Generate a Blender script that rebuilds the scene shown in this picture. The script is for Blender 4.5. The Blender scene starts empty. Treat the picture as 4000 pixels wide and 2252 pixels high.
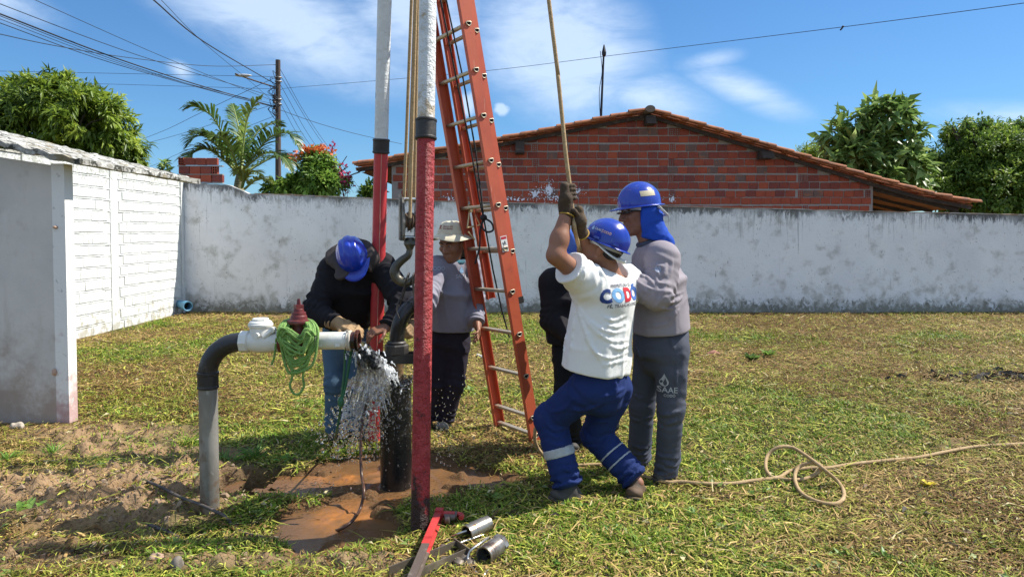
import bpy, bmesh, math, random
import numpy as np
from mathutils import Vector, Matrix, Quaternion
from mathutils.bvhtree import BVHTree

R = math.radians
SC = bpy.context.scene
COL = SC.collection
rnd = random.Random(7)
rng = np.random.default_rng(11)

# ------------------------------------------------------------------ camera
FPX, PY0, PITCH, EYE = 2750.0, 1001.0, R(2.0), 1.5
cam = bpy.data.cameras.new('camera')
cam.sensor_width = 36.0
cam.lens = FPX / 4000 * 36
cam.shift_y = (PY0 - 1126) / 4000
cam.clip_end = 3000
co = bpy.data.objects.new('camera', cam)
COL.objects.link(co)
co.location = (0, 0, EYE)
co.rotation_euler = (R(90) - PITCH, 0, 0)
SC.camera = co

# ------------------------------------------------------------------ sun, sky, exposure
SUN_AZ, SUN_EL = R(15), R(50)          # azimuth from +X towards +Y
TOSUN = Vector((math.cos(SUN_EL) * math.cos(SUN_AZ), math.cos(SUN_EL) * math.sin(SUN_AZ), math.sin(SUN_EL)))
sl = bpy.data.lights.new('sun', 'SUN')
sl.energy = 4.8
sl.angle = R(0.53)
sl.color = (1.0, 0.95, 0.86)
so = bpy.data.objects.new('sun', sl)
COL.objects.link(so)
so.rotation_euler = TOSUN.to_track_quat('Z', 'Y').to_euler()
so.location = (20, 4, 25)

SC.view_settings.view_transform = 'Standard'
SC.view_settings.look = 'None'
SC.view_settings.exposure = 0.7
SC.view_settings.gamma = 1.0
SC.cycles.use_denoising = True
SC.cycles.max_bounces = 6
SC.cycles.diffuse_bounces = 2
SC.cycles.glossy_bounces = 3
SC.cycles.transmission_bounces = 8
SC.cycles.transparent_max_bounces = 8
SC.cycles.caustics_refractive = False
SC.cycles.caustics_reflective = False


class NT:
    """tiny node-tree writer"""
    def __init__(s, tree):
        s.t = tree
        tree.nodes.clear()

    def n(s, typ, ins=None, **props):
        nd = s.t.nodes.new(typ)
        for k, v in props.items():
            setattr(nd, k, v)
        for k, v in (ins or {}).items():
            s.put(nd.inputs[k], v)
        return nd

    def put(s, sock, v):
        if isinstance(v, bpy.types.NodeSocket):
            s.t.links.new(v, sock)
        elif isinstance(v, bpy.types.Node):
            s.t.links.new(v.outputs[0], sock)
        else:
            if sock.type == 'RGBA' and len(v) == 3:
                v = (*v, 1)
            sock.default_value = v

    def math(s, op, a, b=0.0, c=0.0, clamp=False):
        nd = s.t.nodes.new('ShaderNodeMath')
        nd.operation = op
        nd.use_clamp = clamp
        s.put(nd.inputs[0], a)
        s.put(nd.inputs[1], b)
        s.put(nd.inputs[2], c)
        return nd.outputs[0]

    def ss(s, v, lo, hi):
        nd = s.n('ShaderNodeMapRange', {0: v, 1: lo, 2: hi}, interpolation_type='SMOOTHSTEP')
        return nd.outputs[0]

    def mix(s, f, a, b):
        nd = s.n('ShaderNodeMix', data_type='RGBA')
        s.put(nd.inputs[0], f)
        s.put(nd.inputs[6], a)
        s.put(nd.inputs[7], b)
        return nd.outputs[2]

    def noise(s, vec, scale, det=4.0, rough=.55, dist=0.0):
        nd = s.n('ShaderNodeTexNoise', {'Vector': vec, 'Scale': scale, 'Detail': det, 'Roughness': rough, 'Distortion': dist})
        return nd.outputs[0]


def world_sky():
    w = bpy.data.worlds.new('World')
    SC.world = w
    w.use_nodes = True
    k = NT(w.node_tree)
    sky = k.n('ShaderNodeTexSky', sky_type='NISHITA', sun_disc=False)
    sky.sun_elevation = SUN_EL
    sky.sun_rotation = R(75)
    sky.altitude = 50
    sky.air_density = 1.0
    sky.dust_density = 0.2
    sky.ozone_density = 1.6
    tc = k.n('ShaderNodeTexCoord')
    sep = k.n('ShaderNodeSeparateXYZ', {0: tc.outputs['Generated']})
    az = k.math('ARCTAN2', sep.outputs[0], sep.outputs[1])
    el = k.math('ARCSINE', sep.outputs[2])
    v = k.n('ShaderNodeCombineXYZ', {0: az, 1: el}).outputs[0]

    def ell(cx, cy, rx, ry, rot, gain):
        # soft ellipse in azimuth / elevation (degrees)
        mp = k.n('ShaderNodeMapping', {'Vector': v, 'Location': (R(cx), R(cy), 0), 'Rotation': (0, 0, R(rot)), 'Scale': (R(rx), R(ry), 1)}, vector_type='TEXTURE')
        g = k.n('ShaderNodeTexGradient', {0: mp.outputs[0]}, gradient_type='SPHERICAL')
        return k.math('MULTIPLY', g.outputs[0], gain)
    areas = [(-17, 15.5, 17, 5.5, -18, 1.35), (-8, 17, 10, 7, -10, 1.25), (4, 14.5, 11, 8, -28, 1.5), (11, 10.5, 9, 3.2, -14, 1.05),
             (18, 10.8, 7.5, 2.0, -24, 1.15), (15.5, 13, 4.0, 1.2, 8, .9), (36, 7.5, 12, 1.6, -8, .9), (-36, 14.8, 6, 2.0, -12, 1.1),
             (-25, 11.6, 1.6, 1.0, -30, .9)]
    tot = None
    for a in areas:
        e = ell(*a)
        tot = e if tot is None else k.math('MAXIMUM', tot, e)
    # beyond the frame unseen cirrus is added all round to raise ambient light
    out = k.math('MAXIMUM', k.ss(k.math('ABSOLUTE', az), R(40), R(62)), k.ss(el, R(21), R(32)))
    tot = k.math('MAXIMUM', tot, k.math('MULTIPLY', out, .8))
    mp = k.n('ShaderNodeMapping', {'Vector': v, 'Rotation': (0, 0, R(24)), 'Scale': (5.0, 13.0, 1)})
    n1 = k.noise(mp.outputs[0], 1.3, 7.0, .62, .7)
    mp2 = k.n('ShaderNodeMapping', {'Vector': v, 'Rotation': (0, 0, R(30)), 'Scale': (22, 60, 1)})
    n2 = k.noise(mp2.outputs[0], 1.2, 5.0, .6, .4)
    fac = k.math('ADD', k.math('MULTIPLY', n1, .8), k.math('MULTIPLY', n2, .22))
    m = k.ss(k.math('MULTIPLY', tot, fac), .08, .62)
    puffs = None
    for a in [(-.8, 9.8, 1.0, .75, -25, 1.5), (-3.7, 10.1, 1.6, 1.7, -60, 1.3), (-37.6, 15.3, 2.6, 1.2, -15, 1.0)]:
        e = ell(*a)
        puffs = e if puffs is None else k.math('MAXIMUM', puffs, e)
    n3 = k.noise(v, 60, 4.0, .55, .3)
    mpuf = k.ss(k.math('ADD', puffs, k.math('MULTIPLY', k.math('SUBTRACT', n3, .5), 1.1)), .25, 1.0)
    m = k.math('MULTIPLY', k.math('MAXIMUM', k.math('MULTIPLY', m, .68), k.math('MULTIPLY', mpuf, .62)), 1.0)
    hsv = k.n('ShaderNodeHueSaturation', {'Saturation': 1.12, 'Value': 1.0, 'Color': sky.outputs[0]})
    tint = k.mix(1.0, hsv.outputs[0], (.49, .74, 1.0))
    tint.node.blend_type = 'MULTIPLY'
    g1 = k.mix(1.0, tint, (.125, .125, .125))
    g1.node.blend_type = 'MULTIPLY'
    g2 = k.n('ShaderNodeGamma', {0: g1, 1: .80})
    tint = k.mix(1.0, g2.outputs[0], (6.0, 7.05, 7.75))
    tint.node.blend_type = 'MULTIPLY'
    col = k.mix(m, tint, (6.4, 7.6, 9.2))
    bg = k.n('ShaderNodeBackground', {0: col, 1: 0.084})
    k.n('ShaderNodeOutputWorld', {0: bg})


world_sky()

# ------------------------------------------------------------------ pixel -> place helpers (2575 x 1450 reading of the photo)
SX, SY = 4000 / 2575, 2252 / 1450


def D(x, y, d):
    """world point seen at reading pixel (x, y) that stands d metres ahead of the camera"""
    u = (x * SX - 2000) / FPX
    v = (PY0 - y * SY) / FPX
    cp, sp = math.cos(PITCH), math.sin(PITCH)
    t = d / (v * sp + cp)
    return np.array([u * t, d, EYE + t * (v * cp - sp)])


def G(x, y, z=0.0):
    """point of the level z under reading pixel (x, y)"""
    u = (x * SX - 2000) / FPX
    v = (PY0 - y * SY) / FPX
    cp, sp = math.cos(PITCH), math.sin(PITCH)
    t = (z - EYE) / (v * cp - sp)
    return np.array([u * t, t * (v * sp + cp), z])


# ------------------------------------------------------------------ materials
MATS = {}


def M(name, col, rough=.6, metal=0., layers=(), bump=None, spec=.5, trans=0., ior=1.45, coat=0., attr=None, transl=0., rvar=0., isl=0., islc=None):
    if name in MATS:
        return MATS[name]
    m = bpy.data.materials.new(name)
    m.use_nodes = True
    k = NT(m.node_tree)
    ob = k.n('ShaderNodeNewGeometry').outputs['Position']
    c = None
    if attr:
        c = k.n('ShaderNodeAttribute', attribute_name=attr).outputs[0]
    cur = c if c is not None else (*col, 1)
    if isl:
        oi = k.n('ShaderNodeObjectInfo')
        cur = k.mix(k.math('MULTIPLY', oi.outputs['Random'], isl), cur, islc or tuple(x * .45 for x in col))
    for L in layers:
        vec = ob
        if L.get('st') or L.get('off'):
            vec = k.n('ShaderNodeMapping', {'Vector': ob, 'Scale': L.get('st', (1, 1, 1)), 'Location': L.get('off', (0, 0, 0))}).outputs[0]
        f = k.noise(vec, L['s'], L.get('d', 5.0), L.get('r', .6), L.get('dist', 0.))
        for key in ('z', 'z2'):
            if key in L:
                za, zb, kk = L[key]
                zz = k.n('ShaderNodeSeparateXYZ', {0: ob}).outputs[2]
                mr = k.n('ShaderNodeMapRange', {0: zz, 1: za, 2: zb, 3: 0., 4: kk})
                f = k.math('ADD', f, mr.outputs[0])
        if 'at' in L:
            an, za, zb, kk = L['at']
            av = k.n('ShaderNodeAttribute', attribute_name=an).outputs['Fac']
            mr = k.n('ShaderNodeMapRange', {0: av, 1: za, 2: zb, 3: 0., 4: kk})
            f = k.math('ADD', f, mr.outputs[0])
        f = k.ss(f, L['lo'], L['hi'])
        if 'm' in L:
            ms, ml, mh = L['m']
            f = k.math('MULTIPLY', f, k.ss(k.noise(ob, ms, 3.0), ml, mh))
        f = k.math('MULTIPLY', f, L.get('a', 1.0))
        cur = k.mix(f, cur, L['c'])
    b = k.n('ShaderNodeBsdfPrincipled')
    k.put(b.inputs['Base Color'], cur)
    b.inputs['Roughness'].default_value = rough
    if rvar:
        rn = k.noise(ob, 9.0, 4.0)
        k.put(b.inputs['Roughness'], k.n('ShaderNodeMapRange', {0: rn, 1: .3, 2: .7, 3: max(0, rough - rvar), 4: min(1, rough + rvar)}).outputs[0])
    b.inputs['Metallic'].default_value = metal
    b.inputs['Specular IOR Level'].default_value = spec
    b.inputs['Transmission Weight'].default_value = trans
    b.inputs['IOR'].default_value = ior
    b.inputs['Coat Weight'].default_value = coat
    if bump:
        hs = None
        for (s_, st_, dist_) in ([bump] if not isinstance(bump, list) else bump):
            vec = ob
            if isinstance(s_, tuple):
                vec = k.n('ShaderNodeMapping', {'Vector': ob, 'Scale': s_}).outputs[0]
                s_ = 1.0
            nn = k.noise(vec, s_, 5.0, .6)
            bp = k.n('ShaderNodeBump', {'Strength': st_, 'Distance': dist_, 'Height': nn})
            if hs is not None:
                k.put(bp.inputs['Normal'], hs)
            hs = bp.outputs[0]
        k.put(b.inputs['Normal'], hs)
    out = b.outputs[0]
    if transl:
        tr = k.n('ShaderNodeBsdfTranslucent')
        k.put(tr.inputs[0], cur)
        out = k.n('ShaderNodeMixShader', {0: transl, 1: out, 2: tr}).outputs[0]
    k.n('ShaderNodeOutputMaterial', {0: out})
    MATS[name] = m
    return m


# ------------------------------------------------------------------ objects
def wloc(o):
    v = Vector((0, 0, 0))
    while o is not None:
        v += o.location
        o = o.parent
    return v


def tag(o, label=None, cat=None, group=None, kind=None):
    for k_, v_ in (('label', label), ('category', cat), ('group', group), ('kind', kind)):
        if v_:
            o[k_] = v_
    return o


def thing(name, loc, label, cat, group=None, kind=None):
    o = bpy.data.objects.new(name, None)
    o.empty_display_size = .1
    COL.objects.link(o)
    o.location = tuple(float(q) for q in loc)
    return tag(o, label, cat, group, kind)


def link(name, me, mat=None, parent=None, loc=(0, 0, 0), rot=None):
    o = bpy.data.objects.new(name, me)
    COL.objects.link(o)
    if mat is not None and len(me.materials) == 0:
        for m_ in (mat if isinstance(mat, (list, tuple)) else [mat]):
            me.materials.append(m_)
    o.parent = parent
    o.location = Vector(tuple(float(q) for q in loc)) - (wloc(parent) if parent else Vector((0, 0, 0)))
    if rot is not None:
        o.rotation_euler = rot
    return o


def np_mesh(name, V, F, smooth=False, mi=None, col=None, origin=None):
    """V (n,3); F list of arrays (m,3)/(m,4) or python list of polygons"""
    me = bpy.data.meshes.new(name)
    V = np.asarray(V, dtype=np.float32)
    if origin is not None:
        V = V - np.asarray(origin, dtype=np.float32)
    if isinstance(F, np.ndarray):
        n, w = F.shape
        me.vertices.add(len(V))
        me.vertices.foreach_set('co', V.ravel())
        me.loops.add(n * w)
        me.loops.foreach_set('vertex_index', F.astype(np.int32).ravel())
        me.polygons.add(n)
        me.polygons.foreach_set('loop_start', np.arange(0, n * w, w, dtype=np.int32))
        me.update(calc_edges=True)
    else:
        me.from_pydata([tuple(v) for v in V.tolist()], [], [tuple(f) for f in F])
        me.update()
    if smooth:
        me.polygons.foreach_set('use_smooth', np.ones(len(me.polygons), dtype=bool))
    if mi is not None:
        me.polygons.foreach_set('material_index', np.asarray(mi, dtype=np.int32))
    if col is not None:
        a = me.attributes.new('Col', 'FLOAT_COLOR', 'POINT')
        c = np.ones((len(V), 4), dtype=np.float32)
        c[:, :3] = col
        a.data.foreach_set('color', c.ravel())
    return me


def nz(v):
    v = np.asarray(v, float)
    return v / (np.linalg.norm(v) + 1e-12)


def frame(z, hint=(0, 0, 1)):
    z = nz(z)
    h = np.asarray(hint, float)
    if abs(np.dot(z, h)) > .95:
        h = np.array([1., 0, 0]) if abs(z[0]) < .9 else np.array([0, 1., 0])
    x = nz(np.cross(h, z))
    y = np.cross(z, x)
    return np.stack([x, y, z], 1)     # columns


def spline(P, n=8, closed=False):
    """Catmull-Rom through the points"""
    P = [np.asarray(p, float) for p in P]
    if closed:
        Q = [P[-1]] + P + [P[0], P[1]]
    else:
        Q = [2 * P[0] - P[1]] + P + [2 * P[-1] - P[-2]]
    out = []
    for i in range(1, len(Q) - 2):
        a, b, c, d = Q[i - 1], Q[i], Q[i + 1], Q[i + 2]
        for j in range(n):
            t = j / n
            out.append(.5 * ((2 * b) + (c - a) * t + (2 * a - 5 * b + 4 * c - d) * t * t + (3 * b - a - 3 * c + d) * t ** 3))
    if not closed:
        out.append(P[-1])
    return out


class MB:
    """collects shapes, builds ONE mesh object"""
    def __init__(s):
        s.v, s.f, s.sm, s.mi = [], [], [], []
        s.m = 0

    def add(s, V, F, smooth=False):
        o = len(s.v)
        s.v += [tuple(float(q) for q in v) for v in V]
        for f in F:
            s.f.append(tuple(i + o for i in f))
            s.sm.append(smooth)
            s.mi.append(s.m)
        return s

    def box(s, c, size, Rm=None, taper=1.0):
        h = np.asarray(size, float) / 2
        pts = []
        for z in (-1, 1):
            tp = taper if z > 0 else 1
            for (x, y) in ((-1, -1), (1, -1), (1, 1), (-1, 1)):
                pts.append(np.array([x * h[0] * tp, y * h[1] * tp, z * h[2]]))
        if Rm is not None:
            pts = [np.asarray(Rm) @ p for p in pts]
        pts = [p + np.asarray(c, float) for p in pts]
        s.add(pts, [(3, 2, 1, 0), (4, 5, 6, 7), (0, 1, 5, 4), (1, 2, 6, 5), (2, 3, 7, 6), (3, 0, 4, 7)])
        return s

    def prism(s, poly, d0, d1, Rm=None, o=(0, 0, 0)):
        """polygon in local xy extruded along local z from d0 to d1"""
        Rm = np.eye(3) if Rm is None else np.asarray(Rm)
        n = len(poly)
        V = [np.asarray(o) + Rm @ np.array([p[0], p[1], d]) for d in (d0, d1) for p in poly]
        F = [tuple(range(n - 1, -1, -1)), tuple(range(n, 2 * n))] + [(i, (i + 1) % n, n + (i + 1) % n, n + i) for i in range(n)]
        return s.add(V, F)

    def tube(s, path, r, n=10, caps=True, closed=False, smooth=True, sq=1.0):
        P = [np.asarray(p, float) for p in path]
        m = len(P)
        rs = r if hasattr(r, '__len__') else [r] * m
        T = []
        for i in range(m):
            a = P[(i - 1) % m] if (closed or i > 0) else P[i]
            b = P[(i + 1) % m] if (closed or i < m - 1) else P[i]
            T.append(nz(b - a))
        fr = frame(T[0])
        x = fr[:, 0]
        V, F = [], []
        for i in range(m):
            x = nz(x - T[i] * np.dot(x, T[i]))
            y = np.cross(T[i], x)
            for j in range(n):
                a = 2 * math.pi * j / n
                V.append(P[i] + rs[i] * (math.cos(a) * x + sq * math.sin(a) * y))
        for i in range(m if closed else m - 1):
            i2 = (i + 1) % m
            for j in range(n):
                j2 = (j + 1) % n
                F.append((i * n + j, i * n + j2, i2 * n + j2, i2 * n + j))
        s.add(V, F, smooth)
        if caps and not closed:
            s.add(V[:n], [tuple(range(n - 1, -1, -1))])
            s.add(V[-n:], [tuple(range(n))])
        return s

    def lathe(s, prof, o, axis=(0, 0, 1), n=20, smooth=True, hint=(0, 0, 1), cap=True):
        """prof: list of (r, h) along the axis"""
        fr = frame(axis, hint)
        o = np.asarray(o, float)
        V, F = [], []
        for (r, h) in prof:
            for j in range(n):
                a = 2 * math.pi * j / n
                V.append(o + fr[:, 0] * r * math.cos(a) + fr[:, 1] * r * math.sin(a) + fr[:, 2] * h)
        m = len(prof)
        for i in range(m - 1):
            # sharp steps become separate rings
            for j in range(n):
                j2 = (j + 1) % n
                F.append((i * n + j, i * n + j2, (i + 1) * n + j2, (i + 1) * n + j))
        if smooth:
            for i in range(m - 1):
                s.add(V[i * n:(i + 2) * n], [(j, (j + 1) % n, n + (j + 1) % n, n + j) for j in range(n)], True)
        else:
            s.add(V, F, False)
        if cap:
            s.add(V[:n], [tuple(range(n - 1, -1, -1))])
            s.add(V[-n:], [tuple(range(n))])
        return s

    def ball(s, c, r, n=8, m=6, Rm=None):
        r = np.asarray(r if hasattr(r, '__len__') else (r, r, r), float)
        Rm = np.eye(3) if Rm is None else np.asarray(Rm)
        V, F = [], []
        for i in range(m + 1):
            th = math.pi * i / m
            for j in range(n):
                ph = 2 * math.pi * j / n
                V.append(np.asarray(c) + Rm @ (r * np.array([math.sin(th) * math.cos(ph), math.sin(th) * math.sin(ph), math.cos(th)])))
        for i in range(m):
            for j in range(n):
                j2 = (j + 1) % n
                F.append((i * n + j, (i + 1) * n + j, (i + 1) * n + j2, i * n + j2))
        return s.add(V, F, True)

    def mesh(s, name, origin=(0, 0, 0)):
        me = bpy.data.meshes.new(name)
        o = np.asarray(tuple(origin), float)
        me.from_pydata([tuple(np.asarray(v) - o) for v in s.v], [], s.f)
        me.update()
        me.polygons.foreach_set('use_smooth', np.array(s.sm, dtype=bool))
        me.polygons.foreach_set('material_index', np.array(s.mi, dtype=np.int32))
        return me

    def build(s, name, mat, parent=None, weld=0.0):
        o = wloc(parent) if parent else Vector((0, 0, 0))
        me = s.mesh(name, o)
        if weld:
            bm = bmesh.new()
            bm.from_mesh(me)
            bmesh.ops.remove_doubles(bm, verts=bm.verts, dist=weld)
            bm.to_mesh(me)
            bm.free()
        ob = bpy.data.objects.new(name, me)
        for m_ in (mat if isinstance(mat, (list, tuple)) else [mat]):
            me.materials.append(m_)
        COL.objects.link(ob)
        ob.parent = parent
        return ob


# ------------------------------------------------------------------ numpy noise, distance fields, surface nets
_TAB = rng.random((32, 32, 32)).astype(np.float32)


def vnoise(X, Y, Z):
    X, Y, Z = np.broadcast_arrays(X, Y, Z)
    xi, yi, zi = np.floor(X).astype(np.int32), np.floor(Y).astype(np.int32), np.floor(Z).astype(np.int32)
    fx, fy, fz = (X - xi).astype(np.float32), (Y - yi).astype(np.float32), (Z - zi).astype(np.float32)
    fx, fy, fz = fx * fx * (3 - 2 * fx), fy * fy * (3 - 2 * fy), fz * fz * (3 - 2 * fz)
    xi &= 31
    yi &= 31
    zi &= 31
    x1, y1, z1 = (xi + 1) & 31, (yi + 1) & 31, (zi + 1) & 31
    T = _TAB
    a = T[xi, yi, zi] * (1 - fx) + T[x1, yi, zi] * fx
    b = T[xi, y1, zi] * (1 - fx) + T[x1, y1, zi] * fx
    c = T[xi, yi, z1] * (1 - fx) + T[x1, yi, z1] * fx
    d = T[xi, y1, z1] * (1 - fx) + T[x1, y1, z1] * fx
    return (a * (1 - fy) + b * fy) * (1 - fz) + (c * (1 - fy) + d * fy) * fz


def fbm(X, Y, Z, o=4):
    s, a, t = 0., .5, 0.
    for i in range(o):
        s = s + a * vnoise(X * 2 ** i + 7.3 * i, Y * 2 ** i + 3.1 * i, Z * 2 ** i + 5.7 * i)
        t += a
        a *= .5
    return s / t


def smin(a, b, k):
    h = np.maximum(k - np.abs(a - b), 0) / k
    return np.minimum(a, b) - h * h * k * .25


def smax(a, b, k):
    return -smin(-a, -b, k)


class Vox:
    def __init__(s, lo, hi, h):
        s.lo = np.asarray(lo, float)
        s.h = h
        s.n = np.ceil((np.asarray(hi, float) - s.lo) / h).astype(int) + 1
        s.f = np.full(s.n, .3, dtype=np.float32)

    def reg(s, bb, pad):
        i0 = np.clip(np.floor((bb[0] - pad - s.lo) / s.h).astype(int), 0, s.n - 1)
        i1 = np.clip(np.ceil((bb[1] + pad - s.lo) / s.h).astype(int) + 1, 1, s.n)
        sl_ = tuple(slice(a, b) for a, b in zip(i0, i1))
        ax = [(s.lo[q] + s.h * np.arange(i0[q], i1[q])).astype(np.float32) for q in range(3)]
        return sl_, ax[0][:, None, None], ax[1][None, :, None], ax[2][None, None, :]

    def add(s, pr, k=.02):
        fn, bb = pr
        sl_, X, Y, Z = s.reg(bb, k + 4 * s.h)
        if 0 in s.f[sl_].shape:
            return s
        s.f[sl_] = smin(s.f[sl_], fn(X, Y, Z), k)
        return s

    def cut(s, pr, k=.01):
        fn, bb = pr
        sl_, X, Y, Z = s.reg(bb, k + 3 * s.h)
        if 0 in s.f[sl_].shape:
            return s
        s.f[sl_] = smax(s.f[sl_], -fn(X, Y, Z), k)
        return s

    def both(s, pr, k=.004):
        fn, bb = pr
        X, Y, Z = s.all()
        s.f = smax(s.f, fn(X, Y, Z), k)
        return s

    def all(s):
        ax = [(s.lo[q] + s.h * np.arange(s.n[q])).astype(np.float32) for q in range(3)]
        return ax[0][:, None, None], ax[1][None, :, None], ax[2][None, None, :]

    def clip(s, p, n, k=.004):
        """keep the side the normal points away from"""
        X, Y, Z = s.all()
        n = nz(n)
        s.f = smax(s.f, ((X - p[0]) * n[0] + (Y - p[1]) * n[1] + (Z - p[2]) * n[2]).astype(np.float32), k)
        return s

    def disp(s, fn):
        """add fn(X,Y,Z) near the surface"""
        idx = np.nonzero(np.abs(s.f) < .05)
        P = [(s.lo[q] + s.h * idx[q]).astype(np.float32) for q in range(3)]
        s.f[idx] += fn(*P).astype(np.float32)
        return s

    def hit(s, x, y):
        """first surface point met looking from the eye through reading pixel (x, y)"""
        o = np.array([0, 0, EYE])
        d_ = D(x, y, 1.0) - o
        t_ = np.arange(3.0, 6.2, .003)
        P = o[None] + d_[None] * t_[:, None]
        i = np.round((P - s.lo[None]) / s.h).astype(int)
        ok = np.all((i >= 0) & (i < s.n[None]), 1)
        i = np.clip(i, 0, s.n[None] - 1)
        f = np.where(ok, s.f[i[:, 0], i[:, 1], i[:, 2]], 1)
        w = np.nonzero(f < 0)[0]
        return P[w[0]] if len(w) else None

    def fold(s, pts, r=.011, k=.016, sink=.3):
        """raised crease along a path of reading pixels"""
        q = spline([np.array([a, b, 0.]) for (a, b) in pts], 5)
        H_ = [s.hit(p[0], p[1]) for p in q]
        H_ = [h_ for h_ in H_ if h_ is not None]
        m = len(H_)
        if m < 3:
            return s
        T_ = []
        for i, h_ in enumerate(H_):
            T_.append(h_ + nz(h_ - np.array([0, 0, EYE])) * r * sink)
        for i in range(m - 1):
            if np.linalg.norm(T_[i + 1] - T_[i]) > .08:
                continue
            a, b = (math.sin(math.pi * (j + .6) / (m + .2)) ** .6 for j in (i, i + 1))
            s.add(s_cone(T_[i], T_[i + 1], max(r * a, .002), max(r * b, .002)), k)
        return s

    def nets(s):
        f, h = s.f, s.h
        f = f.copy()
        f[0], f[-1] = .1, .1
        f[:, 0], f[:, -1] = .1, .1
        f[:, :, 0], f[:, :, -1] = .1, .1
        S = f < 0
        c = np.zeros(np.array(f.shape) - 1, dtype=np.int8)
        for dx in (0, 1):
            for dy in (0, 1):
                for dz in (0, 1):
                    c += S[dx:dx + c.shape[0], dy:dy + c.shape[1], dz:dz + c.shape[2]]
        act = (c > 0) & (c < 8)
        I = np.argwhere(act)
        cor = [(dx, dy, dz) for dx in (0, 1) for dy in (0, 1) for dz in (0, 1)]
        vals = np.stack([f[I[:, 0] + a, I[:, 1] + b, I[:, 2] + d] for (a, b, d) in cor], 1)
        acc = np.zeros((len(I), 3))
        cnt = np.zeros(len(I))
        for i in range(8):
            for j in range(i + 1, 8):
                df = np.array(cor[j]) - np.array(cor[i])
                if np.abs(df).sum() != 1:
                    continue
                a, b = vals[:, i], vals[:, j]
                x = (a < 0) != (b < 0)
                t = np.where(x, a / np.where(x, a - b, 1), 0)
                acc += np.where(x[:, None], np.array(cor[i])[None] + t[:, None] * df[None], 0)
                cnt += x
        V = s.lo[None] + h * (I + acc / cnt[:, None])
        ids = np.full(c.shape, -1, dtype=np.int32)
        ids[I[:, 0], I[:, 1], I[:, 2]] = np.arange(len(I))
        Fs = []
        for ax in range(3):
            o1, o2 = (ax + 1) % 3, (ax + 2) % 3
            sa = [slice(None)] * 3
            sb = [slice(None)] * 3
            sa[ax], sb[ax] = slice(0, -1), slice(1, None)
            ch = S[tuple(sa)] != S[tuple(sb)]
            E = np.argwhere(ch)
            m = (E[:, o1] > 0) & (E[:, o2] > 0) & (E[:, o1] < c.shape[o1]) & (E[:, o2] < c.shape[o2])
            E = E[m]
            q = []
            for (d1, d2) in ((1, 1), (0, 1), (0, 0), (1, 0)):
                e = E.copy()
                e[:, o1] -= d1
                e[:, o2] -= d2
                q.append(ids[e[:, 0], e[:, 1], e[:, 2]])
            q = np.stack(q, 1)
            inside = S[E[:, 0], E[:, 1], E[:, 2]]
            q[~inside] = q[~inside][:, ::-1]
            Fs.append(q)
        return V, np.concatenate(Fs)

    def build(s, name, mat, parent=None):
        V, F = s.nets()
        o = wloc(parent) if parent else Vector((0, 0, 0))
        me = np_mesh(name, V, F, True, origin=tuple(o))
        return link(name, me, mat, parent, loc=tuple(o))


def _bb(P, r):
    P = np.asarray(P, float)
    return np.stack([P.min(0) - r, P.max(0) + r])


def s_cone(a, b, r1, r2, wr=None):
    """tapered capsule; wr = (amp, wavelength, centre t, spread) cloth rings"""
    a, b = np.asarray(a, float), np.asarray(b, float)
    ab = b - a
    L = float(np.linalg.norm(ab)) + 1e-9

    def fn(X, Y, Z):
        t = ((X - a[0]) * ab[0] + (Y - a[1]) * ab[1] + (Z - a[2]) * ab[2]) / L ** 2
        tc = np.clip(t, 0, 1)
        d = np.sqrt((X - a[0] - tc * ab[0]) ** 2 + (Y - a[1] - tc * ab[1]) ** 2 + (Z - a[2] - tc * ab[2]) ** 2) - (r1 + (r2 - r1) * tc)
        if wr:
            for w in (wr if isinstance(wr, list) else [wr]):
                amp, lam, tcn, sp = w
                ph = 2 * math.pi * (t * L / lam + 1.1 * vnoise(X * 9, Y * 9, Z * 9) + .3 * vnoise(X * 25, Y * 25, Z * 25))
                g = np.exp(-((t - tcn) / sp) ** 2) * np.clip(vnoise(X * 13 + 5, Y * 13, Z * 13) * 2.2 - .45, 0, 1)
                sn = np.sin(ph)
                d = d - amp * g * (sn * np.abs(sn) * .4 + sn * .6)
        return d.astype(np.float32)
    return fn, _bb([a, b], max(r1, r2) + .01)


def s_ell(c, Rm, r):
    c = np.asarray(c, float)
    Rm = np.asarray(Rm, float)
    r = np.asarray(r, float)

    def fn(X, Y, Z):
        q = [((X - c[0]) * Rm[0, i] + (Y - c[1]) * Rm[1, i] + (Z - c[2]) * Rm[2, i]) / r[i] for i in range(3)]
        k0 = np.sqrt(q[0] ** 2 + q[1] ** 2 + q[2] ** 2)
        k1 = np.sqrt((q[0] / r[0]) ** 2 + (q[1] / r[1]) ** 2 + (q[2] / r[2]) ** 2) + 1e-6
        return (k0 * (k0 - 1) / k1).astype(np.float32)
    e = np.sqrt((Rm ** 2) @ (r ** 2))
    return fn, np.stack([c - e, c + e])


def s_box(c, Rm, hs, rad=.01):
    c, Rm, hs = np.asarray(c, float), np.asarray(Rm, float), np.asarray(hs, float) - rad

    def fn(X, Y, Z):
        q = [np.abs((X - c[0]) * Rm[0, i] + (Y - c[1]) * Rm[1, i] + (Z - c[2]) * Rm[2, i]) - hs[i] for i in range(3)]
        o = np.sqrt(np.maximum(q[0], 0) ** 2 + np.maximum(q[1], 0) ** 2 + np.maximum(q[2], 0) ** 2)
        return (o + np.minimum(np.maximum(q[0], np.maximum(q[1], q[2])), 0) - rad).astype(np.float32)
    e = np.abs(Rm) @ (hs + rad)
    return fn, np.stack([c - e, c + e])


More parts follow.
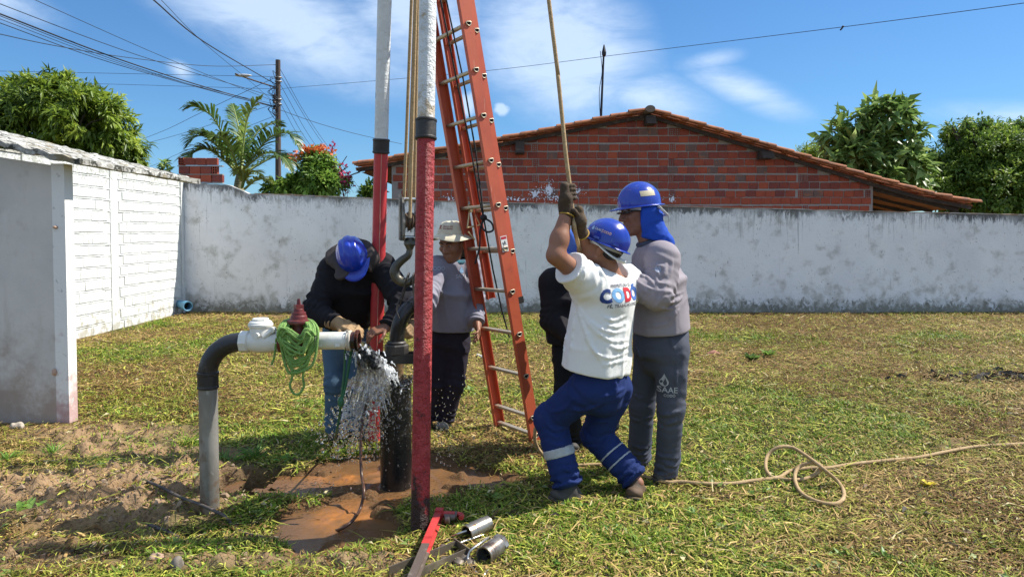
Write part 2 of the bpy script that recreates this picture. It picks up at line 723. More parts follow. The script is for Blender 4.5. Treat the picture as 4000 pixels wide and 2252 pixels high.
def s_etube(a, b, side, wa, wb, k=.03):
    """elliptical tube a->b, half axes (side, depth) wa at a and wb at b"""
    a, b = np.asarray(a, float), np.asarray(b, float)
    up = nz(b - a)
    L = float(np.linalg.norm(b - a))
    sd = nz(np.asarray(side, float) - up * np.dot(side, up))
    dp = np.cross(sd, up)

    def fn(X, Y, Z):
        x, y, z = X - a[0], Y - a[1], Z - a[2]
        t = x * up[0] + y * up[1] + z * up[2]
        tc = np.clip(t / L, 0, 1)
        w = wa[0] + (wb[0] - wa[0]) * tc
        e = wa[1] + (wb[1] - wa[1]) * tc
        p = (x * sd[0] + y * sd[1] + z * sd[2]) / w
        q = (x * dp[0] + y * dp[1] + z * dp[2]) / e
        kk = np.sqrt(p * p + q * q)
        k1 = np.sqrt((p / w) ** 2 + (q / e) ** 2) + 1e-6
        d2 = kk * (kk - 1) / k1
        d2 = np.where(kk < .3, -.3 * np.minimum(w, e) * 2, d2)
        return smax(d2.astype(np.float32), np.maximum(-t, t - L).astype(np.float32), k)
    return fn, _bb([a, b], max(wa[0], wa[1], wb[0], wb[1]))
# ================================================================== the ground
def bump2(x, y, cx, cy, rx, ry, rot=0.):
    c, s = math.cos(rot), math.sin(rot)
    dx, dy = x - cx, y - cy
    u, v = (dx * c + dy * s) / rx, (-dx * s + dy * c) / ry
    return np.exp(-(u * u + v * v))


def puddle(x, y):
    """1 inside the muddy pool, 0 outside, ragged edge"""
    n = fbm(x * 3.1 + 4, y * 3.1 + 9, 0 * x + 1.5, 4) - .5
    m = np.maximum.reduce([1.2 * bump2(x, y, -.70, 4.30, .52, .38), 1.1 * bump2(x, y, -.92, 3.56, .28, .32, .5), .85 * bump2(x, y, -.25, 4.25, .40, .22),
                           1.0 * bump2(x, y, -.85, 3.9, .25, .22)])
    n2 = fbm(x * 9 + 2, y * 9, 0 * x + 5.5, 3) - .5
    return m + n * .8 + n2 * .45


def bare(x, y):
    """bare earth 0..1"""
    n = fbm(x * 2.3, y * 2.3, 0 * x + 7.7, 4) - .5
    m = np.maximum.reduce([1.35 * bump2(x, y, -2.15, 4.0, .85, .50, .1), 1.3 * bump2(x, y, -3.1, 3.9, .9, .5), 1.0 * bump2(x, y, -3.1, 5.2, .9, .35), 1.1 * bump2(x, y, -2.6, 4.75, .9, .2, -.1),
                           .95 * bump2(x, y, -2.7, 3.2, .9, .3), .8 * bump2(x, y, -1.2, 3.15, 1.2, .12), .6 * bump2(x, y, .2, 6.0, .2, .12), .62 * bump2(x, y, 4.9, 7.35, .9, .25)])
    spots = np.clip(fbm(x * 1.6 + 11, y * 1.6 + 4, 0 * x + 3.3, 3) - .60, 0, 1) * 4.5 * np.clip(fbm(x * 6, y * 6 + 2, 0 * x + 1.3, 2) * 2 - .3, 0, 1)
    return np.maximum(m + n * .75, np.minimum(spots, .6) * (y < 13))


def pit(x, y):
    n = fbm(x * 6 + 1, y * 6, 0 * x + 2.5, 3) - .5
    return np.clip(bump2(x, y, -1.47, 4.14, .25, .17, -.15) * 1.5 + n * .5, 0, 1) * (bump2(x, y, -1.47, 4.14, .5, .4) > .2)


def height(x, y):
    x = np.asarray(x, float)
    y = np.asarray(y, float)
    z = .028 * (fbm(x * .9, y * .9, 0 * x, 3) - .5) + .024 * (fbm(x * 5, y * 5, 0 * x + 3, 3) - .5)
    mound = .085 * bump2(x, y, -2.15, 4.02, .62, .36, .1) + .07 * bump2(x, y, -2.95, 3.8, .6, .3) - .05 * bump2(x, y, -2.5, 3.5, 1.2, .12)
    b = np.clip(bare(x, y) * 1.6 - .5, 0, 1) * np.clip((7 - y) / 2, 0, 1)
    clod = (fbm(x * 8, y * 8, 0 * x + 2.2, 4) - .5) * .13 + np.maximum(vnoise(x * 17, y * 17, 0 * x + 4.) - .5, 0) * .13 + np.maximum(vnoise(x * 34, y * 34, 0 * x + 1.) - .6, 0) * .07
    z = z + mound + b * clod
    z = z - .36 * np.clip(pit(x, y) * 2.2 - .5, 0, 1) - .10 * bump2(x, y, -1.22, 4.1, .2, .12)
    p = np.clip(puddle(x, y) - .32, -.1, 1)
    z = z - .075 * np.clip(p * 1.6, 0, 1) + np.clip(p * 4, 0, 1) * (fbm(x * 7 + 3, y * 7, 0 * x + 1.2, 3) - .5) * .20
    return z


def greenness(x, y):
    n = fbm(x * .8 + 3, y * .8, 0 * x + 9, 4)
    n2 = fbm(x * 3.3, y * 3.3 + 5, 0 * x + 2, 3)
    g = .44 + (n - .5) * 2.6 + (n2 - .5) * 1.3
    g = g - .30 * np.clip((x - 1.2) / 3, 0, 1) - .12 * np.clip((y - 6.5) / 4, 0, 1) * (x > -3)
    g = g + .55 * bump2(x, y, 1.95, 5.6, .8, .6) + .4 * bump2(x, y, 1.5, 4.7, .5, .5) + .35 * bump2(x, y, .3, 3.6, 1.1, .5) + .25 * bump2(x, y, -3.6, 7.5, 1.5, 2) - .28 * bump2(x, y, 3.2, 4.0, 1.2, .8)
    g = g + .45 * bump2(x, y, -1.9, 4.9, .8, .25) - .3 * bump2(x, y, -1.6, 5.6, .6, .3)
    return np.clip(g, 0, 1)


def axis_pts(segs):
    out = []
    for (a, b, n) in segs:
        out += list(np.linspace(a, b, n, endpoint=False))
    return np.array(out + [segs[-1][1]])


def make_ground():
    xs = axis_pts([(-400, -40, 8), (-40, -10, 14), (-10, -3.9, 70), (-3.9, .6, 230), (.6, 4.5, 130), (4.5, 12, 70), (12, 40, 14), (40, 400, 8)])
    ys = axis_pts([(-60, 0, 10), (0, 2.7, 25), (2.7, 5.3, 180), (5.3, 8, 80), (8, 14, 70), (14, 60, 20), (60, 900, 10)])
    X, Y = np.meshgrid(xs, ys, indexing='ij')
    Z = height(X, Y)
    V = np.stack([X, Y, Z], -1).reshape(-1, 3)
    n, m = X.shape
    i = np.arange(n * m).reshape(n, m)
    F = np.stack([i[:-1, :-1], i[1:, :-1], i[1:, 1:], i[:-1, 1:]], -1).reshape(-1, 4)
    g = greenness(X, Y)[..., None]
    b = np.clip(bare(X, Y) * 1.8 - .55, 0, 1)[..., None]
    p = np.clip((puddle(X, Y) - .22) * 6, 0, 1)[..., None]
    nn = fbm(X * 6, Y * 6, 0 * X + 4, 3)[..., None]
    straw = np.array([.25, .17, .065])
    grn = np.array([.10, .115, .032])
    soil = np.array([.30, .195, .11])
    mud = np.array([.13, .068, .03])
    c = straw * (1 - g) + grn * g
    c = c * (.25 + .75 * nn)
    c = c * (1 - b) + soil * b * (.7 + .6 * nn)
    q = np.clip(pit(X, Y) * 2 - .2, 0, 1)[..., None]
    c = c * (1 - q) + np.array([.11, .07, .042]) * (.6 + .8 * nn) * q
    c = c * (1 - p) + mud * p
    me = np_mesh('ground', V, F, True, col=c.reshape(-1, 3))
    m_ = M('ground_soil', (.2, .15, .08), .93, attr='Col', spec=.2,
           layers=[dict(c=(.08, .055, .03), s=38, lo=.52, hi=.68, a=.7), dict(c=(.36, .29, .16), s=70, lo=.58, hi=.7, a=.5)],
           bump=[(45, .8, .02), (160, .5, .006)])
    tag(link('ground', me, m_), kind='structure')


make_ground()


def make_grass():
    """short mown blades and dry cuttings, one mass each"""
    def sample(n, d0, d1):
        d = d0 * (d1 / d0) ** rng.random(n)
        x = (rng.random(n) * 2 - 1) * (.84 * d + .5)
        return x, d

    def blades(n, kind):
        x, y = sample(n, 2.3, 12.95)
        keep = (x > -5.95)
        keep &= puddle(x, y) < .30 + .12 * rng.random(n)
        keep &= ~((x < -3.38) & (y > 5.38) & (y < 5.62))
        keep &= pit(x, y) < .25 + .3 * rng.random(n)
        b = bare(x, y)
        pr = np.where(b > .42, .16 if kind == 'green' else .26, 1.0)
        g = greenness(x, y)
        tuft = fbm(x * 7, y * 7, 0 * x + 8, 2)
        if kind == 'green':
            pr = pr * np.clip(.10 + 1.1 * g, 0, 1) * np.clip(tuft * 2.6 - .55, .08, 1)
        else:
            pr = pr * np.clip(1.15 - .6 * g, .2, 1)
        keep &= rng.random(n) < pr
        x, y, g = x[keep], y[keep], g[keep]
        tuft = tuft[keep]
        n = len(x)
        z = height(x, y)
        sc = (y / 3.6) ** .38
        a = rng.random(n) * 2 * np.pi
        ca, sa = np.cos(a), np.sin(a)
        r = rng.random
        if kind == 'green':
            hgt = (.010 + .026 * r(n) ** 1.8 + .035 * np.clip(tuft - .58, 0, 1)) * sc
            ln = hgt * (.5 + 1.3 * r(n))
            w = (.0026 + .0022 * r(n)) * sc
            P0 = np.stack([x, y, z - .004], 1)
            P1 = P0 + np.stack([ca * ln * .38, sa * ln * .38, hgt * .68], 1)
            P2 = P0 + np.stack([ca * ln, sa * ln, hgt * (.75 + .4 * r(n))], 1)
            base = np.array([.175, .23, .024])[None] * (.5 + .9 * r(n))[:, None]
            yel = np.array([.42, .36, .07])[None]
            lush = np.array([.125, .26, .018])[None]
            t = r(n)[:, None]
            gg = g[:, None]
            c = base * (1 - .55 * t * (1.15 - gg)) + yel * .55 * t * (1.15 - gg)
            c = c * (1 - .5 * (gg > .62)) + lush * (.6 + .7 * r(n))[:, None] * .5 * (gg > .62)
        else:
            ln = (.018 + .06 * r(n) ** 2 + .09 * (r(n) < .05)) * sc
            w = (.0016 + .0020 * r(n) + .004 * (r(n) < .04)) * sc
            zz = z + .002 + .022 * r(n) ** 1.5 * sc
            tilt = (r(n) - .42) * .55
            P0 = np.stack([x, y, zz], 1)
            bend = (r(n) - .5) * .7
            P1 = P0 + np.stack([ca * ln * .5 - sa * bend * ln * .3, sa * ln * .5 + ca * bend * ln * .3, np.abs(tilt) * ln * .5 + .004], 1)
            P2 = P0 + np.stack([ca * ln, sa * ln, np.maximum(tilt * ln, -.01)], 1)
            s1 = np.array([.54, .38, .15])[None]
            s2 = np.array([.19, .10, .035])[None]
            s3 = np.array([.33, .33, .055])[None]
            pn = fbm(x * 1.1 + 9, y * 1.1, 0 * x + 6, 3)
            t = np.clip(r(n) * .8 + (pn - .5) * 1.6 + .06 - .10 * np.clip((x - 1.5) / 2.5, 0, 1), 0, 1)[:, None]
            c = s1 * t + s2 * (1 - t)
            mk = (r(n) < .25 + .5 * g)[:, None]
            c = np.where(mk, s3 * (.6 + .8 * r(n))[:, None], c)
            c = c * (.35 + .95 * r(n))[:, None]
            c = np.where((r(n) < .10)[:, None], np.array([.035, .025, .013])[None], c)
        side = np.stack([-sa, ca, 0 * sa], 1) * w[:, None]
        if kind != 'green':
            side[:, 2] += w * (r(n) - .5)
        V = np.stack([P0 - side, P0 + side, P1 + side * .9, P1 - side * .9, P2 + side * .12, P2 - side * .12], 1).reshape(-1, 3)
        o = (np.arange(n) * 6)[:, None]
        F = np.concatenate([o + np.array([[0, 1, 2, 3]]), o + np.array([[3, 2, 4, 5]])])
        pale = (r(n) < .02)[:, None]
        c = np.where(pale, np.array([.62, .52, .28])[None], c * (1.16 - .16 * np.clip((x - .8) / 2.5, 0, 1))[:, None])
        C = np.repeat(c, 6, 0)
        return V, F, C

    V, F, C = blades(480000, 'green')
    me = np_mesh('grass', V, F, True, col=C)
    o = link('grass', me, M('grass_blade', (.1, .2, .05), .55, attr='Col', transl=.25, spec=.3))
    tag(o, 'short patchy green grass growing over the yard', 'grass', kind='stuff')
    V, F, C = blades(430000, 'dry')
    me = np_mesh('grass_cuttings', V, F, True, col=C)
    o = link('grass_cuttings', me, M('straw_blade', (.3, .25, .1), .7, attr='Col', transl=.2, spec=.25))
    tag(o, 'dry straw coloured grass cuttings strewn over the yard', 'grass cuttings', kind='stuff')


make_grass()

# ================================================================== boundary walls
plaster_back = M('plaster_back', (.82, .82, .83), .9, spec=.15, layers=[
    dict(c=(.72, .72, .74), s=1.1, lo=.35, hi=.7, a=.8),
    dict(c=(.84, .83, .82), s=2.3, lo=.5, hi=.75, a=.6),
    dict(c=(.14, .15, .15), s=24, st=(1, 1, .8), lo=.555, hi=.61, a=.85, at=('top', .1, .85, -.16), d=12, r=.8, dist=2.0, m=(1.7, .40, .55)),
    dict(c=(.40, .41, .43), s=14, st=(1.6, 1, .6), lo=.56, hi=.64, a=.7, at=('top', .2, 1.1, -.12), d=10, r=.75, dist=1.5, off=(7, 1, 3)),
    dict(c=(.10, .10, .10), s=12, st=(1, 1, .3), lo=.62, hi=.80, a=.95, at=('top', .26, .0, .34), d=9, r=.75, dist=1.2, m=(1.1, .34, .56)),
    dict(c=(.22, .22, .21), s=7, st=(5, 1, .14), lo=.62, hi=.74, a=.6, at=('top', .6, .0, .15), d=6, r=.6, m=(.9, .42, .62)),
    dict(c=(.13, .125, .09), s=10, st=(1, 1, .8), lo=.62, hi=.82, a=.9, z=(.40, .0, .36), d=9, r=.7, dist=.8),
    dict(c=(.30, .29, .24), s=4, lo=.5, hi=.75, a=.6, z=(.55, .0, .2), d=6),
    dict(c=(.10, .10, .10), s=34, st=(1, 1, .7), lo=.67, hi=.71, a=.9, d=3, m=(2.3, .35, .6)),
    dict(c=(.10, .10, .10), s=7, st=(3.5, 1, .5), lo=.69, hi=.74, a=.8, d=6, off=(4, 2, 9))],
    bump=[(26, .45, .02), (90, .4, .006)])
paint_white = M('white_paint_masonry', (.68, .69, .675), .9, spec=.2, layers=[
    dict(c=(.66, .67, .64), s=2.2, lo=.45, hi=.7, a=.8),
    dict(c=(.30, .31, .27), s=14, lo=.58, hi=.70, a=.75, z=(2.0, 2.5, .14), d=10, r=.7, dist=1.),
    dict(c=(.36, .33, .25), s=9, lo=.62, hi=.78, a=.7, z=(.5, 0, .22), d=7),
    dict(c=(.20, .20, .18), s=30, lo=.60, hi=.65, a=.75, d=6, r=.75, dist=1.5), dict(c=(.36, .37, .33), s=12, lo=.54, hi=.64, a=.55, d=10, r=.8, dist=1.5)], bump=[(28, .4, .015), (80, .4, .008)])

TOPLINE = [(455, 456), (520, 462), (575, 464), (596, 474), (622, 486), (880, 497), (1100, 506), (1550, 517), (2000, 527), (2575, 541), (3300, 557)]


def top_z(px, d):
    for (a, b), (c, e) in zip(TOPLINE[:-1], TOPLINE[1:]):
        if a <= px <= c:
            return D(px, b + (e - b) * (px - a) / (c - a), d)[2]
    return D(px, TOPLINE[-1][1], d)[2]


WY = 13.1


def make_back_wall():
    root = thing('boundary_wall', (0, WY, 0), 'long shaded whitewashed boundary wall with black mould below its coping, across the back of the yard', 'wall')
    n = 240
    pxs = np.linspace(458, 3300, n)
    V, F, T = [], [], []
    rows = 14
    for i, px in enumerate(pxs):
        zt = top_z(px, WY) + (rnd.random() - .5) * .016
        x = D(px, 500, WY)[0]
        for j in range(rows):
            t = j / (rows - 1)
            wob = (fbm(np.array(x * 2.), np.array(t * 5), np.array(1.)) - .5) * .022
            V.append((x, WY + float(wob), -.25 + (zt + .25) * t))
            T.append(zt - V[-1][2])
        V.append((x, WY + .15, zt + .005))
        T.append(0)
        V.append((x, WY + .15, -.25))
        T.append(zt)
    k = rows + 2
    for i in range(n - 1):
        for j in range(k - 1):
            F.append((i * k + j, (i + 1) * k + j, (i + 1) * k + j + 1, i * k + j + 1))
    F.append(tuple(range(k)))
    F.append(tuple((n - 1) * k + q for q in range(k - 1, -1, -1)))
    me = np_mesh('wall_face', np.array(V) - np.array([0, WY, 0]), F, False)
    a = me.attributes.new('top', 'FLOAT', 'POINT')
    a.data.foreach_set('value', np.array(T, dtype=np.float32))
    link('wall_face', me, plaster_back, root, loc=(0, WY, 0))
    # thin reddish mortar coping on the top
    mb = MB()
    pts = [(px, top_z(px, WY)) for px in np.linspace(640, 3300, 90)]
    V, F = [], []
    for (px, z) in pts:
        x = D(px, 500, WY)[0]
        e = (rnd.random() - .5) * .012
        for (yy, zz) in ((-.014, .0), (-.014, .014 + e), (.165, .02 + e), (.165, .0)):
            V.append((x, WY + yy, z + zz))
    for i in range(len(pts) - 1):
        for j in range(4):
            F.append((i * 4 + j, (i + 1) * 4 + j, (i + 1) * 4 + (j + 1) % 4, i * 4 + (j + 1) % 4))
    mb.add(V, F)
    mb.build('coping', M('coping_mortar', (.36, .22, .15), .9, layers=[dict(c=(.42, .40, .38), s=6, lo=.4, hi=.6)]), root)


make_back_wall()

LWX = -6.09


def brick_mesh(name, l, w, h, seed, bev=.006, jt=.003):
    """box with clipped, uneven corners, 24ish tris; length along local x"""
    r = random.Random(seed)
    V, F = [], []
    for (z, s) in ((-h / 2, 1), (-h / 2 + bev, 0), (h / 2 - bev, 0), (h / 2, 1)):
        for (x, y) in ((-1, -1), (1, -1), (1, 1), (-1, 1)):
            V.append((x * (l / 2 - bev * s) + r.uniform(-jt, jt), y * (w / 2 - bev * s) + r.uniform(-jt, jt) * .5, z + r.uniform(-jt, jt) * .7))
    F.append((3, 2, 1, 0))
    F.append((12, 13, 14, 15))
    for i in range(3):
        for j in range(4):
            F.append((i * 4 + j, i * 4 + (j + 1) % 4, i * 4 + 4 + (j + 1) % 4, i * 4 + 4 + j))
    me = bpy.data.meshes.new(name)
    me.from_pydata(V, [], F)
    me.update()
    return me


def joined(name, meshes_at, mat, parent, kind='stuff'):
    """one mesh out of many placed copies"""
    V, F = [], []
    o = np.array(wloc(parent))
    for (me, loc, rz) in meshes_at:
        c, s = math.cos(rz), math.sin(rz)
        k = len(V)
        for v in me.vertices:
            x, y, z = v.co
            V.append((x * c - y * s + loc[0] - o[0], x * s + y * c + loc[1] - o[1], z + loc[2] - o[2]))
        for p in me.polygons:
            F.append(tuple(i + k for i in p.vertices))
    me = np_mesh(name, V, F)
    ob = link(name, me, mat, parent, loc=tuple(o))
    return tag(ob, kind=kind)


def make_left_wall():
    root = thing('side_wall', (LWX, 11, 0), 'sunlit white painted brick side wall receding to the yard corner', 'wall')
    mb = MB()
    mb.box((LWX - .096, 9.1, 1.115), (.14, 8.0, 2.73))
    mb.build('mortar_core', paint_white, root)
    mb = MB()      # concrete stiffening columns and the end pier at the corner
    for (y, w) in ((10.82, .2),):
        mb.box((LWX - .084, y, 1.115), (.14, w, 2.75))
    mb.build('column', paint_white, root)
    mb = MB()
    mb.box((LWX - .075, WY - .06, 1.1), (.15, .11, 2.78))
    mb.build('column', paint_white, root)
    ms = [brick_mesh('painted_brick', .2045, .05, .131, s, .004, .0022) for s in range(5)]
    for m_ in ms:
        m_.materials.append(paint_white)
    spots = []
    for r_ in range(15):
        z = .05 + .168 * r_
        y = 8.9 + (r_ % 2) * .1 + rnd.uniform(-.02, .02)
        while y < WY - .2:
            if abs(y - 10.82) > .19 and z < 2.45:
                spots.append((ms[rnd.randrange(5)], (LWX - .039 + rnd.uniform(-.003, .003), y, z + rnd.uniform(-.003, .003)), math.pi / 2 + rnd.uniform(-.006, .006)))
            y += .207
        for (y0, y1) in ((8.8, 10.71), (10.93, WY - .12)):
            V, F = [], []
            ys = np.linspace(y0, y1, 26)
            for y_ in ys:
                w_ = .0085 + rnd.uniform(-.0035, .0035)
                dz = rnd.uniform(-.003, .003)
                xf = LWX - .014 + rnd.uniform(-.005, .003)
                for (xx, zz) in ((LWX - .06, z + .084 - w_ + dz), (xf, z + .084 - w_ + dz), (xf, z + .084 + w_ + dz), (LWX - .06, z + .084 + w_ + dz)):
                    V.append((xx, y_, zz))
            for i in range(len(ys) - 1):
                for j in range(4):
                    F.append((i * 4 + j, i * 4 + (j + 1) % 4, (i + 1) * 4 + (j + 1) % 4, (i + 1) * 4 + j))
            mb = MB()
            mb.add(V, F)
            mb.build('mortar_joint', paint_white, root)
    vis = [s for s in spots if s[1][1] > 9.5]
    rest = [s for s in spots if s[1][1] <= 9.5]
    vis.sort(key=lambda s: s[1][1])
    for s in vis[:300]:
        link('brick', s[0], None, root, loc=s[1], rot=(0, 0, s[2]))
    joined('brick_courses', vis[300:] + rest, paint_white, root)
    # rough cement cap
    mb = MB()
    V, F = [], []
    ys = np.linspace(5.2, WY - .02, 70)
    for y in ys:
        e = rnd.uniform(-.006, .006)
        for (xx, zz) in ((-.17, 2.47), (-.012, 2.47), (-.016, 2.497 + e), (-.17, 2.497 + e)):
            V.append((LWX + xx, y, zz))
    for i in range(len(ys) - 1):
        for j in range(4):
            F.append((i * 4 + j, i * 4 + (j + 1) % 4, (i + 1) * 4 + (j + 1) % 4, (i + 1) * 4 + j))
    mb.add(V, F)
    mb.build('cement_cap', M('weathered_cement', (.36, .35, .30), .95, layers=[dict(c=(.08, .08, .07), s=14, lo=.45, hi=.6, d=8), dict(c=(.6, .6, .58), s=9, lo=.55, hi=.68)]), root)
    return root


make_left_wall()

# blue drain pipe poking out by the corner
t = thing('drain_pipe', D(463, 767, 12.7), 'short blue plastic drain pipe poking out at the foot of the wall corner', 'pipe')
c0 = D(463, 767, 12.7)
mb = MB()
mb.lathe([(.075, -.2), (.075, .06), (.088, .06), (.088, .16), (.078, .16), (.07, .155), (.07, .0)], c0, (.75, -.66, -.05), 20, cap=False)
mb.build('pipe_body', M('blue_pvc', (.10, .26, .40), .45), t)
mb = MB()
mb.lathe([(.07, .0), (.0005, .0)], c0, (.75, -.66, -.05), 16, cap=False)  # black disc paints in the shade inside the pipe
mb.build('inside', M('hollow_shade_black', (.02, .02, .02), .9), t)

# ================================================================== hollow red bricks
brick_red = M('red_brick', (.36, .085, .045), .92, spec=.15, isl=1.0, islc=(.17, .055, .048), layers=[
    dict(c=(.28, .06, .035), s=6, lo=.4, hi=.7, a=.6), dict(c=(.44, .13, .07), s=24, lo=.55, hi=.72, a=.5), dict(c=(.10, .07, .06), s=10, lo=.64, hi=.74, a=.7)], bump=(60, .5, .006))
brick_grey = M('sooty_brick', (.16, .10, .085), .95, spec=.1, layers=[dict(c=(.3, .12, .07), s=9, lo=.5, hi=.7)], bump=(60, .5, .006))
mortar = M('mortar_grey', (.33, .29, .265), .97, spec=.1, layers=[dict(c=(.30, .25, .22), s=5, lo=.4, hi=.7, a=.8), dict(c=(.34, .16, .10), s=12, lo=.6, hi=.72, a=.6), dict(c=(.75, .75, .78), s=26, lo=.66, hi=.70, a=.0)], bump=(40, .6, .02))
BRICKS = [brick_mesh('hollow_brick', .196, .09, .131, 40 + s, .007) for s in range(6)]


def hole_brick(name, w=.098, h=.142, depth=.09):
    """brick end-on: six square holes, real recesses"""
    mb = MB()
    cols, rows = 2, 3
    g = .014
    cw, chh = (w - g * (cols + 1)) / cols, (h - g * (rows + 1)) / rows
    xs = [-w / 2]
    for i in range(cols):
        xs += [xs[-1] + g, xs[-1] + g + cw]
    xs.append(w / 2)
    zs = [-h / 2]
    for i in range(rows):
        zs += [zs[-1] + g, zs[-1] + g + chh]
    zs.append(h / 2)
    y0 = -depth / 2
    for i in range(len(xs) - 1):
        for j in range(len(zs) - 1):
            a, b, c, d = xs[i], xs[i + 1], zs[j], zs[j + 1]
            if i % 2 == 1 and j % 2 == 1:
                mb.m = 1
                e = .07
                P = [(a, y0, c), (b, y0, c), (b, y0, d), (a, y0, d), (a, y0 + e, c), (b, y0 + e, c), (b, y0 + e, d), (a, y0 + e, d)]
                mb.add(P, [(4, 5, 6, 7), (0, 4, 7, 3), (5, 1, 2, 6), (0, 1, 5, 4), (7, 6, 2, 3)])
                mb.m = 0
            else:
                mb.add([(a, y0, c), (b, y0, c), (b, y0, d), (a, y0, d)], [(0, 1, 2, 3)])
    h2, w2, d2 = h / 2, w / 2, depth / 2
    mb.add([(-w2, -d2, -h2), (w2, -d2, -h2), (w2, d2, -h2), (-w2, d2, -h2), (-w2, -d2, h2), (w2, -d2, h2), (w2, d2, h2), (-w2, d2, h2)],
           [(3, 2, 1, 0), (4, 5, 6, 7), (1, 2, 6, 5), (2, 3, 7, 6), (3, 0, 4, 7)])
    return mb.mesh(name)


HOLE = hole_brick('hollow_brick_end')
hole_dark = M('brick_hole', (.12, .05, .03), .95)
for m_ in BRICKS:
    m_.materials.append(brick_red)
HOLE.materials.append(brick_red)
HOLE.materials.append(hole_dark)
BRICKS_G = []
for i in range(2):
    q = BRICKS[i].copy()
    q.materials.clear()
    q.materials.append(brick_grey)
    BRICKS_G.append(q)

# little stack of bricks on the wall corner
HP = 13.18
pile = thing('brick_pile', D(515, 462, HP), 'three courses of red hollow bricks laid on top of the wall corner', 'brick pile')
for (row, y0, x0, seq) in ((0, 449, 449, 'BBBB'), (1, 428, 449, 'BBBH'), (2, 406, 447, 'HBBB')):
    z = D(500, y0, HP)[2]
    x = D(x0, y0, HP)[0]
    for ch in seq:
        w = .1 if ch == 'H' else .192
        me = HOLE if ch == 'H' else BRICKS[rnd.randrange(6)]
        link('brick', me, None, pile, loc=(x + w / 2 + .012, HP + rnd.uniform(-.01, .01) + .03, z), rot=(0, 0, rnd.uniform(-.03, .03)))
        x += w + .014
mb = MB()
a, b = D(447, 470, HP), D(560, 470, HP)
for yy in (438.5, 417.5, 460):
    z = D(500, yy, HP)[2]
    mb.box(((a[0] + b[0]) / 2, HP + .035, z), (b[0] - a[0], .085, .016))
mb.build('mortar_bed', mortar, pile)

# ================================================================== the brick house
HY = 14.6
ROOF = [(893, 416), (1290, 345), (1635, 277), (1930, 366), (2200, 449), (2330, 486), (2462, 512)]
RP = [D(x, y, HY - .35) for (x, y) in ROOF]


def roof_z(x):
    for a, b in zip(RP[:-1], RP[1:]):
        if a[0] <= x <= b[0]:
            return a[2] + (b[2] - a[2]) * (x - a[0]) / (b[0] - a[0])
    return -1


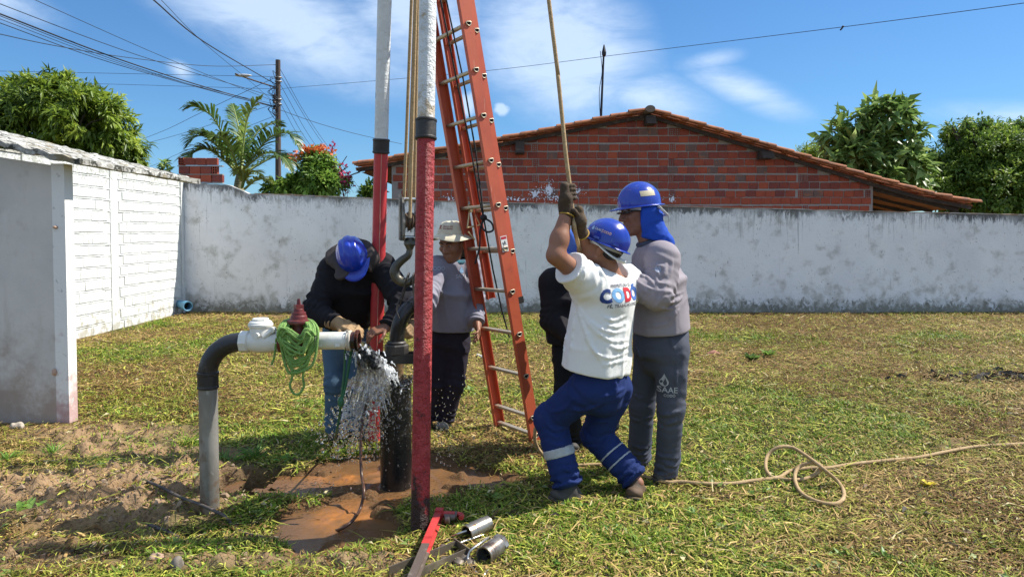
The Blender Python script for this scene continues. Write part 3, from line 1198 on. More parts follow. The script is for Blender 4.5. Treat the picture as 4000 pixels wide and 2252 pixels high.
def make_house():
    root = thing('brick_house', (2.5, HY, 0), 'long low red brick house with clay tiled gable roof behind the boundary wall', 'house')
    xl, xr = D(985, 450, HY)[0], D(2195, 480, HY)[0]
    # mortar core as one polygon wall
    n = 60
    xs = np.linspace(xl, xr, n)
    V, F = [], []
    for x in xs:
        zt = roof_z(x) - .085
        V += [(x, HY, -.2), (x, HY, zt), (x, HY + .14, zt), (x, HY + .14, -.2)]
    for i in range(n - 1):
        for j in range(4):
            F.append((i * 4 + j, i * 4 + (j + 1) % 4, (i + 1) * 4 + (j + 1) % 4, (i + 1) * 4 + j))
    F += [(0, 3, 2, 1), tuple((n - 1) * 4 + q for q in (0, 1, 2, 3))]
    o = np.array([2.5, HY, 0])
    w = link('wall', np_mesh('wall', np.array(V) - o, F), mortar, root, loc=tuple(o))
    # side walls and back wall
    mb = MB()
    for x in (xl + .07, xr - .07):
        mb.box((x, HY + 4.1, 1.2), (.14, 7.9, 2.4))
    mb.box(((xl + xr) / 2, HY + 8.1, 1.2), (xr - xl, .14, 2.4))
    mb.build('rear_walls', mortar, root)
    holes = [D(q, 400, HY)[0] for q in (1350, 1693, 2020)]
    big, low = [], []
    r_ = 0
    while True:
        z = .08 + .158 * r_
        if z > 4:
            break
        x = xl + .1 - (r_ % 2) * .1 + rnd.uniform(-.03, .03)
        rowoff = rnd.uniform(-.008, .008)
        first = True
        while x < xr - .05:
            bl = .192
            me = BRICKS[rnd.randrange(6)]
            hx = [h for h in holes + [xr - .06] if abs(h - x) < .11] if r_ % 2 == 0 else []
            if hx and (r_ > 11):
                me = HOLE
                bl = .1
                x = max(x, hx[0] - .0)
            elif rnd.random() < .065:
                me = BRICKS_G[rnd.randrange(2)]
            xc = x + (bl - .192) / 2
            hb = .07
            ok = z + hb < min(roof_z(xc - bl / 2), roof_z(xc + bl / 2)) + .015 and xc - bl / 2 > xl and xc + bl / 2 < xr + .02
            if ok:
                loc = (xc, HY + .045 - .014 + rnd.uniform(-.004, .003), z + rowoff + rnd.uniform(-.005, .005))
                (big if z > 1.93 else low).append((me, loc, rnd.uniform(-.015, .015)))
            x += bl + .008 + rnd.uniform(0, .016)
        r_ += 1
    big.sort(key=lambda s: -s[1][2] if s[0] is not HOLE else -99)
    for (me, loc, rz) in big[:300]:
        link('brick', me, None, w, loc=loc, rot=(0, rnd.uniform(-.012, .012), rz))
    tagm = [b for b in big[300:] + low if b[0] is not HOLE]
    joined('lower_bricks', tagm, brick_red, w)
    # white paint splashes on the bricks just above the boundary wall
    sp = MB()
    for (px, py, rx, ry, n_) in ((1380, 478, 16, 22, 150), (1345, 485, 20, 18, 70), (1445, 482, 28, 20, 90), (1300, 500, 60, 7, 40), (1400, 500, 40, 12, 60), (1690, 500, 12, 12, 25), (1130, 500, 20, 10, 20), (1600, 502, 80, 6, 25)):
        for i in range(n_):
            a = rnd.gauss(0, .5)
            b = rnd.gauss(0, .5)
            p = D(px + a * rx, py + b * ry, HY - .02)
            s = rnd.uniform(.004, .016) * (1.5 if abs(a) + abs(b) < .6 else .8)
            k = [(p[0] + s * math.cos(t) * rnd.uniform(.5, 1.2), HY - .0235 - .0001 * i / 10, p[2] + s * math.sin(t) * rnd.uniform(.6, 1.4)) for t in np.linspace(0, 2 * math.pi, 7)[:-1]]
            kb = [(x_, y_ + .012, z_) for (x_, y_, z_) in k]
            sp.add(k + kb, [tuple(range(6)), *[(q, (q + 1) % 6, 6 + (q + 1) % 6, 6 + q) for q in range(6)]])
    tag(sp.build('paint_splash', M('white_splash', (.72, .73, .78), .8), w), kind='stuff')
    # rafters / purlin ends
    wood = M('dark_timber', (.045, .032, .025), .85, layers=[dict(c=(.10, .07, .05), s=9, st=(1, 6, 1), lo=.5, hi=.7)], bump=(30, .5, .01))
    for (px, w_, h_) in ((1307, 22, 34), (1630, 24, 26), (1918, 30, 22)):
        x = D(px, 300, HY)[0]
        z = roof_z(x) - .17 - (.05 if px == 1307 else 0)
        mb = MB()
        mb.box((x, HY + 3.7, z), (w_ / 122, 8.2, h_ / 140), taper=.97)
        mb.build('purlin', wood, root)
    # barge boards under the verge, in segments
    for a, b in zip(RP[:-1], RP[1:]):
        mb = MB()
        L = np.linalg.norm(b - a)
        u = nz(b - a)
        Rm = np.stack([u, [0, 1, 0], np.cross(u, [0, 1, 0])], 1)
        mb.box((a + b) / 2 + np.array([0, .26, -.075]), (L, .05, .07), Rm)
        mb.build('verge_board', wood, root)
    # clay tiles: each verge tile is a piece; three more columns behind
    clay = M('clay_tile', (.42, .15, .06), .85, isl=.6, layers=[dict(c=(.22, .09, .05), s=7, lo=.45, hi=.65), dict(c=(.55, .27, .15), s=14, lo=.6, hi=.75, a=.6), dict(c=(.06, .05, .04), s=10, lo=.62, hi=.72)], bump=(50, .4, .006))

    def tile_mesh(flip):
        mb = MB()
        n_ = 8
        L = .5
        V, F = [], []
        for i, (x, rr) in enumerate(((-L / 2, .085), (L / 2, .068))):
            for j in range(n_ + 1):
                a = math.pi * j / n_
                sgn = -1 if flip else 1
                for q in (0, .016):
                    V.append((x, -math.cos(a) * (rr - q), sgn * (math.sin(a) * (rr - q) * .75)))
        k = (n_ + 1) * 2
        for j in range(n_):
            a, b = 2 * j, 2 * j + 2
            F += [(a, b, k + b, k + a), (k + a + 1, k + b + 1, b + 1, a + 1), (a + 1, b + 1, b, a), (k + a, k + b, k + b + 1, k + a + 1)]
        F += [(0, k, k + 1, 1), (2 * n_ + 1, k + 2 * n_ + 1, k + 2 * n_, 2 * n_)]
        mb.add(V, F, False)
        me = mb.mesh('tile')
        me.materials.append(clay)
        return me
    T_up, T_dn = tile_mesh(False), tile_mesh(True)
    roof = thing('roof', (2.5, HY, 3), None, None)
    roof.parent = root
    roof.location = Vector((0, 0, 3))
    ap = RP[2]
    pathL = [ap, RP[1], RP[0]]
    pathR = RP[2:]
    for path in (pathL, pathR):
        seg = [np.linalg.norm(b - a) for a, b in zip(path[:-1], path[1:])]
        tot = sum(seg)
        nt = int(tot / .37)
        for i in range(nt + 1):
            s = min(tot - .2, .18 + i * .37)
            acc = 0
            for (a, b, L) in zip(path[:-1], path[1:], seg):
                if s <= acc + L or b is path[-1]:
                    p = a + (b - a) * (s - acc) / L
                    u = nz(b - a)
                    break
                acc += L
            ang = math.atan2(u[2], abs(u[0]))
            for c_ in range(3):
                for (me, off, dz) in ((T_up, 0, .015), (T_dn, .1, -.02)):
                    if me is T_dn and c_ == 0 and i % 1 == 0:
                        continue
                    y = HY - .3 + c_ * .2 + off
                    ob = link('tile', me, None, roof, loc=(p[0], y + rnd.uniform(-.006, .006), p[2] + dz + rnd.uniform(-.008, .008)))
                    # local +x is the narrow, uphill end
                    if u[0] < 0:
                        ob.rotation_euler = (0, ang + .05 + rnd.uniform(-.015, .015), 0)
                    else:
                        ob.rotation_euler = (0, ang + .05 + rnd.uniform(-.015, .015), math.pi)
    # remaining roof as corrugated sheet of tiles (out of sight from the yard)
    V, F = [], []
    ys = np.linspace(HY + .25, HY + 8.6, 120)
    pts = [RP[0], RP[1], RP[2], RP[3], RP[4], RP[5], RP[6]]
    for p in pts:
        for i, y in enumerate(ys):
            V.append((p[0] - 2.5, y - HY, p[2] - 3 + .06 * math.sin(i * 2.2)))
        for i, y in enumerate(ys):
            V.append((p[0] - 2.5, y - HY, p[2] - 3.09))
    m2 = 2 * len(ys)
    for i in range(len(pts) - 1):
        for j in range(len(ys) - 1):
            F.append((i * m2 + j, (i + 1) * m2 + j, (i + 1) * m2 + j + 1, i * m2 + j + 1))
            F.append((i * m2 + len(ys) + j, i * m2 + len(ys) + j + 1, (i + 1) * m2 + len(ys) + j + 1, (i + 1) * m2 + len(ys) + j))
    link('tile_field', np_mesh('tile_field', V, F), clay, roof, loc=(2.5, HY, 3))
    mb = MB()
    mb.tube([(ap[0], y, ap[2] + .02 + .01 * math.sin(y * 9)) for y in np.linspace(HY - .38, HY + 8.4, 24)], .10, 12, sq=.7)
    mb.build('ridge_cap', M('ridge_clay', (.17, .13, .10), .95), roof)
    # veranda: rafters seen from below and a post at the eave
    for k_ in range(9):
        y = HY + .1 + k_ * .9
        mb = MB()
        a, b = np.array([xr, y, roof_z(xr) - .13]), np.array([RP[-1][0] - .15, y, RP[-1][2] - .12])
        u = nz(b - a)
        mb.box((a + b) / 2, (np.linalg.norm(b - a), .06, .07), np.stack([u, [0, 1, 0], np.cross(u, [0, 1, 0])], 1))
        mb.build('rafter', wood, root)
    for (px) in (2415, 2300):
        x = D(px, 500, HY)[0]
        mb = MB()
        mb.box((x, HY + .2 + (3.5 if px == 2300 else 0), 1.02), (.12, .12, 2.08))
        mb.build('veranda_post', wood, root)
    mb = MB()
    mb.box((xr + 1.2, HY + 8.2, 1.1), (2.4, .14, 2.2))
    mb.build('veranda_back_wall', mortar, root)
    return root


make_house()

# antenna mast on the far side of the house roof
a, b = D(1511, 300, 17.0), D(1519, 118, 17.0)
t = thing('antenna_mast', a, 'thin dark antenna mast standing above the tiled roof', 'antenna')
dark_metal = M('dark_metal', (.03, .03, .035), .5, .6)
mb = MB()
mb.tube([a + (a - b) * .6, a, b], [.035, .03, .022], 8)
mb.build('mast', dark_metal, t)
mb = MB()
mb.lathe([(.01, 0), (.05, .05), (.055, .12), (.012, .3)], b - np.array([0, 0, .25]), (0, 0, 1), 8)
mb.build('tip', dark_metal, t)
mb = MB()
mb.tube(spline([b + np.array([-.09, 0, -.1]), D(1514, 180, 17), D(1507, 230, 17), D(1509, 290, 17)], 6), .008, 5)
mb.build('lead_wire', dark_metal, t)

# ================================================================== the shed on the left
SYD = 5.5
shed = thing('shed', D(90, 1070, SYD) * np.array([1, 1, 0]), 'whitewashed concrete shed with mossy wavy roof sheet, at the picture edge', 'shed')
shed_plaster = M('shed_plaster', (.63, .60, .56), .92, spec=.15, layers=[
    dict(c=(.53, .51, .48), s=1.6, lo=.4, hi=.7, a=.8),
    dict(c=(.30, .22, .17), s=5, lo=.55, hi=.95, a=.8, z=(.85, .0, .45), d=8, r=.65),
    dict(c=(.38, .33, .28), s=3, st=(3, 1, .5), lo=.55, hi=.8, a=.4),
    dict(c=(.72, .71, .69), s=4, lo=.6, hi=.75, a=.5)], bump=[(14, .3, .015), (80, .3, .004)])
xr = -3.49
mb = MB()
V, F = [], []
n = 40
for i in range(n):
    x = xr - i * .1
    zt = D(160, 420, SYD)[2] + (xr - x) * .155
    V += [(x, SYD, -.15), (x, SYD, zt), (x, SYD + .1, zt), (x, SYD + .1, -.15)]
for i in range(n - 1):
    for j in range(4):
        F.append((i * 4 + j, (i + 1) * 4 + j, (i + 1) * 4 + (j + 1) % 4, i * 4 + (j + 1) % 4))
F += [(0, 1, 2, 3), tuple((n - 1) * 4 + q for q in (3, 2, 1, 0))]
mb.add(V, F)
mb.box((-7.3, SYD + 1.3, 1.2), (.1, 2.4, 2.7))
mb.build('wall', shed_plaster, shed)
mb = MB()
mb.box((xr - .045, SYD + .05, .93), (.1, .108, 2.2))  # wall end, coloured lighter than the wall to look sunlit
mb.build('lit_wall_end', M('shed_edge_lit', (.78, .77, .74), .9, layers=[dict(c=(.40, .20, .18), s=5, lo=.6, hi=.85, z=(.7, 0, .35), a=.8), dict(c=(.5, .48, .45), s=14, lo=.6, hi=.7)], bump=(30, .5, .01)), shed)
# roof sheet: wavy, crumbling
roof_m = M('mossy_fibre_cement', (.34, .33, .30), .95, layers=[dict(c=(.66, .66, .63), s=7, lo=.5, hi=.62, a=.9, d=8), dict(c=(.05, .05, .04), s=13, lo=.50, hi=.58, d=8, r=.7), dict(c=(.24, .20, .12), s=4, lo=.55, hi=.7)], bump=(40, .8, .02))
V, F = [], []
nx, ny = 90, 24
for i in range(nx):
    x = -3.27 - i * .045
    for j in range(ny):
        y = SYD - .16 + j * .09 + (.03 * (vnoise(np.array(x * 6), np.array(2.), np.array(1.)) - .5) * 2 if j == 0 else 0)
        z = D(205, 404, SYD - .1)[2] + (-3.27 - x) * .245 * (1 if x > -3.9 else 1)
        z = min(z, 2.6) + .010 * math.sin(x * 40) + .010 * (float(vnoise(np.array(x * 9), np.array(y * 9), np.array(3.))) - .5)
        V.append((x, y, z))
    for j in range(ny):
        a = V[i * 2 * ny + j]
        th = .034 + .018 * float(vnoise(np.array(a[0] * 14), np.array(a[1] * 3), np.array(6.)))
        V.append((a[0], a[1], a[2] - th))
k = 2 * ny
for i in range(nx - 1):
    for j in range(ny - 1):
        F.append((i * k + j, i * k + j + 1, (i + 1) * k + j + 1, (i + 1) * k + j))
        F.append((i * k + ny + j, (i + 1) * k + ny + j, (i + 1) * k + ny + j + 1, i * k + ny + j + 1))
    F.append((i * k, (i + 1) * k, (i + 1) * k + ny, i * k + ny))
    F.append((i * k + ny - 1, i * k + k - 1, (i + 1) * k + k - 1, (i + 1) * k + ny - 1))
for j in range(ny - 1):
    F.append((j, ny + j, ny + j + 1, j + 1))
mb = MB()
mb.add(V, F)
mb.build('roof_sheet', roof_m, shed)
for (px, py) in ((262 / 1.209 / SX, 0), ):
    p = D(168, 560, SYD)
for (px, py) in ((139, 571), (137, 935)):
    p = D(px, py, SYD - .012)
    mb = MB()
    mb.ball(p, (.018, .02, .013 if py < 800 else .03), 8, 6)
    mb.build('wall_plug', M('plug_terracotta', (.5, .33, .24), .8), shed)
# ================================================================== utility pole and cables
PD = 30.0
wood_pole = M('weathered_pole', (.07, .05, .04), .9, layers=[dict(c=(.16, .12, .10), s=4, st=(6, 6, .6), lo=.5, hi=.7)], bump=((20, 20, 2), .5, .02))
pb, pt = D(700, 583, PD), D(699, 151, PD)
pole = thing('utility_pole', (pb[0], PD, 0), 'dark timber utility pole with insulators rising beyond the palm', 'utility pole')
mb = MB()
mb.tube([(pb[0], PD, -.3), pb, pt], [.14, .13, .10], 10)
mb.build('pole_shaft', wood_pole, pole)
for y in (243, 255, 270):
    p = D(690, y, PD - .1)
    mb = MB()
    mb.lathe([(.03, -.09), (.08, -.06), (.05, 0), (.08, .05), (.03, .1)], p, (0, 0, 1), 10)
    mb.build('insulator', M('insulator', (.03, .03, .04), .4), pole)
for y in (262, 250, 195, 205):
    p = D(700, y, PD)
    mb = MB()
    mb.tube([p + np.array([.14 * math.cos(a), .14 * math.sin(a), 0]) for a in np.linspace(0, 6.28, 14)[:-1]], .02, 5, closed=True)
    mb.build('band', M('galv_band', (.4, .4, .4), .5, .7), pole)
a_, b_ = D(592, 186, PD - 2), D(690, 219, PD)
mb = MB()
mb.tube([b_, D(640, 203, PD - 1), a_], [.03, .03, .035], 6)
arm = mb.build('lamp_arm', wood_pole, pole)
mb = MB()
mb.ball(D(612, 190, PD - 1.8), (.35, .12, .06), 8, 6)
mb.build('lamp_head', M('lamp_grey', (.45, .45, .45), .5), arm)
mb = MB()      # loose tangle of service wires on the pole
for i in range(14):
    y0 = 190 + rnd.random() * 90
    q = [D(694 + rnd.uniform(0, 10), y0, PD - .15), D(685 + rnd.uniform(-14, 6), y0 + rnd.uniform(-20, 25), PD - .3), D(694 + rnd.uniform(0, 12), y0 + rnd.uniform(15, 60), PD - .15)]
    mb.tube(spline(q, 5), .012, 4, caps=False)
mb.build('service_wires', M('cable_black', (.02, .02, .024), .6), pole)

cable_m = M('cable_black', (.02, .02, .024), .6)


def cable(pts, r, label, group, near=None):
    P = [D(x, y, d) for (x, y, d) in pts]
    mb = MB()
    mb.tube(spline(P, 7), r, 5)
    o = mb.build('overhead_cable', cable_m)
    tag(o, label, 'cable', group)


TAIL = ' cable from the pole at the picture edge'
for lb, pts, r in (('thickest black' + TAIL, [(-60, 15, 16), (0, 35, 17), (280, 142, 22), (490, 211, 26), (690, 268, 30)], .021),
                   ('third' + TAIL + ', just under the thick one', [(-60, 18, 16), (0, 40, 17), (280, 148, 22), (490, 216, 26), (690, 270, 30)], .010),
                   ('uppermost' + TAIL, [(-60, -15, 16), (0, 10, 17), (350, 140, 23), (687, 243, 30)], .011),
                   ('thin cable leaving the picture top farthest from the pole', [(20, -30, 17), (88, 0, 18), (420, 147, 24), (690, 255, 30)], .009),
                   ('second lowest' + TAIL, [(-60, 38, 16), (0, 58, 17), (280, 158, 22), (585, 243, 28), (690, 268, 30)], .011),
                   ('fourth from above' + TAIL, [(-60, 28, 16), (0, 48, 17), (280, 153, 22), (500, 218, 26), (690, 262, 30)], .008),
                   ('lowest' + TAIL + ', curving up to the pole top', [(-60, 74, 16), (0, 86, 17), (133, 114, 19), (315, 144, 23), (526, 166, 27), (694, 163, 30)], .011),
                   ('thick twisted cable dropping from the picture top to the utility pole', [(330, -45, 14), (386, 0, 16), (508, 102, 21), (660, 193, 29), (694, 212, 30)], .018),
                   ('thin cable running beside the thick twisted one to the utility pole', [(350, -50, 14), (405, 0, 16), (508, 104, 21), (640, 214, 28), (694, 262, 30)], .007)):
    cable(pts, r, lb, 'cables fanning from the pole to the upper left')
for lb, pts, r in (('upper thin level cable behind the mango tree top', [(-60, 178, 34), (0, 179, 33), (350, 186, 32), (694, 193, 30)], .009), ('lower thin level cable behind the mango tree top', [(-60, 206, 34), (210, 210, 33), (694, 224, 30)], .008)):
    cable(pts, r, lb, 'level cables behind the mango tree')
for lb, pts, r in (('uppermost', [(705, 175, 30), (790, 320, 38), (905, 475, 50)], .010), ('second', [(705, 190, 30), (800, 345, 40), (900, 478, 52)], .010), ('middle', [(706, 215, 30), (790, 360, 40), (890, 485, 52)], .010), ('fourth', [(706, 240, 30), (780, 365, 39), (880, 488, 52)], .010), ('lowest', [(706, 262, 30), (770, 370, 38), (870, 490, 52)], .009)):
    cable(pts, r, lb + ' of five cables dropping from the utility pole behind the flowers', 'cables dropping behind the flowering shrubs')
cable([(706, 226, 30), (729, 221, 29.5), (900, 207, 27), (1225, 178, 23), (1600, 132, 19), (2120, 68, 15), (2575, 8, 12.5), (2800, -25, 11.5)], .007, 'long thin cable rising across the sky over the brick house', None)
cable([(706, 277, 30), (800, 310, 33), (901, 338, 36), (1010, 362, 40)], .012, 'cable running behind both poles towards the tiled roof', None)
for lb, pts, r in (('upper', [(300, 370, 40), (333, 359, 40), (420, 325, 36), (508, 282, 32), (690, 196, 30)], .010), ('middle', [(300, 372, 40), (340, 366, 40), (450, 338, 34), (690, 262, 30)], .009), ('lower', [(300, 398, 40), (367, 420, 40), (455, 384, 36), (690, 292, 30)], .009)):
    cable(pts, r, lb + ' of three cables climbing to the pole between mango tree and palm', 'cables between mango tree and palm')
# knot hanging from the long cable
mb = MB()
mb.tube(spline([D(2118, 68, 15), D(2121, 66, 15), D(2117, 72, 15), D(2113, 76, 15)], 4), .018, 5)
tag(mb.build('cable_splice', cable_m), 'short loose splice dangling from the long cable over the house', 'cable splice')

# ================================================================== vegetation
def leaf_quads(P, Dr, N, L, W, C, fold=.25):
    """folded leaves: P base points, Dr direction, N face normal; returns V,F,C"""
    n = len(P)
    S = np.cross(Dr, N)
    S /= np.linalg.norm(S, axis=1)[:, None] + 1e-9
    N = np.cross(S, Dr)
    L, W = L[:, None], W[:, None]
    mid = P + Dr * L * .5 - N * L * .02
    tip = P + Dr * L - N * L * .16
    l = P + Dr * L * .45 - S * W * .5 + N * W * fold
    r_ = P + Dr * L * .45 + S * W * .5 + N * W * fold
    V = np.stack([P, l, mid, r_, tip], 1).reshape(-1, 3)
    o = (np.arange(n) * 5)[:, None]
    F = np.concatenate([o + np.array([[0, 2, 1]]), o + np.array([[0, 3, 2]]), o + np.array([[1, 2, 4]]), o + np.array([[2, 3, 4]])])
    return V, F, np.repeat(C, 5, 0)


leaf_m = M('leaf_green', (.08, .14, .03), .42, attr='Col', transl=.42, spec=.45)
bark = M('bark', (.11, .085, .06), .95, layers=[dict(c=(.05, .04, .03), s=8, st=(4, 4, 1), lo=.45, hi=.65)], bump=((14, 14, 3), .8, .03))


def unit_rand(n):
    v = rng.normal(size=(n, 3))
    return v / np.linalg.norm(v, axis=1)[:, None]


def tree(name, base, lobes, clumps, per, leaf, pal, droop, label, cat, group=None, trunk=.16, flat=.9, gapseed=0, parent_stuff=True, nbias=.25):
    """lobes: (centre, radius); clumps spread over the lobe surfaces and, thinner, inside"""
    root = thing(name, base, label, cat, group)
    w = np.array([r ** 2 for (_, r) in lobes])
    w = w / w.sum()
    li = rng.choice(len(lobes), clumps, p=w)
    u = unit_rand(clumps)
    u[:, 2] += nbias
    u /= np.linalg.norm(u, axis=1)[:, None]
    rad = np.array([lobes[i][1] for i in li])
    rr = rad * (1.0 - .45 * rng.random(clumps) ** 2.2) * (.86 + .28 * rng.random(clumps))
    cen = np.array([lobes[i][0] for i in li]) + u * rr[:, None] * np.array([1, 1, flat])
    tone = rng.random(clumps)
    k = np.repeat(np.arange(clumps), per)
    n = len(k)
    dr = u[k] * .9 + unit_rand(n) * .85
    dr[:, 2] -= droop * (.6 + .8 * rng.random(n))
    dr /= np.linalg.norm(dr, axis=1)[:, None]
    csz = leaf[2]
    P = cen[k] + unit_rand(n) * (csz * rng.random(n) ** .5)[:, None]
    N = u[k] + np.array([0, 0, .9]) + unit_rand(n) * .55
    N /= np.linalg.norm(N, axis=1)[:, None]
    L = leaf[0] * (.65 + .6 * rng.random(n))
    W = leaf[1] * (.7 + .5 * rng.random(n))
    pa = np.array(pal)
    t = (tone[k] * .65 + rng.random(n) * .35) * (len(pa) - 1)
    i0 = np.clip(t.astype(int), 0, len(pa) - 2)
    f = (t - i0)[:, None]
    C = pa[i0] * (1 - f) + pa[i0 + 1] * f
    C = C * (.75 + .5 * rng.random(n))[:, None]
    V, F, C = leaf_quads(P, dr, N, L, W, C)
    me = np_mesh('crown', V, F, False, col=C, origin=tuple(base))
    crown = link('crown', me, leaf_m, root, loc=tuple(base))
    b = np.asarray(base, float)
    top = np.mean([c for (c, _) in lobes], 0)
    fork = b + (top - b) * .45
    mb = MB()
    mb.tube(spline([b - np.array([0, 0, .3]), b + (fork - b) * .5 + np.array([.1, 0, 0]), fork], 5), [trunk * 1.2] * 1 + list(np.linspace(trunk * 1.1, trunk * .75, 10)), 9)
    tr = mb.build('trunk', bark, root)
    for (c, r) in lobes:
        mb = MB()
        q = spline([fork, fork + (np.asarray(c) - fork) * .5 + unit_rand(1)[0] * .2, np.asarray(c) + np.array([0, 0, r * .4])], 5)
        mb.tube(q, list(np.linspace(trunk * .55, trunk * .12, len(q))), 6)
        for j in range(5):
            e = np.asarray(c) + unit_rand(1)[0] * r * .8
            s0 = q[len(q) // 2 + j % 4]
            mb.tube([s0, (s0 + e) / 2 + np.array([0, 0, .1]), e], [trunk * .2, trunk * .12, trunk * .04], 5)
        mb.build('limb', bark, tr)
    return root


def L_(x, y, d, rpx):
    return (D(x, y, d), rpx / (1770 / d))


GM = [(.045, .085, .014), (.12, .19, .022), (.26, .35, .04), (.44, .52, .08)]
tree('mango_tree', (D(120, 580, 19.5)[0], 19.5, 0), [L_(105, 305, 19, 105), L_(215, 320, 18.6, 92), L_(20, 330, 18.8, 95), L_(285, 375, 19, 62), L_(140, 235, 19.2, 58), L_(60, 250, 19.5, 50), L_(235, 275, 19.4, 55), L_(310, 405, 19, 40), L_(-70, 330, 20, 100), L_(170, 420, 18.6, 80), L_(35, 420, 18.6, 70)],
     1000, 30, (.27, .07, .20), GM, .75, 'big rounded mango tree with glossy drooping leaves behind the side wall', 'tree', trunk=.2)
G2 = [(.06, .12, .03), (.15, .25, .06), (.27, .39, .10), (.45, .55, .22)]
tree('broadleaf_tree', (D(2190, 580, 19)[0], 19, 0), [L_(2190, 400, 19, 75), L_(2115, 350, 19, 36), L_(2150, 310, 19, 26), L_(2235, 300, 19, 40), L_(2265, 350, 19, 38), L_(2130, 420, 18.8, 55), L_(2260, 430, 19, 60), L_(2205, 275, 19, 20), L_(2300, 430, 19, 30), L_(2190, 470, 18.6, 55)],
     300, 11, (.40, .17, .24), G2, .35, 'young tree with large pale glossy leaves above the tiled roof slope', 'tree', trunk=.12)
G3 = [(.04, .085, .015), (.10, .18, .025), (.21, .31, .045), (.36, .43, .09)]
tree('dense_tree', (D(2530, 580, 21)[0], 21, 0), [L_(2470, 410, 20.5, 85), L_(2560, 400, 20.5, 85), L_(2400, 450, 20.5, 62), L_(2500, 490, 20, 90), L_(2420, 370, 21, 38), L_(2620, 420, 21, 90), L_(2350, 490, 20.5, 50), L_(2490, 345, 21, 36), L_(2560, 340, 21, 30), L_(2400, 350, 21, 22), L_(2345, 430, 20.5, 34), L_(2440, 330, 21, 22), L_(2570, 470, 20, 80), L_(2330, 470, 20, 40), L_(2475, 310, 20.5, 12), L_(2395, 325, 20.5, 12), L_(2520, 325, 20.5, 14), L_(2430, 312, 20.5, 9), L_(2350, 385, 20.5, 16), L_(2330, 410, 20.5, 18)],
     1700, 26, (.16, .06, .20), G3, .3, 'dense dark green tree at the picture edge beyond the house', 'tree', trunk=.18)
tree('feathery_tree', (D(2050, 580, 24)[0], 24, 0), [L_(2052, 395, 24, 32), L_(2030, 390, 24, 20), L_(2080, 400, 24, 24)], 110, 24, (.16, .05, .2), GM, .5, 'small light green treetop peeking over the roof slope left of the broadleaf tree', 'tree', trunk=.08)
tree('shrub', (D(945, 583, 14.2)[0], 14.2, 0), [L_(940, 478, 14.2, 20), L_(925, 490, 14.2, 16)], 50, 12, (.13, .05, .08), G3, .3, 'small dark shrub just below the house eave behind the wall', 'shrub', trunk=.03)
tree('seedling_tree', (D(412, 583, 15)[0], 15, 0), [L_(411, 432, 15, 10), L_(412, 418, 15, 5)], 14, 6, (.16, .08, .05), G2, .3, 'lone leafy sprout showing above the side wall', 'shrub', trunk=.02)


def flowers(root, name, cen, spread, n, size, col, colname):
    u = unit_rand(n)
    P = cen + rng.normal(size=(n, 3)) * spread
    V, F = [], []
    mb = MB()
    for p in P:
        for k_ in range(4):
            d_ = unit_rand(1)[0]
            e = unit_rand(1)[0]
            s_ = size * (.6 + .7 * rnd.random())
            a = p + d_ * s_ * .3
            mb.add([p, a + e * s_ * .5, a + d_ * s_ * .7, a - e * s_ * .5], [(0, 1, 2, 3)])
    return tag(mb.build(name, M(colname, col, .6, transl=.3), root), kind='stuff')


GB = [(.07, .13, .02), (.14, .26, .04), (.24, .38, .06), (.38, .48, .12)]
bush = tree('flowering_bush', (D(785, 583, 14.4)[0], 14.4, 0), [L_(790, 445, 14.3, 36), L_(800, 415, 14.4, 30), L_(765, 465, 14.2, 32), L_(815, 465, 14.2, 30), L_(780, 395, 14.5, 18), L_(725, 475, 14.1, 24), L_(690, 478, 14.1, 18)], 280, 14, (.16, .06, .11), GB, .4, 'bright green bush topped with orange flowers behind the wall', 'bush', trunk=.05)
flowers(bush, 'orange_blossom', D(795, 378, 14.4), np.array([.15, .12, .05]), 80, .07, (.75, .20, .06), 'orange_petal')
flowers(bush, 'orange_blossom', D(745, 395, 14.4), np.array([.14, .12, .05]), 26, .065, (.75, .22, .10), 'orange_petal')
boug = tree('bougainvillea', (D(845, 583, 14.6)[0], 14.6, 0), [L_(845, 455, 14.6, 26), L_(830, 425, 14.6, 20), L_(860, 470, 14.5, 22)], 60, 8, (.09, .05, .10), GB, .3, 'straggly magenta flowering shrub beside the orange flowered bush', 'shrub', trunk=.04)
mb = MB()
for i in range(30):
    a = D(835 + rnd.uniform(-10, 15), 470, 14.55)
    e = D(842 + rnd.gauss(0, 24), 432 + rnd.gauss(0, 26), 14.55 + rnd.uniform(-.3, .3))
    mb.tube(spline([a, (a + e) / 2 + np.array([0, 0, .06]), e], 4), .008, 4, caps=False)
mb.tube(spline([D(828, 420, 14.6), D(832, 385, 14.6), D(838, 366, 14.6)], 4), .012, 4)
mb.build('twigs', bark, boug)
for (x, y, n) in ((820, 420, 26), (850, 430, 26), (845, 455, 34), (870, 450, 16), (835, 368, 5), (880, 455, 7), (860, 478, 12), (826, 400, 9)):
    flowers(boug, 'magenta_blossom', D(x, y, 14.5), np.array([.085, .1, .085]), n, .06, (.50, .03, .12), 'magenta_petal')

# ---- palm
palm_base = np.array([D(603, 583, 14.6)[0], 14.6, 0.])
palm = thing('palm_tree', palm_base, 'young palm with arching feathery fronds behind the wall corner', 'palm')
mb = MB()
mb.tube(spline([palm_base - np.array([0, 0, .2]), D(603, 520, 14.6), D(600, 470, 14.6), D(604, 430, 14.6)], 5), [.17] + list(np.linspace(.16, .06, 15)), 10)
mb.build('trunk', M('palm_trunk', (.20, .19, .10), .8, layers=[dict(c=(.08, .07, .04), s=6, st=(1, 1, 8), lo=.45, hi=.6)]), palm)
palm_leaf = M('palm_leaflet', (.06, .12, .03), .38, attr='Col', transl=.3, spec=.5)


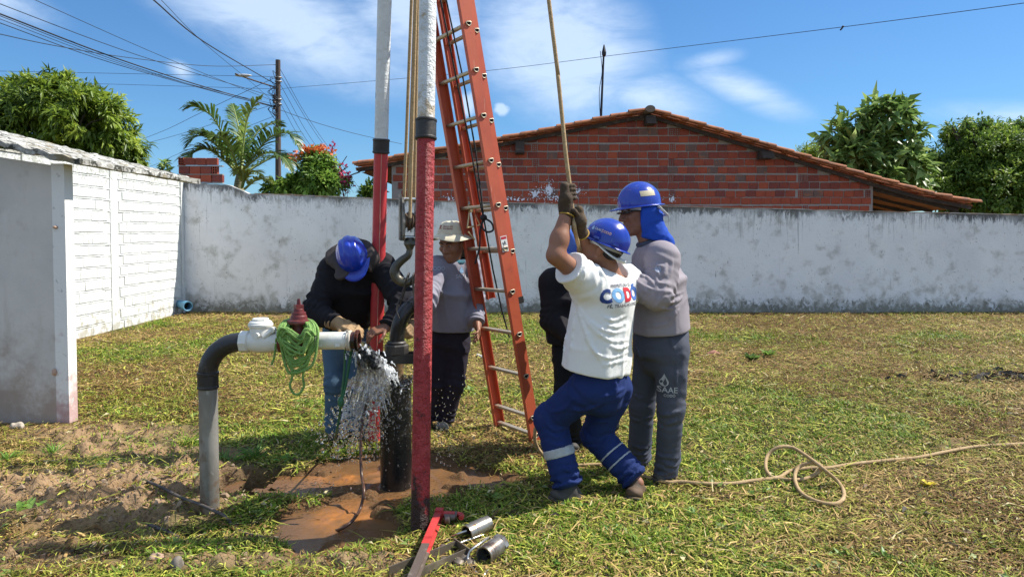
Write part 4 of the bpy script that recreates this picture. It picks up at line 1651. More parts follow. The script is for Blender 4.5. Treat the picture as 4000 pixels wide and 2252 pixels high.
def frond(pts, w, tone, nl=34, yellow=0.):
    P = spline([D(x, y, d) for (x, y, d) in pts], 12)
    mb = MB()
    mb.tube(P, list(np.linspace(.026, .006, len(P))), 6)
    ra = mb.build('frond', M('palm_rachis', (.22, .27, .08), .5), palm)
    Pa = np.array(P)
    T = np.gradient(Pa, axis=0)
    T /= np.linalg.norm(T, axis=1)[:, None]
    tt = np.repeat(np.linspace(.14, .99, nl), 2)
    idx = tt * (len(P) - 1)
    i0 = np.clip(idx.astype(int), 0, len(P) - 2)
    f = (idx - i0)[:, None]
    B = Pa[i0] * (1 - f) + Pa[i0 + 1] * f
    tg = T[i0]
    up = np.array([0, 0, 1.]) - tg * tg[:, 2:3]
    up /= np.linalg.norm(up, axis=1)[:, None] + 1e-6
    sd = np.cross(tg, up)
    sgn = np.where(np.arange(len(tt)) % 2 == 0, 1., -1.)[:, None]
    n = len(tt)
    dr = sd * sgn * .75 + tg * .75 + up * .28 + rng.normal(size=(n, 3)) * .10
    dr /= np.linalg.norm(dr, axis=1)[:, None]
    Ln = w * np.sin(np.clip(tt * 1.08, 0, 1) * np.pi * .86 + .28) * (.85 + .3 * rng.random(n))
    # drooping strip leaflets, 3 segments
    Ws = .017 + .01 * rng.random(n)
    C = np.array([.072, .135, .026])[None] * (1 - yellow) + np.array([.33, .33, .06])[None] * yellow
    C = C * tone * (.7 + .6 * rng.random(n))[:, None]
    V = []
    nn = np.cross(dr, tg)
    nn /= np.linalg.norm(nn, axis=1)[:, None] + 1e-6
    s_ = np.cross(dr, nn)
    for q, (t_, wv, dp) in enumerate(((0, .6, 0), (.4, 1, .04), (.75, .8, .16), (1, .1, .36))):
        c = B + dr * (Ln * t_)[:, None] - np.array([0, 0, 1.])[None] * (Ln * dp)[:, None]
        V.append(c - s_ * (Ws * wv)[:, None])
        V.append(c + s_ * (Ws * wv)[:, None])
    V = np.stack(V, 1).reshape(-1, 3)
    o = (np.arange(n) * 8)[:, None]
    F = np.concatenate([o + np.array([[2 * q, 2 * q + 1, 2 * q + 3, 2 * q + 2]]) for q in range(3)])
    me = np_mesh('leaflets', V, F, True, col=np.repeat(C, 8, 0), origin=tuple(palm_base))
    link('leaflets', me, palm_leaf, ra, loc=tuple(palm_base))


C0 = (603, 440, 14.6)
for pts, w, tone, yl in (
        ([C0, (575, 370, 14.5), (535, 295, 14.3), (490, 268, 14.1), (462, 276, 14.0)], .55, 1.0, 0),
        ([C0, (612, 360, 14.6), (622, 300, 14.6), (640, 262, 14.6), (660, 240, 14.6)], .42, 1.9, .25),
        ([C0, (610, 370, 14.8), (600, 320, 15.0), (590, 280, 15.2), (585, 262, 15.3)], .42, 1.1, .0),
        ([C0, (640, 390, 14.4), (680, 345, 14.2), (725, 335, 14.0), (755, 375, 13.9)], .55, .9, 0),
        ([C0, (560, 380, 14.3), (520, 345, 14.1), (490, 345, 13.9), (468, 370, 13.8)], .5, .9, .05),
        ([C0, (560, 400, 14.3), (520, 375, 14.1), (485, 385, 13.9), (465, 405, 13.7)], .5, .8, .12),
        ([C0, (630, 410, 14.2), (670, 385, 13.9), (710, 395, 13.7), (735, 430, 13.5)], .5, .75, .05),
        ([C0, (590, 400, 14.2), (575, 360, 13.9), (550, 340, 13.6), (528, 350, 13.4)], .45, .9, .1),
        ([C0, (640, 420, 14.9), (690, 395, 15.2), (730, 400, 15.4), (750, 425, 15.5)], .45, .9, .0),
        ([C0, (620, 380, 15.0), (650, 330, 15.3), (690, 310, 15.6), (715, 318, 15.8)], .45, 1.0, .0),
        ([C0, (570, 390, 15.0), (540, 350, 15.2), (505, 330, 15.4), (480, 335, 15.5)], .45, 1.0, .0),
        ([(610, 470, 14.3), (620, 440, 14.1), (640, 430, 13.9), (662, 445, 13.8)], .28, 1.6, .9),
        ([(608, 472, 14.3), (612, 440, 14.0), (600, 425, 13.9), (590, 440, 13.8)], .26, 1.2, .7),
        ([(615, 475, 14.2), (640, 455, 14.0), (665, 450, 13.9), (685, 462, 13.8)], .3, 1.4, .6)):
    frond(pts, w, tone, 40 if w > .35 else 22, yl)
# ================================================================== hoist frame, well and pipework
def red_paint(name):
    return M(name, (.50, .05, .055), .5, spec=.5, layers=[
        dict(c=(.58, .09, .09), s=7, lo=.45, hi=.7, a=.7), dict(c=(.38, .025, .03), s=22, lo=.52, hi=.66, a=.7),
        dict(c=(.50, .30, .26), s=30, lo=.68, hi=.73, a=.7), dict(c=(.20, .025, .025), s=34, st=(1, 1, .10), lo=.57, hi=.70, a=.55, d=4), dict(c=(.30, .17, .12), s=5, lo=.62, hi=.78, a=.45), dict(c=(.05, .022, .018), s=9, lo=.62, hi=.74, z=(.33, .02, .42), d=7), dict(c=(.03, .02, .02), s=26, lo=.72, hi=.75)],
        bump=[(42, 1.0, .05), (120, .7, .012)])


red_rough = red_paint('flaking_red_paint')
red_smooth = M('smooth_red_paint', (.50, .045, .05), .42, layers=[dict(c=(.33, .02, .03), s=3, lo=.45, hi=.7), dict(c=(.6, .2, .18), s=40, lo=.7, hi=.73, a=.5)], bump=(60, .15, .006))
white_rough = M('flaking_white_paint', (.72, .74, .74), .5, layers=[
    dict(c=(.55, .58, .60), s=6, lo=.45, hi=.7, a=.7), dict(c=(.05, .045, .04), s=17, st=(1, 1, .45), lo=.675, hi=.70, d=4), dict(c=(.03, .03, .03), s=60, lo=.72, hi=.74),
    dict(c=(.45, .33, .18), s=12, lo=.60, hi=.75, a=.8, z=(2.33, 2.14, .22))], bump=[(40, .9, .022), (120, .5, .008)])
white_rough2 = M('chipped_white_paint', (.72, .74, .74), .5, layers=[
    dict(c=(.55, .58, .60), s=6, lo=.45, hi=.7, a=.7), dict(c=(.03, .03, .035), s=13, st=(1, 1, .4), lo=.655, hi=.67, d=3), dict(c=(.03, .03, .03), s=60, lo=.72, hi=.74)], bump=[(30, .7, .015), (120, .4, .006)])
black_steel = M('worn_black_steel', (.035, .032, .03), .5, .2, layers=[dict(c=(.11, .09, .075), s=12, lo=.5, hi=.7, a=.8)], bump=(40, .3, .006))


def on_line(a, b, z):
    t_ = (z - a[2]) / (b[2] - a[2])
    return a + (b - a) * t_


def leg_obj(base, top, zc0, zc1, mats, label, seam=False):
    root = thing('steel_pole', base, label, 'steel pole', 'legs of the steel lifting frame')
    base = np.asarray(base)
    n = 40
    mb = MB()
    lo = [on_line(base, top, z) for z in np.linspace(-.25, zc0, n)]
    mb.tube(lo, .0465, 22)
    mb.build('painted_base', mats[0], root)
    mb = MB()
    mb.tube([on_line(base, top, z) for z in np.linspace(zc1, 6.4, 60)], .0455, 22)
    mb.build('upper_pipe', mats[1], root)
    mb = MB()
    u = nz(top - base)
    h = (zc1 - zc0) / u[2]
    mb.lathe([(.05, -.006), (.0575, 0), (.0575, .008), (.0545, .012), (.0545, h - .012), (.0575, h - .008), (.0575, h), (.05, h + .006)], on_line(base, top, zc0), u, 24)
    mb.build('coupling', black_steel, root)
    if seam:
        mb = MB()
        mb.tube([on_line(base, top, z) + np.array([.012, -.0455, 0]) + np.array([rnd.uniform(-.0015, .0015), 0, 0]) for z in np.linspace(.1, zc0, 60)], .0028, 5)
        mb.build('weld_seam', M('weld_pale', (.5, .25, .2), .6), root)
    return root


fb, ft = D(1056, 1350, 3.46), D(1076, 0, 3.78)
fb = on_line(fb, ft, 0)
leg_obj(fb, ft, D(1070, 350, 3.70)[2], D(1070, 302, 3.71)[2], (red_rough, white_rough), 'thick red and white steel pole nearest the camera, crackled paint and black coupling')
bb, bt = D(941, 1120, 4.97), D(967, 0, 4.62)
bb = on_line(bb, bt, 0)
leg_obj(bb, bt, D(963, 384, 4.72)[2], D(963, 351, 4.72)[2], (red_smooth, white_rough2), 'farther red and white steel pole with chipped white top, standing behind the splash', True)
# cross head that carries the tackle, above the picture
fh, bh = on_line(fb, ft, 6.3), on_line(bb, bt, 6.3)
mb = MB()
mb.tube([fh + (fh - bh) * .08, bh + (bh - fh) * .08], .045, 14)
tag(mb.build('hoist_crossbar', black_steel), 'steel crossbar joining the tops of the two poles', 'crossbar')

# ---- well casing
WD = 4.2
wc = G(996, 1214)
WX, WY_ = wc[0], wc[1]
WZ = D(996, 962, WY_)[2]
wet_black = M('wet_black_casing', (.006, .006, .007), .32, layers=[dict(c=(.03, .025, .02), s=7, lo=.5, hi=.7)], bump=[(60, .35, .006), (18, .3, .01)])
well = thing('well_casing', (WX, WY_, 0), 'wet black well casing pipe standing in the muddy pool', 'well casing')
mb = MB()
mb.lathe([(.0925, -.25), (.0925, WZ - .004), (.088, WZ), (.08, WZ), (.08, WZ - .05), (.0, WZ - .052)], (WX, WY_, 0), (0, 0, 1), 36, cap=False)
mb.build('casing_wall', wet_black, well)
# ---- lifting column: inner pipe, clamp, nut, black bend
rust_pipe = M('rusty_riser', (.16, .10, .05), .55, .3, layers=[dict(c=(.05, .035, .025), s=9, st=(1, 1, .4), lo=.45, hi=.65), dict(c=(.32, .20, .09), s=16, lo=.58, hi=.7)], bump=(40, .5, .01))
lift = thing('pump_column', (WX, WY_, WZ), 'black pump column with clamp and bent pipe rising out of the well casing', 'pump column')
zn = D(1000, 886, WY_)[2]
mb = MB()
mb.tube([(WX, WY_, WZ - .045), (WX + .003, WY_, zn)], .0465, 20)
mb.build('inner_pipe', rust_pipe, lift)
mb = MB()
mb.box((WX - .02, WY_ - .052, zn - .03), (.36, .014, .055))
mb.box((WX - .02, WY_ + .052, zn - .03), (.36, .014, .055))
for sx in (-1, 1):
    mb.box((WX - .02 + sx * .172, WY_, zn - .03), (.014, .09, .05))
    mb.lathe([(.013, 0), (.013, .018)], (WX - .02 + sx * .14, WY_ - .06, zn - .03), (0, -1, 0), 6)
mb.build('pipe_clamp', wet_black, lift)
mb = MB()
mb.lathe([(.06, -.012), (.072, 0), (.072, .046), (.066, .054), (.055, .054)], (WX + .008, WY_, zn - .002), (0, 0, 1), 8, smooth=False)
mb.lathe([(.054, .05), (.058, .062), (.05, .07)], (WX + .008, WY_, zn), (0, 0, 1), 24)
mb.build('hex_union', black_steel, lift)
mb = MB()
bend = spline([(WX + .01, WY_, zn + .04), (WX + .013, WY_, zn + .12), D(1009, 800, WY_), D(1028, 774, WY_ + .02), D(1052, 762, WY_ + .04)], 8)
mb.tube(bend, .0445, 22)
b1, b2 = np.array(bend[-3]), np.array(bend[-1])
mb.lathe([(.046, -.05), (.052, -.045), (.052, -.01), (.05, 0)], b2, b2 - b1, 22)
mb.build('black_bend', M('glossy_black_pipe', (.014, .014, .016), .22, layers=[dict(c=(.06, .05, .04), s=14, lo=.62, hi=.72)], bump=(30, .25, .008)), lift)

# ---- discharge riser on the left
RB = G(528, 1288)
RX, RY = RB[0], RB[1]
galv = M('galvanised_pipe', (.30, .29, .265), .5, .35, layers=[dict(c=(.20, .19, .17), s=5, st=(1, 1, .35), lo=.45, hi=.65), dict(c=(.16, .10, .06), s=9, lo=.58, hi=.75, z=(.45, .0, .25), d=7), dict(c=(.42, .42, .40), s=26, lo=.6, hi=.72, a=.6)], bump=(40, .25, .005), rvar=.12)
zc = D(528, 975, RY)[2]
ze = D(528, 935, RY)[2]
za = D(620, 859, RY)[2]
ris = thing('discharge_pipe', (RX, RY, 0), 'galvanised riser with black elbow and white check valve running to the open outlet', 'pipe')
mb = MB()
mb.tube([(RX, RY, z) for z in np.linspace(-.3, zc, 12)], .0485, 24)
mb.build('riser', galv, ris)
blk = M('black_painted_elbow', (.022, .022, .024), .35, layers=[dict(c=(.07, .06, .05), s=12, lo=.55, hi=.7), dict(c=(.12, .07, .04), s=30, lo=.66, hi=.72)], bump=(40, .35, .006))
mb = MB()
mb.lathe([(.05, zc - .004), (.056, zc), (.056, zc + .01), (.0535, zc + .014), (.0535, ze - .016), (.0565, ze - .012), (.0565, ze), (.05, ze + .004)], (RX, RY, 0), (0, 0, 1), 24)
R_ = D(607, 859, RY)[0] - RX
mb.tube([(RX, RY, ze - .005)] + [(RX + R_ * (1 - math.cos(a)), RY, (za - R_ * .95) + R_ * .95 * math.sin(a)) for a in np.linspace(0, math.pi / 2, 14)], .0495, 24)
mb.build('elbow', blk, ris)
AX = (1, 0, .012)


def hx(px):
    return D(px, 859, RY)[0]


def ring(mb, prof, n=28, smooth=True):
    o = np.array([hx(607), RY, za])
    mb.lathe([(r, hx(p) - hx(607)) for (r, p) in prof], o, AX, n, smooth)


white_pipe = M('white_enamel_pipe', (.70, .69, .64), .4, layers=[dict(c=(.50, .47, .40), s=9, lo=.5, hi=.72, a=.7), dict(c=(.10, .07, .05), s=40, lo=.69, hi=.72), dict(c=(.35, .27, .18), s=6, lo=.6, hi=.8, z=(-.0, -.06, .25), a=.6)], bump=(30, .25, .006))
mb = MB()
ring(mb, [(.045, 606), (.058, 607), (.058, 626)], 8, False)
ring(mb, [(.058, 626), (.05, 629), (.055, 640), (.059, 655), (.058, 680), (.054, 692), (.052, 698)])
ring(mb, [(.052, 692), (.058, 693), (.058, 704)], 8, False)
chk = mb.build('check_valve', white_pipe, ris)
mb = MB()
cx = np.array([hx(656), RY, za])
k_ = 1 / 471
mb.lathe([(.056, .0), (.055, .075), (.061, .08), (.064, .088), (.064, .096), (.060, .100), (.058, .106), (.05, .113)], cx, (0, 0, 1), 26)
mb.lathe([(.045, .11), (.045, .122), (.04, .126)], cx, (0, 0, 1), 8, False)
mb.lathe([(.0, 0), (.013, 0), (.013, .02), (.0, .02)], cx + np.array([.005, -.064, .045]), (0, -1, 0), 12)
mb.tube([cx + np.array([.03, -.045, .03]), cx + np.array([.07, -.035, .065])], .016, 10)
mb.lathe([(.016, -.02), (.016, .012), (.010, .014)], cx + np.array([.074, -.035, .068]), (0, -1, 0), 12)
mb.build('valve_cap', white_pipe, chk)
# gate valve, dark red
dkred = M('dark_red_valve', (.13, .022, .022), .45, layers=[dict(c=(.19, .05, .045), s=16, lo=.5, hi=.7)], bump=(30, .25, .006))
gv = thing('gate_valve', (hx(748), RY, za), 'dark red gate valve bonnet with stepped stem rising through the green rope', 'valve')
mb = MB()
ring(mb, [(.05, 704), (.06, 705), (.06, 716), (.056, 722), (.064, 740), (.064, 758), (.056, 772), (.06, 778), (.06, 790), (.05, 791)])
mb.build('valve_body', dkred, gv)
o = np.array([hx(752), RY, za])
zf = D(750, 808, RY)[2] - za
mb = MB()
mb.lathe([(.040, .03), (.034, zf - .03), (.036, zf - .012), (.062, zf - .010), (.064, zf), (.062, zf + .010), (.045, zf + .012), (.042, zf + .03), (.038, zf + .034), (.036, zf + .05), (.028, zf + .052), (.026, zf + .066), (.024, zf + .068)], o, (0, 0, 1), 20)
bon = mb.build('bonnet', dkred, gv)
mb = MB()
mb.box(o + np.array([0, 0, zf + .078]), (.04, .04, .024), np.array([[.8, -.6, 0], [.6, .8, 0], [0, 0, 1]]))
mb.box(o + np.array([0, 0, zf + .104]), (.019, .019, .034), taper=.55)
mb.build('stem', dkred, bon)
mb = MB()
ring(mb, [(.044, 788), (.0465, 790), (.0465, 866), (.0485, 867), (.0485, 870), (.0465, 871), (.0465, 873)])
wp = mb.build('outlet_pipe', white_pipe, ris)
mb = MB()
ring(mb, [(.046, 873), (.053, 874), (.053, 877), (.050, 878), (.050, 879), (.055, 880), (.055, 883), (.048, 884)])
mb.lathe([(.008, 0), (.008, .014)], (hx(876), RY - .02, za + .05), (0, 0, 1), 6)
mb.build('flange', M('pale_flange', (.55, .50, .42), .5, layers=[dict(c=(.25, .15, .08), s=12, lo=.5, hi=.7)]), wp)
mb = MB()
ring(mb, [(.044, 884), (.046, 885), (.046, 894), (.052, 895)] + [(.054 + (.003 if i % 2 else 0), 895 + i) for i in range(9)] + [(.045, 904), (.040, 903.5), (.040, 886)])
mb.build('rusty_coupler', M('wet_rust_coupler', (.07, .022, .015), .25, layers=[dict(c=(.02, .015, .012), s=9, lo=.45, hi=.6)], bump=(40, .4, .006)), ris)
for (px, dz) in ((797, 0), (842, 0)):
    mb = MB()
    mb.box((hx(px + 12), RY - .0468, za - .012), (.026, .004, .012))
    mb.build('cast_mark', white_pipe, wp)

# ---- green rope coil hung on the valve
grope = M('green_braid_rope', (.12, .26, .045), .75, layers=[dict(c=(.30, .42, .14), s=160, lo=.45, hi=.6, a=.8), dict(c=(.07, .15, .03), s=10, lo=.5, hi=.7, a=.5)], bump=(220, .8, .004))
coil = thing('rope_coil', (hx(748), RY - .06, za), 'coil of green braided rope draped over the red gate valve', 'rope')
for i in range(22):
    up = i < 13
    f = i / 12 if up else (i - 13) / 8
    yb = (846 + 48 * f if up else 895 + 48 * f) + rnd.uniform(-5, 5)
    xl = 703 + (rnd.uniform(-6, 12) if up else rnd.uniform(-2, 18))
    xr_ = 790 - (rnd.uniform(-8, 14) if up else rnd.uniform(-10, 22))
    ys = 812 + rnd.uniform(-6, 10)
    dd = RY - .06 - (.05 + .012 * rnd.random()) + (0 if up else .02)
    xb = 747 + rnd.uniform(-12, 12)
    pts = [(750 + rnd.uniform(-6, 6), ys + 6, RY + .055), (xl + 24, ys - 4, RY + .02), (xl + 6, ys + 10, dd + .055), (xl, 845, dd + .012), (xl + (12 if up else 14), yb - 22, dd), (xb, yb, dd - .006), (xr_ - (12 if up else 14), yb - 20, dd), (xr_, 843, dd + .012), (xr_ - 4, ys + 10, dd + .055), (xr_ - 20, ys - 4, RY + .02)]
    mb = MB()
    mb.tube(spline([D(*q) for q in pts], 5, closed=True), .0072, 8, closed=True)
    mb.build('rope_loop', grope, coil)
mb = MB()
mb.tube(spline([D(*q) for q in ((722, 840, RY - .07), (728, 900, RY - .075), (735, 945, RY - .08), (729, 968, RY - .085), (738, 988, RY - .085), (752, 990, RY - .085), (764, 970, RY - .08), (762, 945, RY - .08), (772, 890, RY - .075), (778, 840, RY - .065))], 6), .0065, 8)
mb.build('hanging_loop', grope, coil)
mb = MB()
mb.tube(spline([D(*q) for q in ((695, 850, RY - .05), (692, 880, RY - .055), (689, 900, RY - .055), (683, 917, RY - .055))], 5), .006, 8)
mb.build('rope_end', grope, coil)
mb = MB()
mb.tube(spline([D(*q) for q in ((795, 845, RY - .03), (815, 838, RY + .02), (845, 837, RY + .06), (872, 842, RY + .06))], 5), .006, 8)
mb.build('rope_tail', grope, coil)
# tether hanging to the ground from the outlet
tm = M('wet_green_rope', (.025, .12, .055), .45, bump=(200, .6, .004))
tet = thing('tether_rope', G(842, 1110), 'wet dark green rope with a knot hanging from the outlet pipe to the ground', 'rope')
mb = MB()
mb.tube(spline([D(*q) for q in ((868, 872, RY + .0), (867, 910, RY + .02), (864, 950, RY + .02), (858, 1000, RY + .02))], 6), .006, 8)
mb.tube(spline([D(*q) for q in ((884, 876, RY + .01), (880, 900, RY + .03), (872, 950, RY + .03), (862, 1000, RY + .02))], 6), .0085, 8)
mb.ball(D(857, 1010, RY + .02), (.018, .016, .03), 10, 8)
mb.tube(spline([D(857, 1015, RY + .02), D(853, 1050, RY + .1), D(845, 1090, RY + .25), G(838, 1122, .0)], 6), .0065, 8)
mb.build('rope_strands', tm, tet)

# ---- brown hose from the well head
mb = MB()
hz_ = [D(958, 972, WY_ - .06), D(945, 976, WY_ - .09), D(928, 1000, WY_ - .13), D(913, 1050, WY_ - .16), D(907, 1120, WY_ - .2), D(909, 1190, WY_ - .26), D(915, 1235, WY_ - .38), D(905, 1280, WY_ - .42), G(886, 1308, .02), G(860, 1328, .0), G(835, 1335, -.05)]
mb.tube(spline(hz_, 8), .0085, 10)
tag(mb.build('supply_hose', M('brown_hose', (.10, .045, .025), .35, layers=[dict(c=(.05, .025, .018), s=9, lo=.45, hi=.6)])), 'thin brown hose arching from the well head down into the mud', 'hose')

# ---- tackle: ropes, block, hook
TD = 4.16
tan_rope = M('tan_rope', (.42, .29, .15), .85, layers=[dict(c=(.28, .18, .085), s=90, lo=.45, hi=.65, a=.8), dict(c=(.55, .42, .25), s=14, lo=.55, hi=.7, a=.5)], bump=(180, .8, .004))
top = np.array([-.50, 4.05, 6.25])


def extend(a, b, z):
    return a + (b - a) * (z - a[2]) / (b[2] - a[2])


tack = thing('rope_tackle', D(1028, 505, TD), 'three tan hoisting ropes running up between the two poles', 'rope')
for i, (p0, p1) in enumerate(((D(1016, 506, TD), D(1035, 0, TD)), (D(1031, 548, TD - .05), D(1046, 0, TD - .04)), (D(1042, 510, TD + .05), D(1051, 0, TD + .03)), (D(1027, 500, TD + .06), D(1043, 0, TD + .05)))):
    mb = MB()
    q = [p0 + (extend(p0, p1, 6.2) - p0) * t_ for t_ in np.linspace(0, 1, 14)]
    mb.tube(q, .0098 if i < 3 else .008, 9)
    mb.build('rope_strand', tan_rope, tack)
blk_m = M('weathered_block', (.19, .18, .16), .5, .4, layers=[dict(c=(.08, .07, .06), s=12, lo=.48, hi=.65), dict(c=(.30, .28, .25), s=24, lo=.6, hi=.7)], bump=(40, .4, .006))
block = thing('pulley_block', D(1028, 610, TD), 'steel pulley block carrying a big dark hook between the poles', 'pulley block')
yaw = np.array([[.92, -.38, 0], [.38, .92, 0], [0, 0, 1]])
c0 = D(1030, 552, TD)
prof = [(-.022, .13), (.022, .13), (.05, .06), (.058, -.02), (.052, -.09), (.028, -.125), (-.028, -.125), (-.052, -.09), (-.058, -.02), (-.05, .06)]
for s_ in (-1, 1):
    mb = MB()
    # plate lies in the local y-z plane, offset along local x
    Rm = np.stack([yaw[:, 1], yaw[:, 2], yaw[:, 0]], 1)
    mb.prism(prof, s_ * .046 - .006, s_ * .046 + .006, Rm, c0)
    mb.prism([(-.014, .15), (.014, .15), (.02, -.12), (-.02, -.12)], s_ * .056 - .006, s_ * .056 + .006, Rm, c0)
    mb.build('cheek_plate', blk_m, block)
for s_ in (-.5, .5):
    mb = MB()
    mb.lathe([(.02, -.018), (.056, -.018), (.058, -.014), (.046, 0), (.058, .014), (.056, .018), (.02, .018)], c0 + yaw[:, 0] * s_ * .042 + np.array([0, 0, -.01]), yaw[:, 0], 24)
    mb.build('sheave', M('sheave_brown', (.10, .065, .045), .45, .3, layers=[dict(c=(.2, .15, .1), s=9, lo=.5, hi=.7)]), block)
for z in (.12, -.105):
    mb = MB()
    mb.tube([c0 + yaw[:, 0] * -.06 + np.array([0, 0, z]), c0 + yaw[:, 0] * .06 + np.array([0, 0, z])], .011, 10)
    mb.build('pin', M('bright_steel', (.6, .6, .58), .3, .9), block)
for s_ in (-.5, .5):
    mb = MB()
    mb.tube([c0 + yaw[:, 0] * s_ * .045 + np.array([0, -.02, -.075]), c0 + yaw[:, 0] * s_ * .045 + np.array([0, -.02, -.045])], .017, 10)
    mb.build('spacer', M('bright_steel', (.6, .6, .58), .3, .9), block)
mb = MB()
mb.lathe([(.022, .02), (.034, .0), (.036, -.02), (.026, -.035), (.02, -.05)], c0 + np.array([0, 0, -.125]), (0, 0, 1), 16)
hk = [D(1029, 612, TD), D(1030, 628, TD), D(1026, 642, TD), D(1011, 654, TD), D(997, 668, TD), D(992, 684, TD), D(999, 700, TD), D(1015, 709, TD), D(1034, 707, TD), D(1046, 694, TD), D(1049, 680, TD)]
q = spline(hk, 6)
rr = np.interp(np.linspace(0, 1, len(q)), [0, .12, .3, .5, .7, .9, 1], [.017, .019, .024, .029, .028, .02, .008])
mb.tube(q, list(rr), 14)
mb.build('hook', M('dark_forged_hook', (.075, .07, .055), .38, .5, layers=[dict(c=(.15, .14, .10), s=8, lo=.5, hi=.7)], bump=(30, .3, .006)), block)
sling = thing('wire_sling', D(1005, 780, TD), 'thin dark wire sling from the hook down to the black bend', 'sling')
for (pts) in ([(1022, 702, TD - .03), (1012, 735, TD - .03), (997, 775, WY_ - .05), (1004, 800, WY_ - .055)], [(1024, 702, TD - .01), (1018, 730, TD), (1006, 770, WY_ + .05), (1010, 796, WY_ + .055)],
              [(1036, 700, TD - .03), (1040, 740, TD - .02), (1045, 775, WY_ - .05)], [(1038, 700, TD), (1043, 740, TD + .02), (1048, 775, WY_ + .03)]):
    mb = MB()
    mb.tube(spline([D(*p) for p in pts], 6), .0045, 6)
    mb.build('wire', M('sling_wire', (.06, .05, .045), .5, .4), sling)
mb = MB()
for (x, y, a) in ((1024, 692, .3), (1037, 692, -.2)):
    c = D(x, y + 8, TD - .0)
    mb.tube([c + np.array([.012 * math.sin(t_), -.034 * math.cos(t_), .034 * math.sin(t_) * 1.0]) for t_ in np.linspace(0, 6.28, 16)[:-1]], .0045, 6, closed=True)
mb.build('wire_eye', M('sling_wire', (.06, .05, .045), .5, .4), sling)

# ================================================================== extension ladder
rl = nz([-.57, .82, 0])                      # rung direction, right rail to left rail
b0 = G(1350, 1112)
ptop = D(1168, 0, 4.727)
lv = nz(ptop - b0)
rl = nz(rl - lv * np.dot(rl, lv))
ml = nz(np.cross(lv, rl))                     # towards the climber's side
if ml[0] < 0:
    ml = -ml
Lm = np.stack([rl, ml, lv], 1)
orange = M('orange_fibreglass', (.54, .11, .05), .5, layers=[dict(c=(.46, .085, .042), s=3, lo=.45, hi=.7), dict(c=(.62, .21, .12), s=30, st=(1, 1, .15), lo=.6, hi=.75, a=.4), dict(c=(.24, .07, .045), s=12, lo=.58, hi=.74, a=.5, d=8, r=.7), dict(c=(.62, .28, .2), s=40, st=(1, 1, .1), lo=.68, hi=.73, a=.6)], bump=((120, 120, 6), .12, .004))
alu = M('worn_aluminium_rung', (.52, .44, .33), .42, .55, layers=[dict(c=(.33, .27, .2), s=60, st=(1, 1, 12), lo=.45, hi=.6, a=.6)], bump=(80, .2, .004))
LW = .49
lad = thing('extension_ladder', b0, 'tall orange fibreglass extension ladder leaning between the two groups of workers', 'ladder')


def lp(r, m, l):
    return b0 + Lm @ np.array([r, m, l])


def rail(r, m, l0, l1, inward, dep=.082, fl=.034, th=.006):
    mb = MB()
    s_ = inward
    pr = [(0, -dep / 2), (s_ * fl, -dep / 2), (s_ * fl, -dep / 2 + th), (s_ * th, -dep / 2 + th), (s_ * th, dep / 2 - th), (s_ * fl, dep / 2 - th), (s_ * fl, dep / 2), (0, dep / 2)]
    if s_ < 0:
        pr = pr[::-1]
    mb.prism([(r + a, m + b) for (a, b) in pr], l0, l1, Lm, b0)
    return mb


rail(0, 0, -.02, 6.0, 1).build('base_rail', orange, lad)
rail(LW, 0, -.02, 6.0, -1).build('base_rail', orange, lad)
FM = .089
l_cut = 1.03
rail(.05, FM - .008, l_cut, 7.0, 1, .064).build('fly_rail', orange, lad)
rail(LW - .05, FM - .008, l_cut - .02, 7.0, -1, .064).build('fly_rail', orange, lad)
mb = MB()
mb.prism([(.044, FM - .043), (.088, FM - .043), (.088, FM + .027), (.044, FM + .027)], l_cut - .035, l_cut + .012, Lm, b0)
mb.build('rail_boot', M('black_rubber', (.015, .015, .015), .7), lad)


def dring(mb, c, r):
    q = []
    for t_ in np.linspace(0, 2 * math.pi, 16)[:-1]:
        x, y = math.cos(t_) * r, math.sin(t_) * r
        if y > r * .45:
            y = r * .45
        q.append(c + Lm[:, 1] * x + Lm[:, 2] * y)
    mb.tube(q, .0045, 6, closed=True)


def rung(m, l, r0, r1, rings=True, part='rung'):
    mb = MB()
    a, b = lp(r0, m, l), lp(r1, m, l)
    Rr = np.stack([Lm[:, 1], Lm[:, 2], Lm[:, 0]], 1)
    poly = [(.0165 * math.cos(t_), min(.0165 * math.sin(t_), .009)) for t_ in np.linspace(0, 2 * math.pi, 13)[:-1]]
    L = np.linalg.norm(b - a)
    mb.prism(poly, 0, L, Rr, a)
    o = mb.build(part, alu, lad)
    if rings:
        mb2 = MB()
        dring(mb2, lp(r0 - .0045, m, l), .0185)
        mb2.build('rung_collar', alu, o)
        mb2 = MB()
        mb2.lathe([(.0165, 0), (.0005, 0)], lp(r0 - .0015, m, l), -Lm[:, 0], 12, cap=False)  # flat black disc stands in for the shaded hollow of the rung
        mb2.build('rung_bore_shade', M('hollow_shade_black', (.02, .02, .02), .9), o)


ls = [.055, .19] + [.495 + .305 * i for i in range(17)]
for l in ls:
    rung(0, l, 0, LW)
for i in range(13):
    rung(FM, ls[5] - .035 + .305 * i, .05, LW - .05, True)
